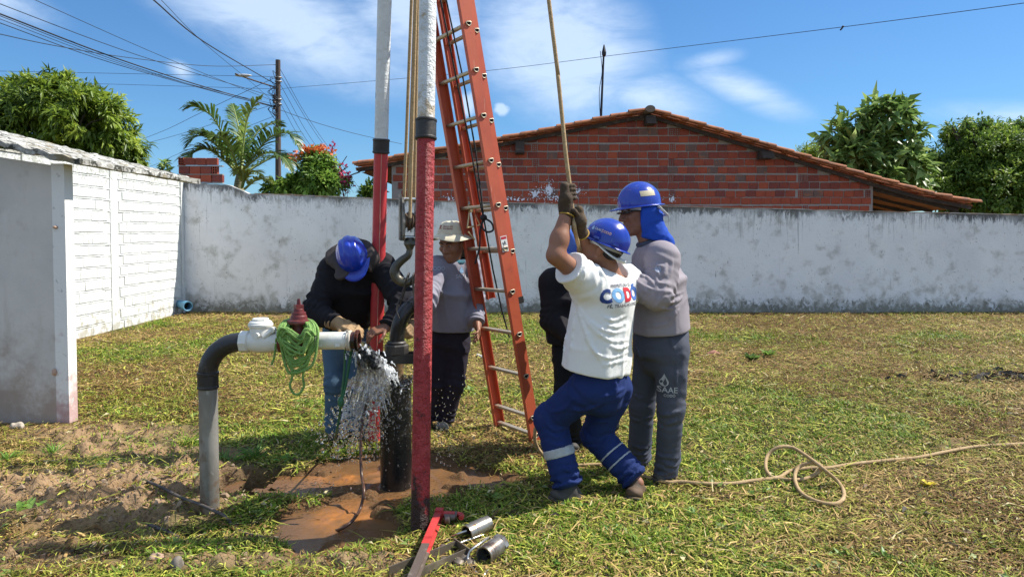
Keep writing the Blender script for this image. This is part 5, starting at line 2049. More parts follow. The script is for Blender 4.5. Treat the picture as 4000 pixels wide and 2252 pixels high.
# rung locks on the fly
gold = M('zinc_bracket', (.55, .42, .22), .4, .7)
for rr_, nm in ((LW - .05, 'rung_lock'),):
    mb = MB()
    c = lp(rr_, FM - .02, 1.66)
    mb.box(c + Lm @ np.array([0, -.02, .05]), (.01, .05, .05), Lm)
    mb.box(c + Lm @ np.array([-.012, -.03, .03]), (.035, .03, .03), Lm)
    for s_ in (-1, 1):
        mb.tube([c + Lm @ np.array([-.01, -.03 + s_ * .012, .03]), c + Lm @ np.array([-.012, -.03 + s_ * .055, -.09])], .007, 6)
        mb.tube([c + Lm @ np.array([-.012, -.03 + s_ * .055, -.12]), c + Lm @ np.array([-.012, -.02 + s_ * .02, -.19])], .006, 6)
    mb.tube([c + Lm @ np.array([-.012, -.09, -.09]), c + Lm @ np.array([-.012, .03, -.09])], .007, 6)
    mb.build(nm, gold, lad)
mb = MB()
c = lp(LW - .03, FM + .02, 1.88)
for dz in (0, .035):
    mb.lathe([(.018, 0), (.018, .015)], c + Lm[:, 2] * dz + Lm[:, 1] * .03, -Lm[:, 0], 10)
mb.build('lock_cam', M('black_rubber', (.015, .015, .015), .7), lad)
# black halyard
mb = MB()
hal = M('black_cord', (.015, .016, .018), .7, bump=(200, .5, .003))
kn = D(1216, 547, 4.93)
mb.tube([D(1106, -10, 4.80), D(1150, 210, 4.85), D(1185, 380, 4.9), D(1205, 500, 4.92), kn], .006, 7)
mb.tube([D(1120, -10, 4.86), D(1165, 200, 4.9), D(1196, 380, 4.93), D(1211, 500, 4.93), kn], .006, 7)
mb.ball(kn, (.026, .024, .024), 8, 6)
mb.tube(spline([kn, D(1212, 570, 4.91), D(1225, 583, 4.90), D(1240, 578, 4.9), D(1236, 560, 4.92), kn], 5), .007, 7)
mb.tube(spline([kn, D(1207, 580, 4.9), D(1206, 620, 4.9), D(1195, 661, 4.9), D(1198, 657, 4.9)], 5), .006, 7)
mb.tube([kn, D(1240, 680, 5.05), D(1262, 780, 5.1), D(1281, 848, 5.13)], .006, 7)
mb.build('halyard', hal, lad)
# warning label on the rail
Rl = np.stack([Lm[:, 1], Lm[:, 2], -Lm[:, 0]], 1)
lc = lp(-.0012, 0, D(1267, 612, 5.0)[2] / lv[2])
for (nm, x0, x1, y0, y1, zz, col) in (('warning_label', -.026, .026, -.055, .055, 0, (.78, .77, .72)), ('label_header', -.022, .022, .032, .050, .0006, (.5, .03, .04)), ('label_band', -.022, .022, -.045, -.038, .0006, (.8, .65, .05))):
    mb = MB()
    mb.prism([(x0, y0), (x1, y0), (x1, y1), (x0, y1)], zz, zz + .0008, Rl, lc)
    if nm == 'warning_label':
        par = mb.build(nm, M(nm, col, .5), lad)
    else:
        mb.build(nm, M(nm, col, .5), par)
mb = MB()
for (x0, y0, x1, y1, w_) in ((-.014, .012, -.002, -.004, .0022), (-.002, -.004, -.012, -.012, .0018), (-.002, -.004, .006, .02, .0022), (.006, .02, .012, -.006, .0016)):
    a, b = lc + Rl @ np.array([x0, y0, .0012]), lc + Rl @ np.array([x1, y1, .0012])
    mb.tube([a, b], w_, 5)
for k_ in range(5):
    mb.prism([(-.02, -.018 - k_ * .0045), (.02, -.018 - k_ * .0045), (.02, -.0195 - k_ * .0045), (-.02, -.0195 - k_ * .0045)][::-1], .0007, .0013, Rl, lc)
mb.build('label_print', M('label_ink', (.06, .06, .05), .6), par)

# ================================================================== the hauling rope
def zr(x, y, h=.026):
    p = G(x, y)
    return G(x, y, float(height(p[0], p[1])) + h)


def Zm(zx, zy, h=.028):
    return zr((2600 + zx / 1.3157) / SX, (1150 + zy / 1.3157) / SY, h)


hands = D(1440, 500, 3.68)
pts = [np.array([-.23, 4.0, 6.2]), D(1380, 0, 3.765), D(1404, 200, 3.74), D(1422, 380, 3.70), D(1431, 455, 3.69), D(1436, 500, 3.685), D(1442, 545, 3.68), D(1448, 590, 3.68)]
pts += [D(1470, 680, 4.05), D(1500, 860, 4.25), D(1440, 1000, 4.30), D(1358, 1060, 4.3), D(1345, 1095, 4.3), D(1352, 1125, 4.32), D(1375, 1152, 4.36)]
pts += [zr(1400, 1163), zr(1450, 1169), zr(1520, 1168), zr(1580, 1185), zr(1640, 1203), zr(1680, 1212)]
pts += [Zm(75, 960), Zm(200, 970), Zm(340, 970), Zm(450, 955), Zm(560, 945), Zm(640, 950), Zm(720, 945, .02), Zm(790, 905, .05), Zm(795, 875, .09), Zm(740, 865, .10), Zm(680, 890, .07), Zm(665, 950, .04), Zm(700, 1020, .03), Zm(790, 1065, .028), Zm(880, 1072, .028), Zm(918, 1030, .03),
        Zm(890, 965, .03), Zm(800, 885, .12), Zm(720, 825, .12), Zm(650, 785, .13), Zm(580, 783, .13), Zm(525, 825, .09), Zm(515, 890, .05), Zm(545, 935, .03), Zm(590, 935, .026), Zm(640, 905, .026), Zm(740, 890, .028), Zm(830, 890), Zm(960, 870), Zm(1150, 850), Zm(1300, 835), Zm(1450, 805), Zm(1600, 780), Zm(1840, 765), Zm(2200, 740)]
mb = MB()
mb.tube(spline(pts, 7), .0112, 9)
tag(mb.build('hauling_rope', tan_rope), 'tan hauling rope gripped by the man in white and looping across the grass', 'rope')

# ================================================================== tools by the front pole
def Zt(zx, zy, h=0.):
    return G((1450 + zx / 4.293) / SX, (1950 + zy / 4.293) / SY, h)


wr_red = M('wrench_red', (.52, .05, .045), .4, layers=[dict(c=(.36, .03, .03), s=18, lo=.5, hi=.7)], bump=(40, .2, .004))
wr_grey = M('wrench_worn_steel', (.17, .13, .11), .5, .5, layers=[dict(c=(.28, .24, .2), s=20, lo=.5, hi=.7)], bump=(40, .3, .004))
wrench = thing('pipe_wrench', Zt(1050, 700), 'big red pipe wrench lying against the foot of the front pole', 'wrench')
h0, h1, h2 = Zt(700, 1330, .10), Zt(905, 830, .075), Zt(1130, 280, .05)
ax_ = nz(h2 - h0)
up_ = nz(np.array([0, 0, 1.]) - ax_ * ax_[2])
sd_ = np.cross(ax_, up_)
Rw = np.stack([sd_, up_, ax_], 1)


def ibar(mb, a, b, w, h):
    L = np.linalg.norm(b - a)
    mb.prism([(-w, -h), (w, -h), (w, -h + .007), (.006, -h + .009), (.006, h - .009), (w, h - .007), (w, h), (-w, h), (-w, h - .007), (-.006, h - .009), (-.006, -h + .009), (-w, -h + .007)], 0, L, Rw, a)


mb = MB()
ibar(mb, h0 - ax_ * .12, h1, .017, .024)
mb.build('bare_handle', wr_grey, wrench)
mb = MB()
ibar(mb, h1 + ax_ * .002, h2, .018, .026)
mb.prism([(-.02, -.03), (.02, -.03), (.02, .03), (-.02, .03)], 0, .05, Rw, h2)
mb.build('red_handle', wr_red, wrench)
mb = MB()
rt = nz(np.array([1., .0, 0]) - ax_ * ax_[0])
hj = h2 + ax_ * .035
mb.tube(spline([hj - rt * .02, hj + rt * .05, hj + rt * .095, hj + rt * .115 - ax_ * .02, hj + rt * .118 - ax_ * .055], 5), [.020] * 6 + list(np.linspace(.019, .014, 15)), 8, sq=.8)
mb.build('hook_jaw', wr_red, wrench)
mb = MB()
mb.tube([hj - ax_ * .055 + rt * .03, hj - ax_ * .045 + rt * .085], [.02, .015], 8)
mb.lathe([(.02, -.013), (.024, -.01), (.024, .01), (.02, .013)], hj - ax_ * .075 + rt * .05, rt, 14)
mb.tube([hj - ax_ * .02 + rt * .088 + up_ * .02 * math.cos(t_) - ax_ * .02 * math.sin(t_) for t_ in np.linspace(0, 3.1, 8)], .006, 6)
mb.build('heel_jaw', wr_grey, wrench)

steel_tool = M('oily_tool_steel', (.30, .28, .25), .33, .75, layers=[dict(c=(.14, .10, .08), s=11, lo=.5, hi=.65), dict(c=(.28, .15, .08), s=16, lo=.58, hi=.7)], bump=(40, .3, .004))
rod_m = M('bright_rod', (.5, .49, .47), .3, .85, layers=[dict(c=(.25, .2, .16), s=30, lo=.55, hi=.7)])


def bail(name, label, a, b, r, rod, hexend):
    t_ = thing(name, a * np.array([1, 1, 0]), label, 'pipe fitting', 'pipe elevator caps lying in the grass')
    u = nz(b - a)
    L = float(np.linalg.norm(b - a))
    mb = MB()
    mb.lathe([(r * .86, .02), (r * .86, 0), (r, 0), (r, L * .28), (r * 1.03, L * .3), (r * 1.03, L * .36), (r, L * .38), (r, L * .8), (r * .93, L * .84), (r * .93, L), (r * .4, L), (r * .4, L * .5), (r * .86, L * .48), (r * .86, .0)], a, u, 26, cap=False)
    mb.build('sleeve', steel_tool, t_)
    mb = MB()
    mb.lathe([(r * .86, L * .47), (.001, L * .47)], a, u, 20, cap=False)  # disc coloured black as the shade deep in the sleeve
    mb.build('bore', M('hollow_shade_black', (.02, .02, .02), .9), t_)
    if hexend:
        mb = MB()
        mb.lathe([(r * .8, L * .98), (r * 1.04, L), (r * 1.04, L * 1.22), (r * .8, L * 1.24)], a, u, 6, False)
        mb.build('hex_nut', steel_tool, t_)
    mb = MB()
    mb.tube(spline(rod, 7), .0055, 9)
    mb.build('bail_rod', rod_m, t_)


a, b = Zt(1600, 570, .045), Zt(1960, 440, .055)
b[1] = a[1] + .10
bail('pipe_elevator', 'steel pipe cap with bent wire bail, the farther of two in the grass', a, b, .040, [Zt(1880, 590, .03), Zt(1650, 665, .03), Zt(1440, 735, .028), Zt(1330, 715, .02), Zt(1265, 675, .02), Zt(1330, 625, .025), Zt(1460, 570, .05), Zt(1600, 520, .06)], False)
a, b = Zt(1890, 945, .045), Zt(2130, 760, .05)
b[1] = a[1] + .10
bail('pipe_elevator', 'steel pipe cap with hex nut and looped bail rod, nearest the camera', a, b, .043, [Zt(1960, 640, .075), Zt(1830, 730, .08), Zt(1690, 830, .07), Zt(1630, 920, .05), Zt(1625, 1030, .03), Zt(1690, 1140, .02), Zt(1790, 1240, .012), Zt(1880, 1270, .015), Zt(1960, 1180, .02)], True)
chan = thing('steel_channel', Zt(1000, 1050), 'rusty steel channel bar lying under the pipe wrench', 'steel bar')
ch_m = M('channel_steel', (.17, .14, .11), .5, .5, layers=[dict(c=(.26, .22, .17), s=9, lo=.5, hi=.7), dict(c=(.16, .2, .10), s=5, lo=.55, hi=.7, a=.6)], bump=(40, .3, .005))
for (p, q, nm) in ((Zt(1430, 880, 0), Zt(300, 1330, 0), 'flange'), (Zt(1610, 1010, 0), Zt(560, 1480, 0), 'flange')):
    mb = MB()
    u = nz(q - p)
    s_ = np.array([-u[1], u[0], 0])
    Rm = np.stack([u, s_, [0, 0, 1]], 1)
    L = np.linalg.norm(q - p)
    mb.box((p + q) / 2 + np.array([0, 0, .022]), (L, .006, .066), Rm)
    mb.build(nm, ch_m, chan)
p, q, p2, q2 = Zt(1430, 880), Zt(300, 1330), Zt(1610, 1010), Zt(560, 1480)
mb = MB()
mb.add([p + [0, 0, .012], p2 + [0, 0, .012], q2 + [0, 0, .012], q + [0, 0, .012], p + [0, 0, .004], p2 + [0, 0, .004], q2 + [0, 0, .004], q + [0, 0, .004]], [(0, 1, 2, 3), (7, 6, 5, 4), (0, 4, 5, 1), (1, 5, 6, 2), (2, 6, 7, 3), (3, 7, 4, 0)])
mb.build('web', ch_m, chan)
mb = MB()
pm = (p + p2) / 2
u = nz(p2 - p)
mb.box(pm + np.array([0, 0, .03]) + u * .0, (np.linalg.norm(p2 - p) * 1.5, .006, .06), np.stack([u, [-u[1], u[0], 0], [0, 0, 1]], 1))
for (zx, zy) in ((1200, 830), (1460, 1060), (1650, 1080), (1560, 1000)):
    mb.lathe([(.03, 0), (.032, .02), (.02, .035)], Zt(zx, zy + 60, .0), (.3, .2, .9), 10)
mb.build('end_plate', ch_m, chan)

# ---- black cable in the dirt
mb = MB()
cp = [(110, 1160), (180, 1156), (230, 1170), (300, 1193), (335, 1198), (400, 1222), (455, 1250), (500, 1266), (540, 1284), (565, 1297), (585, 1320), (610, 1337), (650, 1348), (700, 1352)]
mb.tube(spline([zr(x, y, .012) for (x, y) in cp], 6), .0085, 8)
tag(mb.build('ground_cable', M('dusty_black_cable', (.07, .06, .055), .7, layers=[dict(c=(.2, .15, .11), s=9, lo=.5, hi=.65)])), 'dusty black cable running over the dug earth past the riser', 'cable')
mb = MB()
mb.tube(spline([zr(375, 1318, .02), zr(400, 1328, .02), zr(425, 1338, .015), zr(448, 1350, .012)], 5), .009, 8)
tag(mb.build('cable_offcut', M('dusty_black_cable', (.07, .06, .055), .7)), 'short cut piece of black cable on the ground below the mound', 'cable')
# ================================================================== people
def rot_about(v, ax, a):
    v, ax = np.asarray(v, float), nz(ax)
    return v * math.cos(a) + np.cross(ax, v) * math.sin(a) + ax * np.dot(ax, v) * (1 - math.cos(a))


def hframe(fwd, up):
    f = nz(fwd)
    u = nz(np.asarray(up, float) - f * np.dot(f, up))
    return np.stack([np.cross(f, u), f, u], 1)        # right, forward, up


skin_a = M('skin_brown', (.29, .135, .08), .5, spec=.4, layers=[dict(c=(.22, .095, .06), s=9, lo=.45, hi=.7, a=.6), dict(c=(.27, .13, .085), s=24, lo=.5, hi=.7, a=.4)], bump=(90, .2, .003))
skin_b = M('skin_dark', (.22, .10, .06), .48, spec=.4, layers=[dict(c=(.16, .07, .045), s=9, lo=.45, hi=.7, a=.6), dict(c=(.2, .09, .06), s=24, lo=.5, hi=.7, a=.4)], bump=(90, .2, .003))
helmet_blue = M('helmet_blue', (.006, .035, .33), .22, coat=.4, layers=[dict(c=(.02, .06, .38), s=5, lo=.45, hi=.7, a=.6), dict(c=(.16, .20, .42), s=46, st=(1, 1, .25), lo=.63, hi=.70, a=.6), dict(c=(.10, .09, .08), s=14, lo=.60, hi=.76, a=.45, d=8)], rvar=.10)
strap_grey = M('strap_grey', (.50, .50, .49), .55)
hair_m = M('hair_black', (.012, .010, .009), .6, bump=(220, .8, .004))
sole_m = M('rubber_sole', (.06, .05, .04), .8)
boot_m = M('worn_boot', (.05, .045, .04), .7, layers=[dict(c=(.16, .13, .10), s=9, lo=.5, hi=.7)], bump=(60, .4, .004))
bone = M('eye_white', (.6, .57, .52), .3)
dark = M('eye_dark', (.012, .009, .008), .25)


def cloth(name, col, col2, rough=.85, mud=None, weave=420):
    L = [dict(c=col2, s=5, lo=.42, hi=.72, a=.7)]
    # creases too fine for the mesh come from bump
    if mud:
        L.append(dict(c=mud, s=7, lo=.62, hi=.8, a=.7))
    return M(name, col, rough, spec=.2, layers=L, bump=[(weave, .25, .002), (60, .2, .006)])


def add_head(V, c, H, s=1.0):
    def P(x, y, z):
        return c + H @ (np.array([x, y, z]) * s)
    V.add(s_ell(P(0, -.012, .030), H, np.array([.077, .097, .088]) * s), .01)
    V.add(s_ell(P(0, .028, -.030), H, np.array([.062, .066, .082]) * s), .04)
    V.add(s_cone(P(-.05, .0, -.055), P(0, .062, -.098), .022 * s, .022 * s), .035)
    V.add(s_cone(P(.05, .0, -.055), P(0, .062, -.098), .022 * s, .022 * s), .035)
    V.add(s_ell(P(0, .072, -.100), H, np.array([.022, .018, .018]) * s), .02)
    for q in (-1, 1):
        V.add(s_cone(P(q * .012, .088, .026), P(q * .05, .072, .022), .011 * s, .010 * s), .014)      # brow
        V.add(s_ell(P(q * .042, .066, -.022), H, np.array([.022, .02, .018]) * s), .022)                # cheek
        V.cut(s_ell(P(q * .031, .098, .004), H, np.array([.017, .015, .010]) * s), .012)
        V.add(s_ell(P(q * .031, .077, .005), H, np.array([.013, .013, .012]) * s), .004)
        V.add(s_ell(P(q * .079, -.008, -.010), np.stack([rot_about(H[:, 0], H[:, 2], -.35 * q), rot_about(H[:, 1], H[:, 2], -.35 * q), H[:, 2]], 1), np.array([.009, .021, .031]) * s), .008)
        V.add(s_ell(P(q * .014, .099, -.036), H, np.array([.011, .011, .009]) * s), .008)               # nostril wing
    V.add(s_cone(P(0, .090, .018), P(0, .111, -.030), .009 * s, .0135 * s), .012)
    V.add(s_cone(P(-.020, .086, -.064), P(.020, .086, -.064), .0085 * s, .0085 * s), .010)
    V.add(s_cone(P(-.016, .087, -.077), P(.016, .087, -.077), .0095 * s, .0095 * s), .010)
    V.cut(s_cone(P(-.021, .099, -.0705), P(.021, .099, -.0705), .0022 * s, .0022 * s), .003)


def add_hand(V, w, d, n, thumb, r=.0088, curl=(.45, .5, .5), spread=.10, L=1.0, k=.006):
    """open or half-closed hand: w wrist, d finger direction, n palm normal, thumb = +1/-1 side of d x n"""
    d = nz(d)
    n = nz(np.asarray(n) - d * np.dot(n, d))
    t = np.cross(d, n) * thumb
    F = np.stack([t, n, d], 1)
    V.add(s_cone(w - d * .02, w + d * .03, .026 + r - .0088, .028 + r - .0088), .02)
    V.add(s_box(w + d * .055 * L, F, np.array([.040 + (r - .0088), .0145 + (r - .0088), .048 * L]), .013), .02)
    for i, (off, ln) in enumerate(((.031, .92), (.011, 1.05), (-.010, .97), (-.029, .76))):
        p = w + d * .095 * L + t * off - n * .002
        dr = rot_about(d, n, -spread * (1 - i * .66) * thumb)
        for sgl, cv, rr in ((.042, curl[0], 1.), (.027, curl[1], .94), (.021, curl[2], .85)):
            dr = rot_about(dr, np.cross(dr, n), cv * (1 + .12 * (i - 1.5)))
            q = p + dr * sgl * ln * L
            V.add(s_cone(p, q, r * rr, r * rr * .93), k)
            p = q
    p = w + d * .03 * L + t * .032
    dr = nz(t * .75 + d * .65 + n * .25)
    for sgl, rr in ((.042, 1.25), (.032, 1.1), (.025, .95)):
        q = p + dr * sgl * L
        V.add(s_cone(p, q, r * rr, r * rr * .95), .008)
        p = q
        dr = nz(dr * .8 + d * .4 + n * .3)


def add_fist(V, w, rp, rd, palm, r=.0115, a_end=4.3):
    """glove closed round a rope: rp point on rope, rd rope direction (towards index finger), palm = direction from the rope to the palm"""
    rd = nz(rd)
    palm = nz(np.asarray(palm) - rd * np.dot(palm, rd))
    tn = np.cross(rd, palm)
    V.add(s_cone(w, rp + palm * .036 - rd * .03, .033, .034), .02)
    V.add(s_cone(rp + palm * .034 - rd * .030, rp + palm * .034 + rd * .030, .024, .026), .02)
    for k in range(4):
        c = rp + rd * (k - 1.5) * .0215
        R0 = .026 - .001 * abs(k - 1.6)
        pts = [c + (palm * math.cos(a) + tn * math.sin(a)) * R0 for a in np.linspace(.35, a_end - .25 * (k == 0), 7)]
        for i, (p, q) in enumerate(zip(pts[:-1], pts[1:])):
            V.add(s_cone(p, q, r * (1 - .035 * i), r * (1 - .035 * (i + 1))), .004)
    th = [rp + palm * .036 - rd * .01 - tn * .012, rp + palm * .012 + rd * .028 - tn * .032, rp - palm * .016 + rd * .040 - tn * .024, rp - palm * .032 + rd * .036 + tn * .0]
    for p, q in zip(th[:-1], th[1:]):
        V.add(s_cone(p, q, r * 1.15, r * 1.02), .006)


def boot(root, A, toe, K, mat=None, r=.05):
    """work boot: A ankle, toe point on the ground level, K knee (for the shaft direction)"""
    A, toe = np.asarray(A, float), np.asarray(toe, float)
    f = nz((toe - A) * np.array([1, 1, .0]) + np.array([0, 0, (toe[2] - A[2] + .085)]))
    up = nz(np.array([0, 0, 1.]) - f * f[2])
    sd = np.cross(f, up)
    F = np.stack([sd, f, up], 1)
    gz = toe - f * .10
    gz = np.array([gz[0], gz[1], toe[2]]) + f * 0
    lo = np.minimum(A, toe) - .16
    hi = np.maximum(A, toe) + .16
    V = Vox(lo, hi, .006)
    c = toe - f * .115 + up * .005
    V.add(s_ell(toe - f * .055 + up * .035, F, (.049, .066, .038)), .01)
    V.add(s_ell(toe - f * .155 + up * .042, F, (.042, .085, .046)), .03)
    V.add(s_cone(toe - f * .185 + up * .05, A + (np.asarray(K) - A) * .08, .044, .05), .03)
    V.clip(toe - f * .1 + up * .010, -up)
    V.disp(lambda X, Y, Z: -.004 * (vnoise(X * 40, Y * 40, Z * 40) - .5))
    o = V.build('boot', mat or boot_m, root)
    V = Vox(lo, hi, .006)
    V.add(s_ell(toe - f * .065 + up * .008, F, (.053, .074, .03)), .01)
    V.add(s_ell(toe - f * .165 + up * .008, F, (.045, .075, .03)), .03)
    V.clip(toe - f * .1 + up * .015, up)
    V.clip(toe - f * .1 - up * .012, -up)
    V.build('sole', sole_m, o)
    return o


def helmet(root, c, H, mat, ridges=3, s=1.0, peak=.052):
    """hard hat: ribbed shell, brim with peak"""
    a, b, hgt = .107 * s, .132 * s, .130 * s

    def pt(th, ph, off=0.):
        x = a * math.sin(th) * math.sin(ph)
        y = b * math.sin(th) * math.cos(ph)
        z = hgt * math.cos(th)
        e = off
        fade = min(1, max(0, (math.pi / 2 - th) / .35)) 
        for cx, w_, am in (((0, .022, .0085), (.050, .012, .006), (-.050, .012, .006)) if ridges == 3 else ((0, .030, .006),)):
            e += am * fade * math.exp(-(((x / s) - cx) / w_) ** 4)
        nrm = nz([x / a ** 2, y / b ** 2, z / hgt ** 2])
        return c + H @ (np.array([x, y, z]) + nrm * e)
    mb = MB()
    n, m = 56, 22
    V, F = [], []
    for i in range(m + 1):
        th = .001 + (math.pi / 2 + .12) * i / m
        for j in range(n):
            V.append(pt(th, 2 * math.pi * j / n))
    for i in range(m):
        for j in range(n):
            j2 = (j + 1) % n
            F.append((i * n + j, (i + 1) * n + j, (i + 1) * n + j2, i * n + j2))
    k = len(V)
    mb.add(V, F, True)
    sh = mb.build('helmet', mat, root)
    mb = MB()
    V, F = [], []
    for (w_, dz) in ((-.003, .006), (0, .0), (.6, -.002), (1., -.004), (1.0, -.009), (.5, -.008), (-.02, -.006)):
        for j in range(n):
            ph = 2 * math.pi * j / n
            fr = max(0, math.cos(ph)) ** 3
            wid = (.016 + peak * fr + .006 * max(0, -math.cos(ph)) ** 2) * s
            dirv = nz([a * math.sin(ph) * .8, b * math.cos(ph), 0])
            th = math.pi / 2 + .06
            base = np.array([a * math.sin(th) * math.sin(ph), b * math.sin(th) * math.cos(ph), hgt * math.cos(th)])
            drop = -.010 * s * fr * max(0, w_) * (1 - .0) - .006 * (abs(math.sin(ph)) ** 2) * 0
            V.append(c + H @ (base + dirv * wid * w_ + np.array([0, 0, dz + drop])))
    r_ = 7
    for i in range(r_):
        i2 = (i + 1) % r_
        for j in range(n):
            j2 = (j + 1) % n
            F.append((i * n + j, i2 * n + j, i2 * n + j2, i * n + j2))
    mb.add(V, F, True)
    mb.build('brim', mat, sh)
    # suspension band inside
    mb = MB()
    V = []
    for z in (-.012, -.034):
        for j in range(n):
            ph = 2 * math.pi * j / n
            V.append(c + H @ np.array([a * .88 * math.sin(ph), b * .86 * math.cos(ph), z * s]))
    mb.add(V, [(j, n + j, n + (j + 1) % n, (j + 1) % n) for j in range(n)], True)
    mb.build('head_band', strap_grey, sh)
    return sh


def surf(o):
    me = o.data
    w = wloc(o)
    return BVHTree.FromPolygons([v.co + w for v in me.vertices], [tuple(p.vertices) for p in me.polygons])


_TXT = {}


def text_verts(s, bold=0.0, sub=2):
    """filled outline of a string as triangles, cap height about 1 -> verts, faces"""
    cu = bpy.data.curves.new('t', 'FONT')
    cu.body = s
    cu.size = 1.0
    cu.align_x = 'CENTER'
    cu.align_y = 'CENTER'
    cu.offset = bold
    cu.resolution_u = 3
    ob = bpy.data.objects.new('t', cu)
    COL.objects.link(ob)
    bpy.context.view_layer.update()
    me = bpy.data.meshes.new_from_object(ob.evaluated_get(bpy.context.evaluated_depsgraph_get()))
    bpy.data.objects.remove(ob)
    bpy.data.curves.remove(cu)
    bm = bmesh.new()
    bm.from_mesh(me)
    bpy.data.meshes.remove(me)
    bmesh.ops.triangulate(bm, faces=bm.faces)
    for _ in range(sub):
        ed = [e for e in bm.edges if e.calc_length() > .16]
        if ed:
            bmesh.ops.subdivide_edges(bm, edges=ed, cuts=1, use_grid_fill=False)
            bmesh.ops.triangulate(bm, faces=bm.faces)
    V = np.array([v.co[:] for v in bm.verts])
    F = [tuple(v.index for v in f.verts) for f in bm.faces]
    bm.free()
    return V, F


def stick(name, V2, F, target, c, xd, yd, size, mat, parent, off=.0025, bvh=None):
    """lay flat artwork (xy) onto the surface of target around c"""
    bvh = bvh or surf(target)
    xd = nz(xd)
    yd = nz(np.asarray(yd) - xd * np.dot(xd, yd))
    nd = np.cross(xd, yd)
    out = []
    for v in V2:
        p = np.asarray(c) + xd * v[0] * size + yd * v[1] * size
        hit = bvh.ray_cast(Vector(p + nd * .35), Vector(-nd), .8)
        if hit[0] is not None:
            q = np.array(hit[0]) + nd * off
        else:
            q = p - nd * .03
        out.append(q)
    out = np.array(out)
    # drop triangles that fell over an edge
    keep = []
    for f in F:
        P = out[list(f)]
        if max(np.linalg.norm(P[0] - P[1]), np.linalg.norm(P[1] - P[2]), np.linalg.norm(P[2] - P[0])) < .075:
            keep.append(f)
    if not keep:
        return None
    mb = MB()
    mb.add(out, keep, False)
    return mb.build(name, mat, parent)


def ink(col, nm):
    return M('print_' + nm, col, .7)


def drop_shape(n=20):
    """water-drop outline as a fan, unit height"""
    P = []
    for t_ in np.linspace(0, 2 * math.pi, n, endpoint=False):
        r_ = .33
        x = r_ * math.sin(t_) * (1 if math.cos(t_) < .2 else (1 - (math.cos(t_) - .2) / .8) ** .7)
        y = -r_ * math.cos(t_ + math.pi) if math.cos(t_) < 0 else r_ * math.cos(t_) + .35 * max(0, math.cos(t_)) ** 2
        P.append((x, y - .12, 0))
    V = [(0, -.08, 0)] + P
    return np.array(V), [(0, 1 + i, 1 + (i + 1) % n) for i in range(n)]


def folds(U, Vv, fu, fv, amp, seed=0., pw=1.0):
    """drape: quick variation along U, slow along Vv"""
    U, Vv = nz(U), nz(Vv)
    W = np.cross(U, Vv)

    def fn(X, Y, Z):
        a = X * U[0] + Y * U[1] + Z * U[2]
        b = X * Vv[0] + Y * Vv[1] + Z * Vv[2]
        c = X * W[0] + Y * W[1] + Z * W[2]
        wob = vnoise(a * 4 + seed, b * 4, c * 4 + seed)
        n = vnoise(a * fu + wob * 1.4 + seed, b * fv + seed * 2, c * fu * .6)
        msk = np.clip(vnoise(a * 3.1 + seed * 3, b * 3.1, c * 3.1) * 2.4 - .6, 0, 1)
        rdg = np.clip(1 - np.abs(2 * n - 1) * 1.25, 0, 1)
        n2 = vnoise(a * fu * 2.1 + wob * 2 + seed, b * fv * 2.2, c * fu * 1.3 + seed)
        rd2 = np.clip(1 - np.abs(2 * n2 - 1) * 1.5, 0, 1)
        return -amp * ((rdg ** 2.2) * 1.5 + rd2 ** 2 * .45 - .55) * (.15 + .85 * msk)
    return fn


def bbox(J, pad):
    P = np.array(list(J.values()))
    return P.min(0) - pad, P.max(0) + pad


def body_mesh(root, J, H, mat, hs=1.0, hands=(), arm=(.046, .040, .029), h=.0065):
    """head, neck, trunk, limbs: one skin surface"""
    lo, hi = bbox(J, .17)
    V = Vox(lo, hi, h)
    side = nz(J['LS'] - J['RS'])
    up = nz(J['neck'] - J['pelvis'])
    F = np.stack([side, np.cross(side, up), up], 1)
    F[:, 1] = nz(F[:, 1])
    F[:, 2] = np.cross(F[:, 0], F[:, 1])
    V.add(s_cone(J['pelvis'], J['pelvis'] + (J['neck'] - J['pelvis']) * .8, .07, .095), .03)
    V.add(s_cone(J['neck'] - up * .06, J['head'] - H[:, 2] * .03 - H[:, 1] * .015, .062, .056), .03)
    for s_ in 'LR':
        S, E, Wr = J[s_ + 'S'], J[s_ + 'E'], J[s_ + 'W']
        V.add(s_cone(J['neck'] - up * .05, S, .06, .05), .03)
        V.add(s_cone(S, E, arm[0] + .006, arm[1]), .02)
        V.add(s_cone(E, E + (Wr - E) * .4, arm[1], arm[1] + .003), .02)
        V.add(s_cone(E + (Wr - E) * .35, Wr, arm[1] + .002, arm[2]), .02)
        V.add(s_cone(J['pelvis'], J[s_ + 'H'], .05, .05), .02)
        V.add(s_cone(J[s_ + 'H'], J[s_ + 'K'], .056, .046), .02)
        V.add(s_cone(J[s_ + 'K'], J[s_ + 'A'], .047, .034), .02)
    add_head(V, J['head'], H, hs)
    for fn in hands:
        fn(V)
    return V.build('body', mat, root)


def eyes(root, J, H, body, s=1.0, brow=True, narrow=.5):
    for q in (-1, 1):
        c = J['head'] + H @ (np.array([q * .031, .0875, .006]) * s)
        mb = MB()
        mb.ball(c, np.array([.0115, .0065, .0055 * narrow * 2]) * s, 10, 6, H)
        e = mb.build('eye', bone, root)
        mb = MB()
        mb.ball(c + H @ np.array([-.002 * q, .0045, -.0005]), np.array([.0052, .004, .0052]) * s, 8, 6, H)
        mb.build('iris', dark, e)
        if brow:
            mb = MB()
            P = [J['head'] + H @ (np.array([q * x, y, z]) * s) for (x, y, z) in ((.012, .1, .0255), (.03, .098, .031), (.05, .086, .027))]
            mb.tube(spline(P, 4), .0038 * s, 6)
            mb.build('eyebrow', hair_m, root)


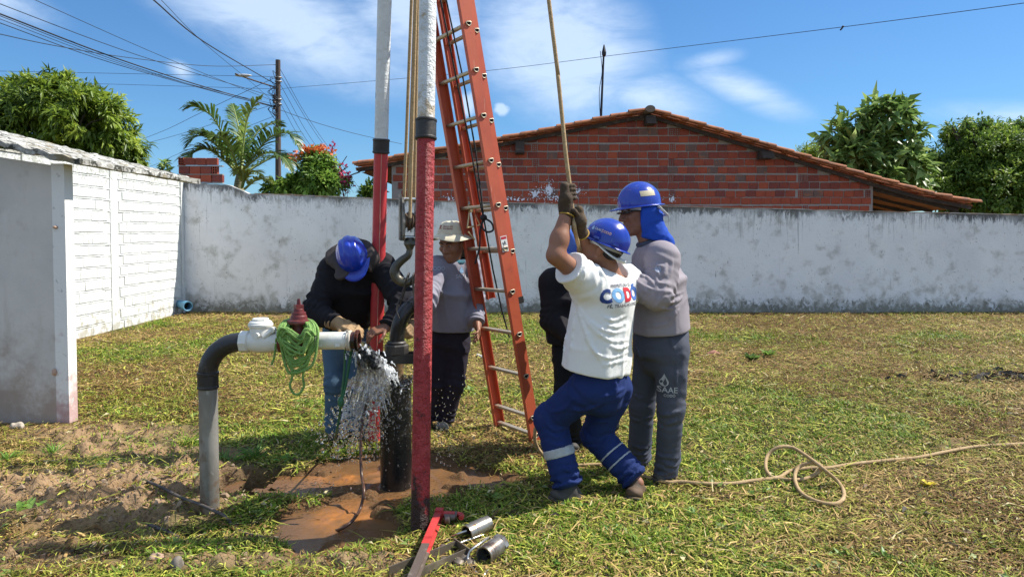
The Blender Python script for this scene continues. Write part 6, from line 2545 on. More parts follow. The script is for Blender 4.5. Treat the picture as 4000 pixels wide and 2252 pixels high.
def trousers(root, J, mat, side, hip=(.168, .125), thigh=.098, knee=.078, cuff=.072, waist=None, name='trousers', cut_ankle=-.005, h=.007, seed=0., rings=(.012, .006), post=None, cr=.006):
    lo, hi = bbox({k_: J[k_] for k_ in ('pelvis', 'LH', 'RH', 'LK', 'RK', 'LA', 'RA')}, .2)
    V = Vox(lo, hi, h)
    wt = waist if waist is not None else J['pelvis'] + np.array([0, 0, .11])
    low = (J['LH'] + J['RH']) / 2 - np.array([0, 0, .03])
    V.add(s_etube(low, wt, side, (hip[0], hip[1]), (hip[0] * .93, hip[1] * .95), .04), .02)
    V.add(s_ell(low - np.array([0, 0, .03]), np.eye(3), (hip[0] * .7, hip[1] * .85, .1)), .05)
    for s_ in 'LR':
        Hh, K, A = J[s_ + 'H'], J[s_ + 'K'], J[s_ + 'A']
        V.add(s_cone(Hh, K, thigh, knee, [(rings[1] * .7, .07, .08, .16), (rings[1], .055, .95, .22)]), .035)
        V.add(s_cone(K, A, knee, cuff, [(rings[1], .055, .05, .2), (rings[0], .042, .9, .22)]), .03)
    V.disp(folds(side, [0, 0, 1], 9, 2.2, cr, 3.1 + seed))
    V.disp(folds([0, 0, 1], side, 9, 2.6, cr * .8, 8.3 + seed))
    if post:
        post(V)
    for s_ in 'LR':
        K, A = J[s_ + 'K'], J[s_ + 'A']
        u = nz(A - K)
        V.cut(s_etube(A + u * cut_ankle, A + u * .25, frame(u)[:, 0], (.14, .14), (.14, .14), .003), .004)
    V.clip(wt + np.array([0, 0, .0]), (0, 0, 1))
    o = V.build(name, mat, root)
    return o, V


def band(root, V, c, n, hw, grow, mat, name, reach=.14):
    """strip of the same surface, a few mm proud: plane band |n.(x-c)|<hw within reach of c"""
    sl_, X, Y, Z = V.reg(np.stack([np.asarray(c) - reach, np.asarray(c) + reach]), 0)
    W = Vox(V.lo + V.h * np.array([s.start for s in sl_]), V.lo + V.h * np.array([s.stop - 1 for s in sl_]), V.h)
    f = V.f[sl_]
    W.f = f[:W.n[0], :W.n[1], :W.n[2]].copy() - grow
    if W.f.shape != tuple(W.n):
        W.n = np.array(W.f.shape)
    X, Y, Z = W.all()
    n = nz(n)
    s_ = (X - c[0]) * n[0] + (Y - c[1]) * n[1] + (Z - c[2]) * n[2]
    rr = np.sqrt((X - c[0]) ** 2 + (Y - c[1]) ** 2 + (Z - c[2]) ** 2) - reach * .93
    W.f = np.maximum(np.maximum(W.f, np.abs(s_) - hw), rr).astype(np.float32)
    return W.build(name, mat, root)


def shirt(root, J, mat, hem, chest, side, wh, wc, sl, arm_r, short=None, seed=0., h=.007, neck_cut=.066, post=None, name='shirt', drape=.010, collar=None, hands_pad=.0, k_sl=.035, extra=None):
    """torso tube hem->chest->neck plus sleeves; sl = sleeve ring amplitude; short = fraction of upper arm covered"""
    lo, hi = bbox({k_: J[k_] for k_ in ('neck', 'LS', 'RS', 'LE', 'RE', 'LW', 'RW', 'pelvis')}, .2)
    lo = np.minimum(lo, np.asarray(hem) - .26)
    V = Vox(lo, hi, h)
    nk = J['neck']
    up = nz(nk - np.asarray(hem))
    V.add(s_etube(hem, chest, side, wh, wc, .02), .02)
    V.add(s_etube(chest - up * .02, nk - up * .015, side, wc, (wc[0] * .55, wc[1] * .62), .05), .05)
    for s_ in 'LR':
        S, E, Wr = J[s_ + 'S'], J[s_ + 'E'], J[s_ + 'W']
        V.add(s_cone(nk - up * .035, S, .062, arm_r[0] * .98), .05)
        if short:
            e2 = S + (E - S) * (short + .15)
            V.add(s_cone(S, e2, arm_r[0], arm_r[1], (sl, .06, .3, .5)), k_sl)
        else:
            V.add(s_cone(S, E, arm_r[0], arm_r[1], [(sl, .05, .9, .35), (sl * .6, .06, .2, .3)]), k_sl)
            V.add(s_cone(E, Wr, arm_r[1], arm_r[2], [(sl * 1.1, .042, .1, .35), (sl * .8, .035, .95, .25)]), .03)
    if extra:
        extra(V)
    V.disp(folds(side, up, 10, 2.0, drape, 1.7 + seed))
    V.disp(folds(nz(side + up * 1.2), nz(up - side * .8), 9, 2.4, drape * .8, 5.7 + seed))
    if post:
        post(V)
    for s_ in 'LR':
        S, E, Wr = J[s_ + 'S'], J[s_ + 'E'], J[s_ + 'W']
        if short:
            u = nz(E - S)
            c = S + (E - S) * short
        else:
            u = nz(Wr - E)
            c = Wr
        V.cut(s_etube(c, c + u * .25, frame(u)[:, 0], (.12, .12), (.12, .12), .003), .004)
    V.clip(hem, -up)
    V.cut(s_cone(nk + up * .015, nk + up * .2, neck_cut, .1), .008)
    return V.build(name, mat, root), V


def zf(pts, ox=2190, oy=1000, sc=1.611):
    return [((ox + a / sc) / SX, (oy + b / sc) / SY) for (a, b) in pts]


def creases(V, lists, r=.011, k=.016, **kw):
    for L in lists:
        V.fold(zf(L, **kw), r * rnd.uniform(.75, 1.15), k * .45)
# ------------------------------------------------------------------ man in the white T-shirt hauling the rope
def man_white():
    J = dict(pelvis=D(1512, 975, 3.92), neck=D(1549, 697, 3.90), LS=D(1482, 714, 3.78), RS=D(1574, 714, 4.02), LE=D(1397, 642, 3.62), LW=D(1424, 535, 3.68),
             RE=D(1482, 655, 3.98), RW=D(1461, 585, 3.80), LH=D(1480, 975, 3.86), LK=D(1383, 1052, 4.0), LA=D(1432, 1232, 3.90),
             RH=D(1543, 975, 4.0), RK=D(1500, 1092, 4.12), RA=D(1604, 1213, 3.98), head=D(1516, 624, 3.87))
    H = hframe((-.84, .36, .36), (.30, -.05, 1))
    root = thing('person', G(1500, 1262), 'man in white printed T-shirt and blue work trousers hauling down on the tan rope', 'person')
    f = np.array([-.75, .65, 0])
    side = nz(J['LS'] - J['RS'])
    body_mesh(root, J, H, skin_a, 1.0, arm=(.052, .046, .031))
    # gloves: coarse dark knit
    gm = M('brown_work_glove', (.055, .035, .022), .9, layers=[dict(c=(.10, .065, .035), s=14, lo=.45, hi=.7)], bump=[(160, .8, .003), (40, .4, .006)])
    rd = nz(D(1422, 380, 3.70) - D(1436, 500, 3.685))
    g1 = D(1433, 484, 3.69)
    V = Vox(np.minimum(g1, J['LW']) - .1, np.maximum(g1, J['LW']) + .1, .0042)
    V.add(s_cone(J['LW'] - rd * .012, J['LW'] + rd * .05, .037, .036), .02)
    add_fist(V, J['LW'] + rd * .02, g1, rd, (-.55, -.55, -.35))
    V.disp(lambda X, Y, Z: .0025 * (vnoise(X * 70, Y * 70, Z * 70) - .5))
    gl = V.build('glove', gm, root)
    g2 = D(1441, 545, 3.685)
    V = Vox(np.minimum(g2, J['RW']) - .11, np.maximum(g2, J['RW']) + .11, .0042)
    u2 = nz(g2 - J['RW'])
    V.add(s_cone(J['RW'] - u2 * .012, J['RW'] + u2 * .06, .037, .036), .02)
    add_fist(V, J['RW'] + u2 * .03, g2, rd, (.75, -.15, -.45))
    V.disp(lambda X, Y, Z: .0025 * (vnoise(X * 70, Y * 70, Z * 70) - .5))
    gr = V.build('glove', gm, root)
    yel = M('glove_hem_yellow', (.45, .28, .05), .8)
    for (g, w, u) in ((gl, J['LW'] - rd * .014, nz(J['LW'] - J['LE'])), (gr, J['RW'] - u2 * .012, nz(J['RW'] - J['RE']))):
        fr = frame(u)
        mb = MB()
        mb.tube([w + fr[:, 0] * .039 * math.cos(t_) + fr[:, 1] * .039 * math.sin(t_) for t_ in np.linspace(0, 6.283, 20)[:-1]], .0042, 6, closed=True)
        mb.build('glove_hem', yel, g)
    wm = cloth('white_cotton', (.78, .775, .75), (.72, .71, .69), mud=None)
    hem, chest = D(1497, 932, 3.91), D(1518, 748, 3.89)
    sh, V = shirt(root, J, wm, hem, chest, side, (.222, .175), (.198, .142), .010, (.094, .092), short=.62, seed=2., drape=.006, k_sl=.06, neck_cut=.058,
                  extra=lambda V: V.add(s_ell(D(1520, 750, 3.88), np.eye(3), (.145, .14, .11)), .05),
                  post=lambda V: creases(V, [[(95, 270), (125, 380), (165, 490), (215, 600), (275, 690)], [(100, 285), (165, 410), (250, 495), (330, 535), (425, 525)], [(112, 320), (215, 435), (320, 478), (412, 466)],
                                             [(255, 378), (330, 402), (412, 372)], [(285, 432), (350, 444), (415, 418)], [(150, 500), (215, 600), (310, 640), (430, 600)], [(250, 690), (340, 668), (430, 645)],
                                             [(235, 60), (250, 100), (290, 150)], [(320, 75), (360, 100), (410, 110)], [(150, 50), (140, 130), (95, 215)], [(110, 60), (95, 120), (60, 160)], [(300, 560), (360, 580), (425, 560)],
                                             [(90, 330), (80, 450), (60, 600)], [(40, 420), (30, 540), (20, 660)]], .0095, .018))
    # print on the back
    bv = surf(sh)
    xd, yd = np.array([.78, .62, .02]), np.array([-.02, 0, 1.])
    c = D(1552, 742, 3.8)
    dk = ink((.02, .025, .06), 'navy')
    V2, F2 = text_verts('PREFEITURA DE', .012, 1)
    stick('lettering', V2, F2, sh, D(1556, 717, 3.8), xd, yd, .0245, dk, sh, bvh=bv)
    V2, F2 = text_verts('FÉ, TRABALHO E PAZ', .012, 1)
    stick('lettering', V2, F2, sh, D(1558, 766, 3.8), xd, yd, .0245, dk, sh, bvh=bv)
    for (ch, dx, col, nm) in (('C', -.118, (.02, .05, .20), 'blue'), ('O', -.037, (.16, .36, .62), 'sky'), ('D', .041, (.50, .015, .03), 'red'), ('Ó', .120, (.05, .13, .40), 'mid')):
        if ch == 'Ó':
            ch = 'O'
            stick('accent', np.array([(-.1, -.05, 0), (.22, -.02, 0), (.22, .1, 0), (-.1, .07, 0)]), [(0, 1, 2), (0, 2, 3)], sh, c + nz(xd) * dx * .94 + np.array([0, 0, .046]), xd, yd, .098, ink(col, nm), sh, bvh=bv)
        V2, F2 = text_verts(ch, .055, 2)
        stick('lettering', V2, F2, sh, c + nz(xd) * dx + np.array([0, 0, .0]), xd, yd, .098, ink(col, nm), sh, bvh=bv)
    tm_ = cloth('blue_workwear', (.016, .032, .125), (.010, .022, .085), mud=(.07, .075, .11))
    tr, V = trousers(root, J, tm_, side, hip=(.172, .15), thigh=.108, knee=.088, cuff=.078, waist=D(1508, 930, 3.92), seed=4., rings=(.014, .007), cut_ankle=-.02,
                  post=lambda V: creases(V, [[(135, 1160), (200, 1155), (290, 1075)], [(160, 1195), (260, 1185), (330, 1110)], [(385, 1375), (450, 1350), (520, 1320)], [(440, 1410), (500, 1412), (560, 1390)], [(60, 960), (150, 960), (250, 930)], [(250, 890), (330, 860), (400, 830)], [(340, 780), (345, 830), (330, 900)],
                                             [(-90, 1050), (-40, 1090), (20, 1080)], [(-80, 1110), (-20, 1140), (40, 1110)], [(-60, 1180), (0, 1190), (40, 1170)], [(10, 1330), (60, 1350), (110, 1390)], [(-20, 1400), (40, 1420), (110, 1420)], [(150, 1080), (220, 1040), (310, 1040)], [(-60, 980), (20, 960), (80, 900)]], .012, .018))
    refl = M('grey_reflective', (.42, .44, .45), .45, layers=[dict(c=(.3, .31, .32), s=12, lo=.45, hi=.7)])
    for s_, t_ in (('L', .47), ('R', .47)):
        K, A = J[s_ + 'K'], J[s_ + 'A']
        c = K + (A - K) * t_
        if s_ == 'L':
            band(tr, V, c, A - K, .026, .0035, refl, 'reflective_band')
        else:
            for dt in (-.032, .032):
                band(tr, V, c + nz(A - K) * dt, A - K, .006, .0035, refl, 'reflective_edge')
            band(tr, V, c, A - K, .026, .0025, tm_, 'cloth_band')
    boot(root, J['LA'] + np.array([0, 0, -.02]), np.append(G(1382, 1263)[:2], .022), J['LK'])
    boot(root, J['RA'] + np.array([.0, 0, -.03]), np.append(G(1588, 1264)[:2], .022), J['RK'], M('tan_boot', (.10, .06, .035), .75, layers=[dict(c=(.05, .04, .03), s=9, lo=.5, hi=.7)], bump=(60, .4, .004)))
    # hair, helmet and strap
    V = Vox(J['head'] - .16, J['head'] + .16, .005)
    V.add(s_ell(J['head'] + H @ np.array([0, -.018, .025]), H, (.081, .097, .09)), .01)
    V.clip(J['head'] + H @ np.array([0, .05, .0]), H @ np.array([0, 1, .25]))
    V.clip(J['head'] + H @ np.array([0, 0, -.035]), H @ np.array([0, .5, -1]))
    V.build('hair', hair_m, root)
    hc = J['head'] + H @ np.array([0, -.005, .040])
    he = helmet(root, hc, H, helmet_blue, 1, .96, .05)
    mb = MB()      # ratchet strap round the nape
    P = [(-.098, .045, -.018), (-.098, .01, -.026), (-.093, -.04, -.045), (-.072, -.09, -.060), (0, -.118, -.064), (.072, -.09, -.060), (.095, -.04, -.045)]
    mb.tube(spline([hc + H @ np.array(p) for p in P], 6), .0115, 8, sq=.45)
    mb.tube([hc + H @ np.array([-.045, -.11, -.063]), hc + H @ np.array([.02, -.13, -.066])], .012, 10)
    mb.build('nape_strap', M('strap_white', (.62, .63, .61), .5), he)
    for (p, s_) in (((-.109, .03, .008), 1), ((-.091, -.076, .008), 1)):
        mb = MB()
        mb.box(hc + H @ np.array(p), (.012, .03, .012), H)
        mb.build('strap_slot', helmet_blue, he)
    bv = surf(he)
    wht = ink((.6, .62, .66), 'white')
    xd, yd = -H[:, 1] * 1.0, H[:, 2]
    cc = hc + H @ np.array([-.11, .025, .05])
    V2, F2 = text_verts('SAAE', .01, 0)
    stick('lettering', V2, F2, he, cc + H[:, 1] * .022, xd, yd, .018, wht, he, .0015, bv)
    V2, F2 = text_verts('CODÓ', .02, 0)
    stick('lettering', V2, F2, he, cc - H[:, 1] * .03, xd, yd, .018, ink((.75, .45, .35), 'peach'), he, .0015, bv)
    V2, F2 = drop_shape()
    stick('logo_drop', V2, F2, he, cc + H[:, 1] * .055, xd, yd, .026, ink((.35, .55, .8), 'aqua'), he, .0015, bv)
    V2, F2 = np.array([(-.03, -.5, 0), (.03, -.5, 0), (.03, .5, 0), (-.03, .5, 0)]), [(0, 1, 2), (0, 2, 3)]
    stick('logo_bar', V2, F2, he, cc - H[:, 1] * .003, xd, yd, .026, wht, he, .0015, bv)


man_white()


# ------------------------------------------------------------------ man in the grey shirt with neck flap
lilac = cloth('lilac_grey_cotton', (.285, .255, .28), (.25, .22, .245), mud=None)


def logo_drop(target, parent, c, xd, yd, sz, mat, bvh):
    V2, F2 = drop_shape()
    stick('logo_drop', V2, F2, target, c, xd, yd, sz, mat, parent, bvh=bvh)


def man_grey():
    J = dict(pelvis=D(1664, 865, 4.24), neck=D(1637, 613, 4.23), LS=D(1665, 650, 4.08), RS=D(1634, 648, 4.38), LE=D(1650, 742, 3.98), LW=D(1572, 708, 3.97),
             RE=D(1600, 755, 4.36), RW=D(1548, 715, 4.2), LH=D(1688, 880, 4.15), LK=D(1686, 1030, 4.12), LA=D(1676, 1190, 4.20),
             RH=D(1637, 880, 4.33), RK=D(1614, 1020, 4.34), RA=D(1606, 1158, 4.44), head=D(1606, 534, 4.22))
    H = hframe((-.97, -.20, -.10), (0, 0, 1))
    root = thing('person', G(1660, 1205), 'tall man in grey shirt, sunglasses and blue neck flap under a blue helmet', 'person')
    side = nz(J['LS'] - J['RS'])
    hand = lambda V: add_hand(V, J['LW'], J['LW'] - J['LE'], (-.2, .3, -.9), 1)
    hand2 = lambda V: add_hand(V, J['RW'], J['RW'] - J['RE'], (-.2, -.3, -.9), -1)
    body = body_mesh(root, J, H, skin_b, 1.05, hands=(hand, hand2))
    hem, chest = D(1659, 832, 4.24), D(1653, 700, 4.235)
    sh, V = shirt(root, J, lilac, hem, chest, side, (.215, .178), (.205, .158), .010, (.094, .082, .062), seed=6., drape=.006, k_sl=.05, neck_cut=.07,
                  post=lambda V: creases(V, [[(545, 75), (600, 100), (635, 150)], [(470, 115), (540, 135), (600, 200)], [(500, 85), (585, 120), (612, 175)], [(455, 140), (520, 190), (590, 215)], [(470, 170), (530, 215), (560, 235)], [(560, 60), (640, 70), (665, 110)],
                                             [(640, 262), (700, 250), (775, 222)], [(690, 292), (730, 280), (765, 255)], [(680, 425), (705, 380), (745, 330)], [(660, 385), (690, 365), (725, 335)], [(700, 20), (690, 90), (660, 170)], [(665, 30), (655, 90), (640, 140)],
                                             [(620, 320), (680, 330), (740, 310)], [(500, 430), (600, 440), (700, 420)]], .011, .015))
    mb = MB()
    u = nz(J['head'] - J['neck'])
    fr = frame(u)
    mb.tube([J['neck'] + u * .02 + fr[:, 0] * .072 * math.cos(t_) + fr[:, 1] * .072 * math.sin(t_) - H[:, 1] * 0 for t_ in np.linspace(0, 6.283, 24)[:-1]], .016, 8, closed=True)
    mb.build('collar', M('navy_collar', (.05, .06, .09), .85), sh)
    bv = surf(sh)
    pale = ink((.40, .38, .42), 'pale')
    logo_drop(sh, sh, D(1650, 672, 4.0), (1, 0, 0), (0, 0, 1), .055, ink((.30, .33, .42), 'haze'), bv)
    V2, F2 = text_verts('E', .02, 1)
    stick('lettering', V2, F2, sh, D(1612, 688, 4.0), (1, 0, 0), (0, 0, 1), .035, pale, sh, bvh=bv)
    tm_ = cloth('slate_workwear', (.078, .084, .11), (.058, .063, .085), mud=(.10, .085, .07))
    tr, V = trousers(root, J, tm_, side, hip=(.185, .168), thigh=.102, knee=.074, cuff=.068, waist=D(1662, 825, 4.24), seed=9., rings=(.013, .005),
                  post=lambda V: creases(V, [[(690, 500), (700, 545), (712, 590)], [(615, 1000), (690, 992), (752, 968)], [(640, 1060), (690, 1050), (742, 1020)], [(440, 1180), (500, 1205), (562, 1208)], [(600, 1312), (660, 1318), (722, 1290)], [(590, 1360), (650, 1372), (712, 1345)], [(430, 1230), (500, 1250), (550, 1240)],
                                             [(455, 870), (500, 890), (560, 880)], [(600, 1240), (650, 1262), (725, 1240)], [(735, 620), (725, 760), (730, 900)], [(470, 560), (500, 620), (540, 700)], [(440, 1010), (490, 1030), (560, 1010)]], .010, .016))
    bv = surf(tr)
    lt = ink((.42, .43, .45), 'lightgrey')
    lc = D(1660, 985, 4.0)
    V2, F2 = text_verts('SAAE', .01, 1)
    stick('lettering', V2, F2, tr, D(1685, 986, 4.0), (1, 0, 0), (.03, 0, 1), .047, lt, tr, bvh=bv)
    V2, F2 = text_verts('CODÓ', .02, 0)
    stick('lettering', V2, F2, tr, D(1689, 1000, 4.0), (1, 0, 0), (.03, 0, 1), .021, lt, tr, bvh=bv)
    logo_drop(tr, tr, D(1676, 962, 4.0), (1, 0, 0), (0, 0, 1), .075, lt, bv)
    V2, F2 = drop_shape()
    stick('logo_swirl', V2 * np.array([.42, .62, 1]), F2, tr, D(1678, 965, 4.0), (1, 0, 0), (-.3, 0, 1), .075, tm_, tr, .004, bv)
    boot(root, J['LA'] + np.array([0, 0, -.02]), np.append(G(1644, 1217)[:2], .022), J['LK'])
    boot(root, J['RA'] + np.array([0, 0, -.02]), np.append(G(1586, 1182)[:2], .022), J['RK'])
    hc = J['head'] + H @ np.array([0, -.01, .048])
    he = helmet(root, hc, H, helmet_blue, 1, 1.0, .042)
    bv = surf(he)
    V2, F2 = np.array([(x, y, 0) for y in np.linspace(-.5, .5, 4) for x in np.linspace(-1.5, 1.5, 9)]), []
    for i in range(3):
        for j in range(8):
            a = i * 9 + j
            F2 += [(a, a + 1, a + 10), (a, a + 10, a + 9)]
    stick('tape_patch', V2, F2, he, hc + H @ np.array([-.12, -.02, .06]), -H[:, 1], H[:, 2], .032, M('tan_tape', (.46, .40, .27), .6), he, .0015, bv)
    # blue cloth flap over ear, nape and shoulder
    fm = cloth('blue_flap_cloth', (.018, .07, .40), (.012, .045, .27))
    V = Vox(J['head'] - .26, J['head'] + .26, .006)
    V.add(s_ell(J['head'] + H @ np.array([0, -.03, .0]), H, (.112, .105, .11)), .02)
    V.add(s_cone(J['head'] + H @ np.array([0, -.035, -.06]), J['neck'] + H @ np.array([0, -.03, .01]), .09, .088), .05)
    V.add(s_cone(J['head'] + H @ np.array([-.03, -.045, -.10]), J['neck'] + H @ np.array([-.05, -.05, .0]), .065, .07), .04)
    V.disp(folds(nz(H[:, 2] + H[:, 1] * .5), H[:, 1] - H[:, 2] * .4, 16, 6, .018, 2.2))
    V.disp(folds(nz(H[:, 2] - H[:, 1] * .6), H[:, 1] + H[:, 2] * .4, 14, 5, .012, 8.2))
    V.disp(lambda X, Y, Z: .006 * (vnoise(X * 40, Y * 40, Z * 40) - .5))
    V.clip(J['head'] + H @ np.array([0, .022, .0]), H @ np.array([0, 1, .12]))
    V.clip(J['neck'] + H @ np.array([0, -.05, -.005]), H @ np.array([0, .42, -1]))
    V.clip(hc, H[:, 2])
    V.cut(s_ell(J['head'] + H @ np.array([0, .06, -.05]), H, (.085, .09, .13)), .01)
    V.build('neck_flap', fm, root)
    mb = MB()
    P = [(-.110, -.07, -.02), (-.1, -.1, -.05), (-.06, -.14, -.075), (0, -.15, -.08), (.06, -.14, -.075)]
    mb.tube(spline([hc + H @ np.array(p) for p in P], 6), .014, 8, sq=.4)
    mb.build('nape_strap', M('strap_white', (.62, .63, .61), .5), he)
    # wraparound sunglasses
    gl = M('sunglass_lens', (.012, .012, .014), .08, coat=.5)
    sgl = thing('sunglasses', J['head'] + H @ np.array([0, .1, .008]), 'black wraparound sunglasses worn by the man in grey', 'sunglasses')
    for q in (-1, 1):
        mb = MB()
        P = [J['head'] + H @ (np.array([q * x, y, z]) * 1.05) for (x, y, z) in ((.012, .108, .004), (.034, .105, .005), (.058, .088, .006), (.07, .066, .009))]
        mb.tube(spline(P, 5), [.012] + [.017] * 8 + list(np.linspace(.017, .010, 7)), 10, sq=.35)
        mb.v = [tuple(v) for v in mb.v]
        mb.build('lens', gl, sgl)
        mb = MB()
        mb.tube([J['head'] + H @ (np.array([q * x, y, z]) * 1.05) for (x, y, z) in ((.070, .075, .013), (.08, .04, .012), (.084, -.005, .004))], .005, 6)
        mb.build('temple', dark, sgl)


man_grey()


# ------------------------------------------------------------------ man bending over the outlet, black shirt
def man_black():
    J = dict(pelvis=D(868, 840, 5.06), neck=D(888, 655, 4.82), RS=D(838, 680, 4.86), LS=D(958, 672, 4.88), RE=D(792, 782, 4.72), RW=D(846, 812, 4.60),
             LE=D(1020, 765, 4.68), LW=D(974, 822, 4.56), RH=D(845, 858, 5.08), RK=D(843, 965, 4.97), RA=D(843, 1082, 5.04), LH=D(896, 858, 5.08), LK=D(900, 965, 5.0), LA=D(900, 1078, 5.06), head=D(889, 650, 4.74))
    H = hframe((.24, -.50, -.80), (-.1, -.80, .55))
    root = thing('person', G(868, 1105), 'man in black shirt and jeans bending over the outlet in a ribbed blue helmet', 'person')
    side = nz(J['LS'] - J['RS'])
    hand = lambda V: add_hand(V, J['LW'], D(932, 836, 4.5) - J['LW'], (-.3, .2, -.9), 1, curl=(.5, .6, .4))
    body_mesh(root, J, H, skin_b, 1.0, hands=(hand,))
    bm_ = cloth('black_cotton', (.014, .013, .016), (.022, .019, .022))
    hem, chest = D(870, 806, 5.02), D(890, 710, 4.90)
    sh, V = shirt(root, J, bm_, hem, chest, side, (.175, .135), (.195, .145), .012, (.095, .085, .055), seed=12., drape=.008, k_sl=.06)
    jm = cloth('blue_denim', (.075, .13, .19), (.045, .085, .135), mud=(.13, .17, .20), weave=300)
    trousers(root, J, jm, side, hip=(.165, .125), thigh=.092, knee=.076, cuff=.072, waist=D(868, 800, 5.03), seed=14.)
    boot(root, J['RA'] + np.array([0, 0, -.02]), np.append(G(838, 1116)[:2], .022), J['RK'], M('brown_boot', (.12, .08, .055), .75, bump=(60, .4, .004)))
    boot(root, J['LA'] + np.array([0, 0, -.02]), np.append(G(912, 1112)[:2], .022), J['LK'], M('brown_boot', (.12, .08, .055), .75))
    gm = M('tan_leather_glove', (.36, .23, .115), .75, layers=[dict(c=(.20, .12, .055), s=11, lo=.45, hi=.65), dict(c=(.45, .32, .18), s=20, lo=.55, hi=.7, a=.5)], bump=[(30, .5, .008), (120, .4, .003)])
    d_ = nz(D(928, 838, 4.50) - J['RW'])
    V = Vox(J['RW'] - .2, J['RW'] + .27, .0045)
    V.add(s_cone(J['RW'] - d_ * .035, J['RW'] + d_ * .03, .052, .042), .02)
    add_hand(V, J['RW'] + d_ * .015, d_, (.2, .35, -.85), -1, r=.0125, curl=(.28, .3, .2), spread=.05, L=1.08, k=.010)
    V.disp(folds(d_, (0, 1, 0), 30, 9, .006, 4.))
    V.build('glove', gm, root)
    hc = J['head'] + H @ np.array([0, -.005, .040])
    helmet(root, hc, H, M('helmet_royal', (.006, .04, .42), .25, coat=.4, layers=[dict(c=(.02, .07, .5), s=5, lo=.45, hi=.7, a=.6)]), 3, .97, .05)
    # dark hood / neck protector hanging round the head
    hm = cloth('hood_cloth', (.075, .062, .058), (.05, .042, .04))
    V = Vox(J['head'] - .3, J['head'] + .3, .007)
    V.add(s_ell(J['head'] + H @ np.array([0, -.03, .0]), H, (.135, .115, .09)), .03)
    V.add(s_cone(J['head'] + H @ np.array([-.09, -.03, -.03]), D(838, 650, 4.78), .065, .05), .05)
    V.add(s_cone(J['head'] + H @ np.array([.09, -.03, -.03]), D(938, 650, 4.78), .065, .05), .05)
    V.add(s_cone(J['head'] + H @ np.array([-.08, .04, -.06]), D(858, 690, 4.66), .05, .04), .05)
    V.disp(folds(H[:, 0], H[:, 1], 14, 5, .012, 7.))
    V.clip(hc + H[:, 2] * -.004, H[:, 2])
    V.cut(s_ell(J['head'] + H @ np.array([0, .07, -.06]), H, (.07, .09, .10)), .01)
    V.build('hood', hm, root)


man_black()


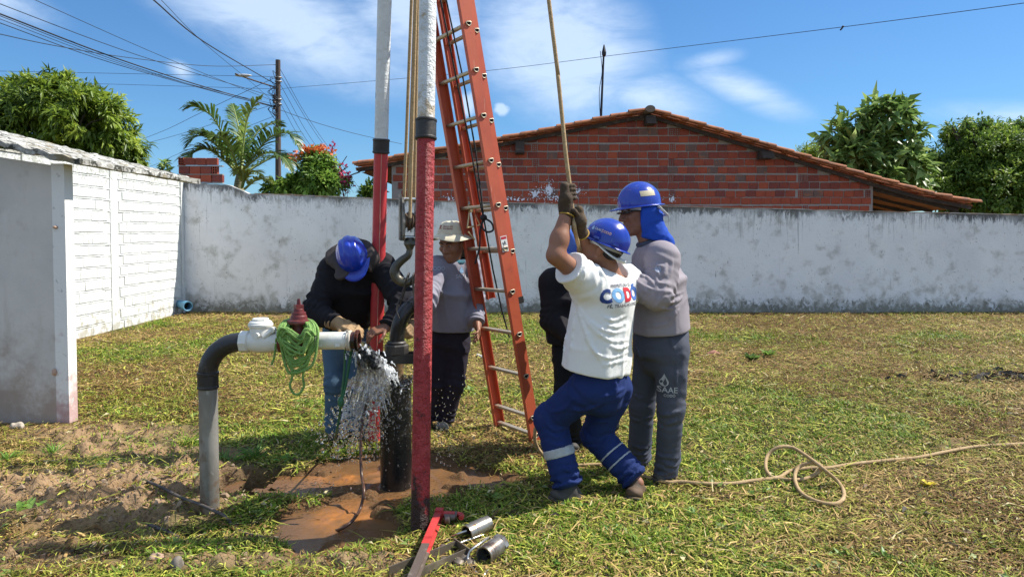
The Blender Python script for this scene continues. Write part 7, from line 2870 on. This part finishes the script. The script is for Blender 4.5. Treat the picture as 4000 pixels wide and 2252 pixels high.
# ------------------------------------------------------------------ man in the bucket hat
def man_hat():
    J = dict(pelvis=D(1134, 850, 5.36), neck=D(1143, 660, 5.36), RS=D(1098, 678, 5.26), LS=D(1180, 676, 5.42), LE=D(1192, 755, 5.40), LW=D(1200, 812, 5.22), RE=D(1070, 760, 4.98), RW=D(1046, 812, 4.78),
             LH=D(1152, 862, 5.38), LK=D(1143, 965, 5.32), LA=D(1117, 1058, 5.36), RH=D(1108, 862, 5.34), RK=D(1092, 965, 5.3), RA=D(1070, 1060, 5.34), head=D(1136, 612, 5.28))
    H = hframe((-.38, -.86, -.26), (-.02, -.1, 1))
    root = thing('person', G(1110, 1082), 'man in pale bucket hat and grey polo shirt watching from behind the front pole', 'person')
    side = nz(J['LS'] - J['RS'])
    hand = lambda V: add_hand(V, J['LW'], J['LW'] - J['LE'], (-.9, 0, 0), 1)
    body = body_mesh(root, J, H, skin_a, 1.06, hands=(hand,))
    eyes(root, J, H, body, 1.06, narrow=.32)
    hem, chest = D(1136, 830, 5.36), D(1140, 735, 5.34)
    sh, V = shirt(root, J, cloth('shade_lilac_cotton', (.25, .24, .285), (.215, .205, .25)), hem, chest, side, (.175, .15), (.182, .14), .010, (.088, .076, .055), seed=17., drape=.009, k_sl=.05, neck_cut=.07)  # lilac cotton with the bluish tint of shade put into its colour
    mb = MB()
    u = nz(np.array([-.05, -.2, 1]))
    fr = frame(u)
    mb.tube([J['neck'] + u * .012 + fr[:, 0] * .078 * math.cos(t_) + fr[:, 1] * .078 * math.sin(t_) for t_ in np.linspace(0, 6.283, 24)[:-1]], .018, 8, closed=True, sq=1.3)
    mb.build('collar', M('teal_collar', (.04, .16, .22), .85, layers=[dict(c=(.03, .05, .08), s=6, lo=.5, hi=.55)]), sh)
    bv = surf(sh)
    V2, F2 = text_verts('SAAE', .01, 1)
    stick('lettering', V2, F2, sh, D(1163, 696, 5.2), (1, .2, 0), (0, 0, 1), .04, ink((.50, .52, .58), 'white2'), sh, bvh=bv)
    V2, F2 = text_verts('CODÓ', .01, 1)
    stick('lettering', V2, F2, sh, D(1101, 676, 5.1), (1, .2, 0), (0, 0, 1), .04, ink((.36, .40, .5), 'paleblue'), sh, bvh=bv)
    logo_drop(sh, sh, D(1164, 680, 5.2), (1, .2, 0), (0, 0, 1), .05, ink((.22, .38, .58), 'skyblue'), bv)
    tm_ = cloth('dark_plum_workwear', (.024, .020, .030), (.034, .028, .04))
    trousers(root, J, tm_, side, hip=(.155, .12), thigh=.092, knee=.076, cuff=.068, waist=D(1136, 822, 5.36), seed=19., rings=(.012, .007))
    sm = M('grey_shoe', (.22, .21, .19), .75, layers=[dict(c=(.12, .11, .1), s=12, lo=.5, hi=.7)])
    boot(root, J['LA'] + np.array([0, 0, -.02]), np.append(G(1106, 1088)[:2], .022), J['LK'], sm)
    boot(root, J['RA'] + np.array([0, 0, -.02]), np.append(G(1056, 1090)[:2], .022), J['RK'], sm)
    gm = M('tan_leather_glove', (.36, .23, .115), .75)
    d_ = nz(D(1030, 838, 4.62) - J['RW'])
    V = Vox(J['RW'] - .22, J['RW'] + .22, .005)
    V.add(s_cone(J['RW'] - d_ * .03, J['RW'] + d_ * .03, .048, .04), .02)
    add_hand(V, J['RW'] + d_ * .01, d_, (-.5, .2, -.3), -1, r=.012, curl=(.6, .7, .5), spread=.05, k=.008)
    V.build('glove', gm, root)
    # bucket hat
    c = J['head'] + H @ np.array([0, -.012, .066])
    H0 = H
    H = hframe(H[:, 1] + H[:, 2] * .22, H[:, 2])
    hatm = cloth('cream_canvas', (.64, .59, .44), (.58, .53, .39))
    V, F = [], []
    n = 48
    prof = [(.0, .100), (.035, .098), (.064, .090), (.082, .076), (.092, .05), (.100, .012), (.112, .0), (.132, -.012), (.155, -.030), (.155, -.034), (.131, -.018), (.108, -.006), (.100, -.006)]
    for (r_, z) in prof:
        for j in range(n):
            a = 2 * math.pi * j / n
            w_ = 1.0 + (.05 * math.sin(3 * a + .6) + .03 * math.sin(5 * a)) * max(0, (r_ - .105) / .055)
            dz = (.010 * math.sin(3 * a) + .008 * math.sin(2 * a + 1)) * max(0, (r_ - .105) / .055) + .004 * math.sin(7 * a + z * 60) * (.03 < r_ < .105)
            V.append(c + H @ np.array([r_ * w_ * math.sin(a), r_ * w_ * 1.12 * math.cos(a), z + dz]))
    for i in range(len(prof) - 1):
        for j in range(n):
            F.append((i * n + j, (i + 1) * n + j, (i + 1) * n + (j + 1) % n, i * n + (j + 1) % n))
    mb = MB()
    mb.add(V, F, True)
    hat = mb.build('bucket_hat', hatm, root)
    mb = MB()
    V3, F3 = [], []
    for (r_, z) in ((.1005, .010), (.0965, .032)):
        for j in range(n):
            a = 2 * math.pi * j / n
            V3.append(c + H @ np.array([(r_ + .0018) * math.sin(a), (r_ + .0018) * 1.12 * math.cos(a), z]))
    mb.add(V3, [(j, (j + 1) % n, n + (j + 1) % n, n + j) for j in range(n)], True)
    mb.build('hat_band', hatm, hat)
    bv = surf(hat)
    rd_ = ink((.30, .05, .06), 'wine')
    for (tx, dz) in (('Banco do', .066), ('Nordeste', .050)):
        V2, F2 = text_verts(tx, .012, 1)
        stick('lettering', V2, F2, hat, c + H @ np.array([-.020, .12, dz]), -H[:, 0], H[:, 2], .0185, rd_, hat, .003, bv)
    mb = MB()
    for (a_, b_) in (((.034, .046), (.050, .072)), ((.050, .046), (.034, .072))):
        Pp = []
        for (x, z) in (a_, b_):
            hit = bv.ray_cast(Vector(c + H @ np.array([x, .3, z])), Vector(-H[:, 1]), .6)
            Pp.append(np.array(hit[0]) + H[:, 1] * .002 if hit[0] is not None else c + H @ np.array([x, .1, z]))
        mb.tube(Pp, .003, 6)
    mb.build('logo_mark', rd_, hat)
    mb = MB()      # hat flap / cord at the nape
    mb.tube(spline([c + H @ np.array([-.1, .02, -.02]), c + H @ np.array([-.105, .0, -.08]), c + H @ np.array([-.09, -.01, -.14])], 5), .004, 6)
    mb.build('chin_cord', M('cord_dark', (.05, .05, .05), .8), hat)
    V = Vox(J['head'] - .2, J['head'] + .2, .007)
    V.add(s_cone(c + H @ np.array([0, -.06, -.02]), J['neck'] + H @ np.array([0, -.06, .03]), .1, .11), .02)
    V.cut(s_cone(c + H @ np.array([0, .03, .1]), J['neck'] + H @ np.array([0, .05, -.02]), .115, .115), .01)
    V.clip(c + H[:, 2] * -.01, H[:, 2])
    V.build('hat_neck_flap', hatm, hat)
    H = H0
    # short grey hair and a grizzled moustache line
    V = Vox(J['head'] - .16, J['head'] + .16, .006)
    V.add(s_ell(J['head'] + H @ np.array([0, -.018, .025]), H, np.array([.083, .098, .09]) * 1.05), .01)
    V.clip(J['head'] + H @ np.array([0, .015, .0]), H @ np.array([0, 1, -.1]))
    V.clip(J['head'] + H @ np.array([0, 0, -.04]), H @ np.array([0, .5, -1]))
    V.build('hair', hair_m, root)


man_hat()


# ------------------------------------------------------------------ man in black hidden behind the man in white
def man_hidden():
    J = dict(pelvis=D(1440, 880, 4.87), neck=D(1442, 680, 4.86), RS=D(1396, 712, 4.84), LS=D(1494, 708, 4.92), RE=D(1395, 800, 4.80), RW=D(1440, 845, 4.62), LE=D(1510, 790, 4.86), LW=D(1480, 840, 4.66),
             RH=D(1424, 890, 4.86), RK=D(1424, 1000, 4.80), RA=D(1438, 1112, 4.86), LH=D(1476, 890, 4.9), LK=D(1510, 990, 4.88), LA=D(1532, 1075, 5.0), head=D(1446, 640, 4.82))
    H = hframe((.25, -.9, -.15), (0, -.1, 1))
    root = thing('person', G(1460, 1135), 'man in black clothes mostly hidden behind the man in white', 'person')
    side = nz(J['LS'] - J['RS'])
    body_mesh(root, J, H, skin_b, 1.0, hands=(lambda V: add_hand(V, J['RW'], J['RW'] - J['RE'], (0, 0, -1), -1), lambda V: add_hand(V, J['LW'], J['LW'] - J['LE'], (0, 0, -1), 1)))
    bm_ = cloth('black_cotton', (.014, .013, .016), (.022, .019, .022))
    shirt(root, J, bm_, D(1440, 862, 4.87), D(1441, 750, 4.86), side, (.17, .14), (.19, .145), .008, (.098, .085, .055), seed=22.)
    trousers(root, J, cloth('black_drill', (.012, .012, .014), (.02, .02, .022)), side, hip=(.16, .125), thigh=.095, knee=.08, cuff=.075, waist=D(1440, 850, 4.87), seed=24., rings=(.012, .008))
    boot(root, J['RA'] + np.array([0, 0, -.02]), np.append(G(1440, 1143)[:2], .022), J['RK'])
    boot(root, J['LA'] + np.array([0, 0, -.02]), np.append(G(1536, 1105)[:2], .022), J['LK'])
    helmet(root, J['head'] + H @ np.array([0, -.005, .045]), H, M('helmet_faded', (.05, .12, .42), .35, layers=[dict(c=(.35, .42, .6), s=9, lo=.55, hi=.7)]), 3)


man_hidden()
# ================================================================== water: muddy pool, gush, splash
def make_pool():
    xs = np.linspace(-1.75, .35, 210)
    ys = np.linspace(3.0, 4.95, 195)
    X, Y = np.meshgrid(xs, ys, indexing='ij')
    pm = puddle(X, Y)
    r0 = np.hypot(X - WX, Y - WY_)
    r1 = np.hypot(X + 1.0, Y - 3.95)
    rip = .0035 * np.sin(r0 * 70) * np.exp(-r0 * 3) + .010 * (fbm(X * 11, Y * 11, 0 * X + 3, 4) - .5)
    churn = (np.exp(-((X + .95) / .25) ** 2 - ((Y - 4.30) / .10) ** 2) + np.exp(-((X + .88) / .16) ** 2 - ((Y - 3.68) / .16) ** 2) * .9 + .7 * np.exp(-((X + .75) / .16) ** 2 - ((Y - 3.9) / .10) ** 2)) * np.clip(fbm(X * 10, Y * 10, 0 * X + 6, 3) * 3 - .9, 0, 1)
    rip = rip + churn * .030 * (np.abs(fbm(X * 22, Y * 22, 0 * X + 8, 3) - .5) * 2)
    Z = -.020 + rip
    V = np.stack([X, Y, Z], -1).reshape(-1, 3)
    n, m = X.shape
    i = np.arange(n * m).reshape(n, m)
    ok = (pm > .24)
    okf = ok[:-1, :-1] | ok[1:, :-1] | ok[1:, 1:] | ok[:-1, 1:]
    F = np.stack([i[:-1, :-1], i[1:, :-1], i[1:, 1:], i[:-1, 1:]], -1)[okf]
    k = fbm(X * 4, Y * 4, 0 * X + 1, 4)[..., None]
    ch = np.clip(churn, 0, 1)[..., None]
    thick = np.array([.40, .16, .045])
    dull = np.array([.10, .058, .028])
    c = dull * (1 - k) * .9 + np.array([.22, .11, .045]) * k
    c = c * (1 - ch) + thick * ch * (.7 + .6 * k)
    used = np.unique(F)
    rm = np.full(n * m, -1)
    rm[used] = np.arange(len(used))
    me = np_mesh('muddy_water', V[used], rm[F], True, col=c.reshape(-1, 3)[used])
    o = link('muddy_water', me, M('muddy_water', (.3, .15, .06), .05, attr='Col', spec=.5, bump=[(34, .35, .014), (110, .25, .004)], ior=1.33))
    tag(o, 'orange brown muddy water pooling round the well', 'water', kind='structure')


make_pool()

water_m = M('clear_water', (.98, .99, 1.0), .03, trans=1.0, ior=1.33, spec=.5, bump=[(60, .5, .02)])


def make_gush():
    o0 = np.array([hx(903.5), RY, za])
    lo = np.array([o0[0] - .2, RY - .14, .34])
    hi = np.array([WX + .14, WY_ + .16, za + .07])
    V = Vox(lo, hi, .0045)
    tops = []
    tgt = np.array([WX - .04, WY_ - .05, WZ + .01])
    # outlet jet: fills the lower part of the bore, bends down to the casing top
    for (dy, dz, r) in ((0, -.014, .024), (-.016, -.02, .019), (.016, -.02, .019), (0, -.03, .013)):
        a = o0 + np.array([-.06, dy, dz])
        prev = a
        for t_ in np.linspace(.15, 1, 7):
            x = a[0] + (tgt[0] - a[0]) * t_ * .92
            y = a[1] + (tgt[1] + dy - a[1]) * t_
            z = a[2] + (tgt[2] - a[2]) * t_ ** 1.9
            p = np.array([x, y, z])
            V.add(s_cone(prev, p, r * (1 + .25 * t_), r * (1 + .35 * t_)), .02)
            prev = p
    # curtain that drops straight down and breaks up
    for i in range(75):
        t_ = rnd.random()
        a = o0 + np.array([.0 + .10 * t_, .10 * t_ + rnd.uniform(-.025, .025), -.035 - .06 * t_])
        L = rnd.uniform(.06, .26)
        a = a + np.array([0, 0, -rnd.random() * .08])
        b = a + np.array([rnd.uniform(-.07, .08) * L / .2, rnd.uniform(-.03, .08), -L])
        V.add(s_cone(a, b, rnd.uniform(.006, .014), rnd.uniform(.003, .010)), .014)
    # splash crown on the casing rim
    for i in range(40):
        a_ = rnd.uniform(0, 6.28)
        r_ = rnd.uniform(.03, .095)
        p = np.array([WX + r_ * math.cos(a_), WY_ + r_ * math.sin(a_), WZ + .006])
        V.add(s_cone(p, p + np.array([rnd.uniform(-.02, .02), rnd.uniform(-.02, .02), rnd.uniform(.0, .028)]), rnd.uniform(.007, .016), rnd.uniform(.003, .008)), .014)
    # rebound thrown to the left
    for i in range(34):
        t_ = rnd.random()
        p = np.array([WX - .10, WY_ - .05, WZ + .01]) + np.array([-.20 * t_ + rnd.uniform(-.03, .03), -.05 + rnd.uniform(-.07, .07), .05 * math.sin(t_ * 3) - .10 * t_ ** 2 + rnd.uniform(-.03, .03)])
        V.add(s_cone(p, p + np.array([-.03, 0, -.02]) + rng.normal(size=3) * .016, rnd.uniform(.006, .014), rnd.uniform(.003, .007)), .012)
    V.disp(lambda X, Y, Z: .011 * (vnoise(X * 55, Y * 55, Z * 40) - .52) + .007 * (vnoise(X * 130, Y * 130, Z * 110) - .5))
    g = thing('water_gush', (o0[0], RY, 0), 'clear water gushing from the outlet and splashing on the well casing', 'water')
    V.build('water_stream', water_m, g)
    # white foam, its colour also standing in for refracted sky: fall, rim, thrown sheet
    W = Vox(lo, hi, .0042)
    for i in range(420):
        t_ = rnd.random()
        a = o0 + np.array([-.005 + .12 * t_, .03 + .26 * t_, -.045 - .20 * t_]) + rng.normal(size=3) * np.array([.026, .028, .022])
        W.add(s_cone(a, a + np.array([rnd.uniform(-.02, .02), rnd.uniform(-.02, .02), -rnd.uniform(.01, .05)]), rnd.uniform(.0025, .006), rnd.uniform(.0015, .004)), .009)
    for i in range(420):
        t_ = rnd.random()
        a = np.array([WX - .09, WY_ - .06, WZ - .01]) + np.array([-.20 * t_, -.03, -.05 - .16 * t_ ** 2]) + rng.normal(size=3) * np.array([.035, .04, .045])
        W.add(s_cone(a, a + rng.normal(size=3) * .012, rnd.uniform(.0025, .006), rnd.uniform(.0015, .004)), .009)
    for i in range(90):
        a_ = rnd.uniform(0, 6.28)
        r_ = rnd.uniform(.055, .102)
        a = np.array([WX + r_ * math.cos(a_), WY_ + r_ * math.sin(a_), WZ + rnd.uniform(-.035, .018)])
        W.add(s_cone(a, a + np.array([rnd.uniform(-.01, .01), rnd.uniform(-.01, .01), rnd.uniform(-.03, .012)]), rnd.uniform(.002, .005), .002), .008)
    W.disp(lambda X, Y, Z: .006 * (vnoise(X * 110, Y * 110, Z * 110) - .5))
    W.build('white_water', M('foam_sky_white', (.92, .94, .96), .2, trans=.1, ior=1.25, transl=.5), g)
    # loose drops
    t5 = (1 + 5 ** .5) / 2
    ico = np.array([(-1, t5, 0), (1, t5, 0), (-1, -t5, 0), (1, -t5, 0), (0, -1, t5), (0, 1, t5), (0, -1, -t5), (0, 1, -t5), (t5, 0, -1), (t5, 0, 1), (-t5, 0, -1), (-t5, 0, 1)]) / math.hypot(1, t5)
    icf = np.array([(0, 11, 5), (0, 5, 1), (0, 1, 7), (0, 7, 10), (0, 10, 11), (1, 5, 9), (5, 11, 4), (11, 10, 2), (10, 7, 6), (7, 1, 8), (3, 9, 4), (3, 4, 2), (3, 2, 6), (3, 6, 8), (3, 8, 9), (4, 9, 5), (2, 4, 11), (6, 2, 10), (8, 6, 7), (9, 8, 1)])
    P, S = [], []

    def drops(n, f, smin_=.0018, smax_=.006):
        for _ in range(n):
            P.append(f())
            S.append(smin_ + (smax_ - smin_) * rnd.random() ** 2.2)
    drops(620, lambda: D(rnd.gauss(925, 38), 1000 + abs(rnd.gauss(0, 70)), rnd.gauss(4.05, .1)))
    drops(480, lambda: D(rnd.gauss(880, 42), 1085 + rnd.gauss(0, 34), rnd.gauss(4.1, .12)), .002, .010)
    drops(330, lambda: D(rnd.uniform(955, 1038), 960 + abs(rnd.gauss(0, 1)) * 95, WY_ - .10 - rnd.random() * .08), .0016, .0045)
    drops(150, lambda: D(rnd.gauss(1000, 36), 940 + rnd.gauss(0, 14), WY_ + rnd.gauss(0, .07)), .002, .005)
    drops(150, lambda: D(1095 + abs(rnd.gauss(0, 40)), 1080 + rnd.gauss(0, 55), 4.2 + rnd.gauss(0, .1)), .002, .005)
    drops(110, lambda: G(rnd.uniform(720, 1100), rnd.gauss(1200, 50), -.015 + rnd.random() * .07), .002, .006)
    drops(60, lambda: D(rnd.gauss(905, 14), rnd.uniform(900, 980), 3.78 + rnd.random() * .2), .0015, .004)
    P, S = np.array(P), np.array(S)
    st = np.stack([np.ones(len(S)), np.ones(len(S)), 1 + .9 * rng.random(len(S))], 1)
    V_ = (P[:, None, :] + ico[None] * (S[:, None] * st)[:, None, :]).reshape(-1, 3)
    F_ = (icf[None] + (np.arange(len(P)) * 12)[:, None, None]).reshape(-1, 3)
    o = np.array(wloc(g))
    ob = link('water_drops', np_mesh('water_drops', V_, F_, True, origin=tuple(o)), M('drop_water', (1, 1, 1), .02, trans=1., ior=1.33), g, loc=tuple(o))
    tag(ob, kind='stuff')


make_gush()

# ================================================================== small things on the ground
def stone(name, p, r, col, label, cat='stone', group=None):
    V = Vox(np.asarray(p) - np.array(r).max() * 1.8, np.asarray(p) + np.array(r).max() * 1.8, max(r) / 7)
    V.add(s_ell(p, np.eye(3), r), .01)
    V.disp(lambda X, Y, Z: max(r) * .55 * (vnoise(X / max(r) * 1.3, Y / max(r) * 1.3, Z / max(r) * 1.3) - .5))
    o = V.build(name, M('stone_' + cat + str(int(col[0] * 100)), col, .9, layers=[dict(c=tuple(x * .55 for x in col), s=20, lo=.45, hi=.65)], bump=(60, .5, .006)))
    return tag(o, label, cat, group)


stone('stone', zr(45, 1072, .02), (.05, .04, .032), (.42, .36, .29), 'pale round stone at the foot of the shed wall')
stone('stone', zr(447, 1420, .012), (.028, .026, .034), (.20, .17, .14), 'grey upright stone near the bottom edge below the mound')
stone('stone', zr(395, 1400, .005), (.03, .025, .015), (.36, .24, .17), 'small reddish stone below the mound of dug earth')
stone('brick_fragment', zr(1795, 888, .02), (.10, .05, .03), (.33, .15, .10), 'broken reddish brick piece in the green grass patch beyond the men', 'brick')
stone('stone', zr(1690, 997, .01), (.025, .02, .015), (.45, .25, .2), 'tiny pinkish stone in the grass right of the tall man')

# clods on the dug earth
V_, F_ = [], []
for i in range(1100):
    x, y = rnd.gauss(-2.3, .6), rnd.gauss(3.9, .34)
    if bare(np.array(x), np.array(y)) < .45:
        continue
    s = .004 + .017 * rnd.random() ** 3
    z = float(height(np.array(x), np.array(y))) + s * .3
    k = len(V_)
    for q in ((-1, -1, -.7), (1, -1, -.7), (1, 1, -.7), (-1, 1, -.7), (-.6, -.6, .7), (.6, -.6, .7), (.6, .6, .7), (-.6, .6, .7)):
        V_.append((x + s * q[0] * rnd.uniform(.2, 1.3), y + s * q[1] * rnd.uniform(.2, 1.3), z + s * q[2] * rnd.uniform(.3, 1.2)))
    F_ += [tuple(k + j for j in f) for f in ((3, 2, 1, 0), (4, 5, 6, 7), (0, 1, 5, 4), (1, 2, 6, 5), (2, 3, 7, 6), (3, 0, 4, 7))]
ob = link('earth_clods', np_mesh('earth_clods', V_, F_), M('dry_clod', (.33, .235, .155), .95, layers=[dict(c=(.2, .135, .085), s=14, lo=.4, hi=.65)], bump=(60, .6, .01)))
tag(ob, 'crumbly clods of dug brown earth beside the riser', 'soil', kind='stuff')


def weed(p, n, L, W, label, col, name='weed'):
    P = np.repeat(np.asarray(p)[None], n, 0) + rng.normal(size=(n, 3)) * np.array([.02, .02, .0])
    a = rng.random(n) * 6.28
    dr = np.stack([np.cos(a) * .8, np.sin(a) * .8, .35 + .7 * rng.random(n)], 1)
    dr /= np.linalg.norm(dr, axis=1)[:, None]
    N = np.array([0, 0, 1.])[None] + rng.normal(size=(n, 3)) * .3
    V, F, C = leaf_quads(P, dr, N, L * (.6 + .7 * rng.random(n)), W * (.7 + .5 * rng.random(n)), np.array(col)[None] * (.7 + .6 * rng.random(n))[:, None])
    o = link(name, np_mesh(name, V, F, False, col=C), leaf_m)
    tag(o, label, 'weed')


weed(zr(50, 1280, .0), 12, .065, .035, 'broad leafed green weed on the dug earth at the picture edge', (.20, .34, .06))
weed(zr(95, 1275, .0), 6, .05, .03, 'smaller two leaved weed beside the broad leafed one', (.22, .36, .08))
weed(zr(720, 1160, .0), 9, .09, .035, 'low green weed at the upper edge of the muddy pool', (.18, .36, .05))
weed(zr(1235, 985, .0), 8, .09, .05, 'round leafed weed in the grass under the ladder', (.25, .36, .10))
weed(zr(1180, 985, .0), 10, .09, .05, 'round leafed weed left of the ladder foot', (.24, .36, .09))
weed(zr(1890, 905, .02), 40, .10, .05, 'dark clump of cut leafy weeds in the far green grass', (.12, .2, .05))
weed(zr(1930, 895, .01), 26, .11, .05, 'light green leafy weeds beside the dark clump', (.25, .38, .08))
weed(zr(565, 1170, .0), 30, .14, .012, 'tuft of long green grass behind the galvanised riser', (.14, .27, .05), 'grass_tuft')
weed(zr(640, 1150, .0), 30, .13, .012, 'tuft of long grass on the shaded rim of the pit', (.13, .26, .05), 'grass_tuft')
weed(zr(130, 1140, .0), 30, .10, .010, 'tuft of green grass on the sandy strip below the shed', (.18, .32, .05), 'grass_tuft')
weed(zr(20, 1160, .0), 34, .11, .010, 'grass tuft at the picture edge below the shed', (.17, .31, .05), 'grass_tuft')
# yellow flower
p = zr(2330, 1216, .02)
mb = MB()
for i in range(6):
    a = i * 1.05 + .3
    d_ = np.array([math.cos(a), math.sin(a), .6 * rnd.random()])
    e = np.array([-math.sin(a), math.cos(a), .3])
    mb.add([p, p + d_ * .03 + e * .018, p + d_ * .055, p + d_ * .03 - e * .018], [(0, 1, 2, 3)])
tag(mb.build('fallen_flower', M('yellow_petal', (.75, .60, .02), .6, transl=.3)), 'fallen yellow flower on the dry grass', 'flower')
# ash heap and twigs on the right
V_, F_ = [], []
for i in range(420):
    x, y = rnd.gauss(4.95, .42), rnd.gauss(7.2, .13)
    s = .008 + .025 * rnd.random() ** 2
    z = float(height(np.array(x), np.array(y))) + s * .6
    k = len(V_)
    u = unit_rand(1)[0] * s * 2.2
    w = unit_rand(1)[0] * s
    V_ += [(x - u[0], y - u[1], z), (x + w[0], y + w[1], z + s), (x + u[0], y + u[1], z), (x - w[0], y - w[1], z - s * .3)]
    F_ += [(k, k + 1, k + 2, k + 3), (k + 3, k + 2, k + 1, k)]
ob = link('ash_litter', np_mesh('ash_litter', V_, F_), M('charred_litter', (.045, .04, .036), .9, layers=[dict(c=(.3, .27, .22), s=6, lo=.6, hi=.66)]))
tag(ob, 'charred dark litter scattered on the dry grass near the picture edge', 'litter', kind='stuff')
# pale sheet scrap by the riser
V_ = [zr(440, 1157, .03), zr(470, 1159, .05), zr(498, 1152, .055), zr(506, 1163, .035), zr(480, 1172, .02), zr(455, 1166, .02)]
mb = MB()
mb.add([v for v in V_] + [v - np.array([0, 0, .012]) for v in V_], [tuple(range(6)), tuple(range(11, 5, -1))] + [(i, (i + 1) % 6, 6 + (i + 1) % 6, 6 + i) for i in range(6)])
tag(mb.build('cement_scrap', M('pale_scrap', (.40, .36, .30), .9, bump=(30, .6, .02))), 'flat pale scrap of cement sheet behind the galvanised riser', 'scrap')
mb = MB()
mb.tube(spline([zr(1201, 892, .015), zr(1212, 897, .02), zr(1226, 905, .015)], 4), .018, 8)
tag(mb.build('white_tube_scrap', M('white_plastic', (.7, .68, .6), .5)), 'short white plastic tube lying in the grass behind the ladder', 'scrap')
# fallen leaves and loose stalks
V_, F_, C_ = [], [], []
n = 900
d = 3.0 * (11 / 3.0) ** rng.random(n)
x = (rng.random(n) * 2 - 1) * .75 * d
ok = (puddle(x, d) < .2) & (x > -5.5)
x, d = x[ok], d[ok]
n = len(x)
P = np.stack([x, d, height(x, d) + .018 + .012 * rng.random(n)], 1)
a = rng.random(n) * 6.28
dr = np.stack([np.cos(a), np.sin(a), .25 * (rng.random(n) - .5)], 1)
N = np.array([0, 0, 1.])[None] + rng.normal(size=(n, 3)) * .45
pal = np.array([(.30, .34, .14), (.17, .10, .05), (.45, .40, .22), (.22, .30, .08), (.05, .035, .025)])
C = pal[rng.integers(0, 5, n)] * (.7 + .6 * rng.random(n))[:, None]
V_, F_, C_ = leaf_quads(P, dr, N, .025 + .035 * rng.random(n), .012 + .016 * rng.random(n), C)
ob = link('fallen_leaves', np_mesh('fallen_leaves', V_, F_, False, col=C_), M('dead_leaf', (.2, .15, .08), .7, attr='Col', transl=.15))
tag(ob, 'fallen leaves and weed cuttings scattered over the grass', 'leaves', kind='stuff')

# low broad-leaved weeds dotted through the grass
n = 420
d = 3.0 * (11.5 / 3.0) ** rng.random(n)
x = (rng.random(n) * 2 - 1) * .78 * d
ok = (puddle(x, d) < .2) & (x > -5.6) & (greenness(x, d) > .3) & (bare(x, d) < .4)
x, d = x[ok], d[ok]
k = np.repeat(np.arange(len(x)), 7)
n = len(k)
P = np.stack([x[k], d[k], height(x[k], d[k]) + .008], 1) + rng.normal(size=(n, 3)) * np.array([.012, .012, .002])
a = rng.random(n) * 6.28
dr = np.stack([np.cos(a), np.sin(a), .25 + .5 * rng.random(n)], 1)
dr /= np.linalg.norm(dr, axis=1)[:, None]
N = np.array([0, 0, 1.])[None] + rng.normal(size=(n, 3)) * .3
tone = rng.random(len(x))[k][:, None]
C = (np.array([.13, .25, .035])[None] * (1 - tone) + np.array([.30, .38, .10])[None] * tone) * (.6 + .7 * rng.random(n))[:, None]
sz = (.5 + .8 * rng.random(len(x)))[k]
V_, F_, C_ = leaf_quads(P, dr, N, (.03 + .03 * rng.random(n)) * sz, (.014 + .014 * rng.random(n)) * sz, C)
ob = link('low_weeds', np_mesh('low_weeds', V_, F_, False, col=C_), leaf_m)
tag(ob, 'low broad leaved green weeds dotted through the grass', 'weeds', kind='stuff')
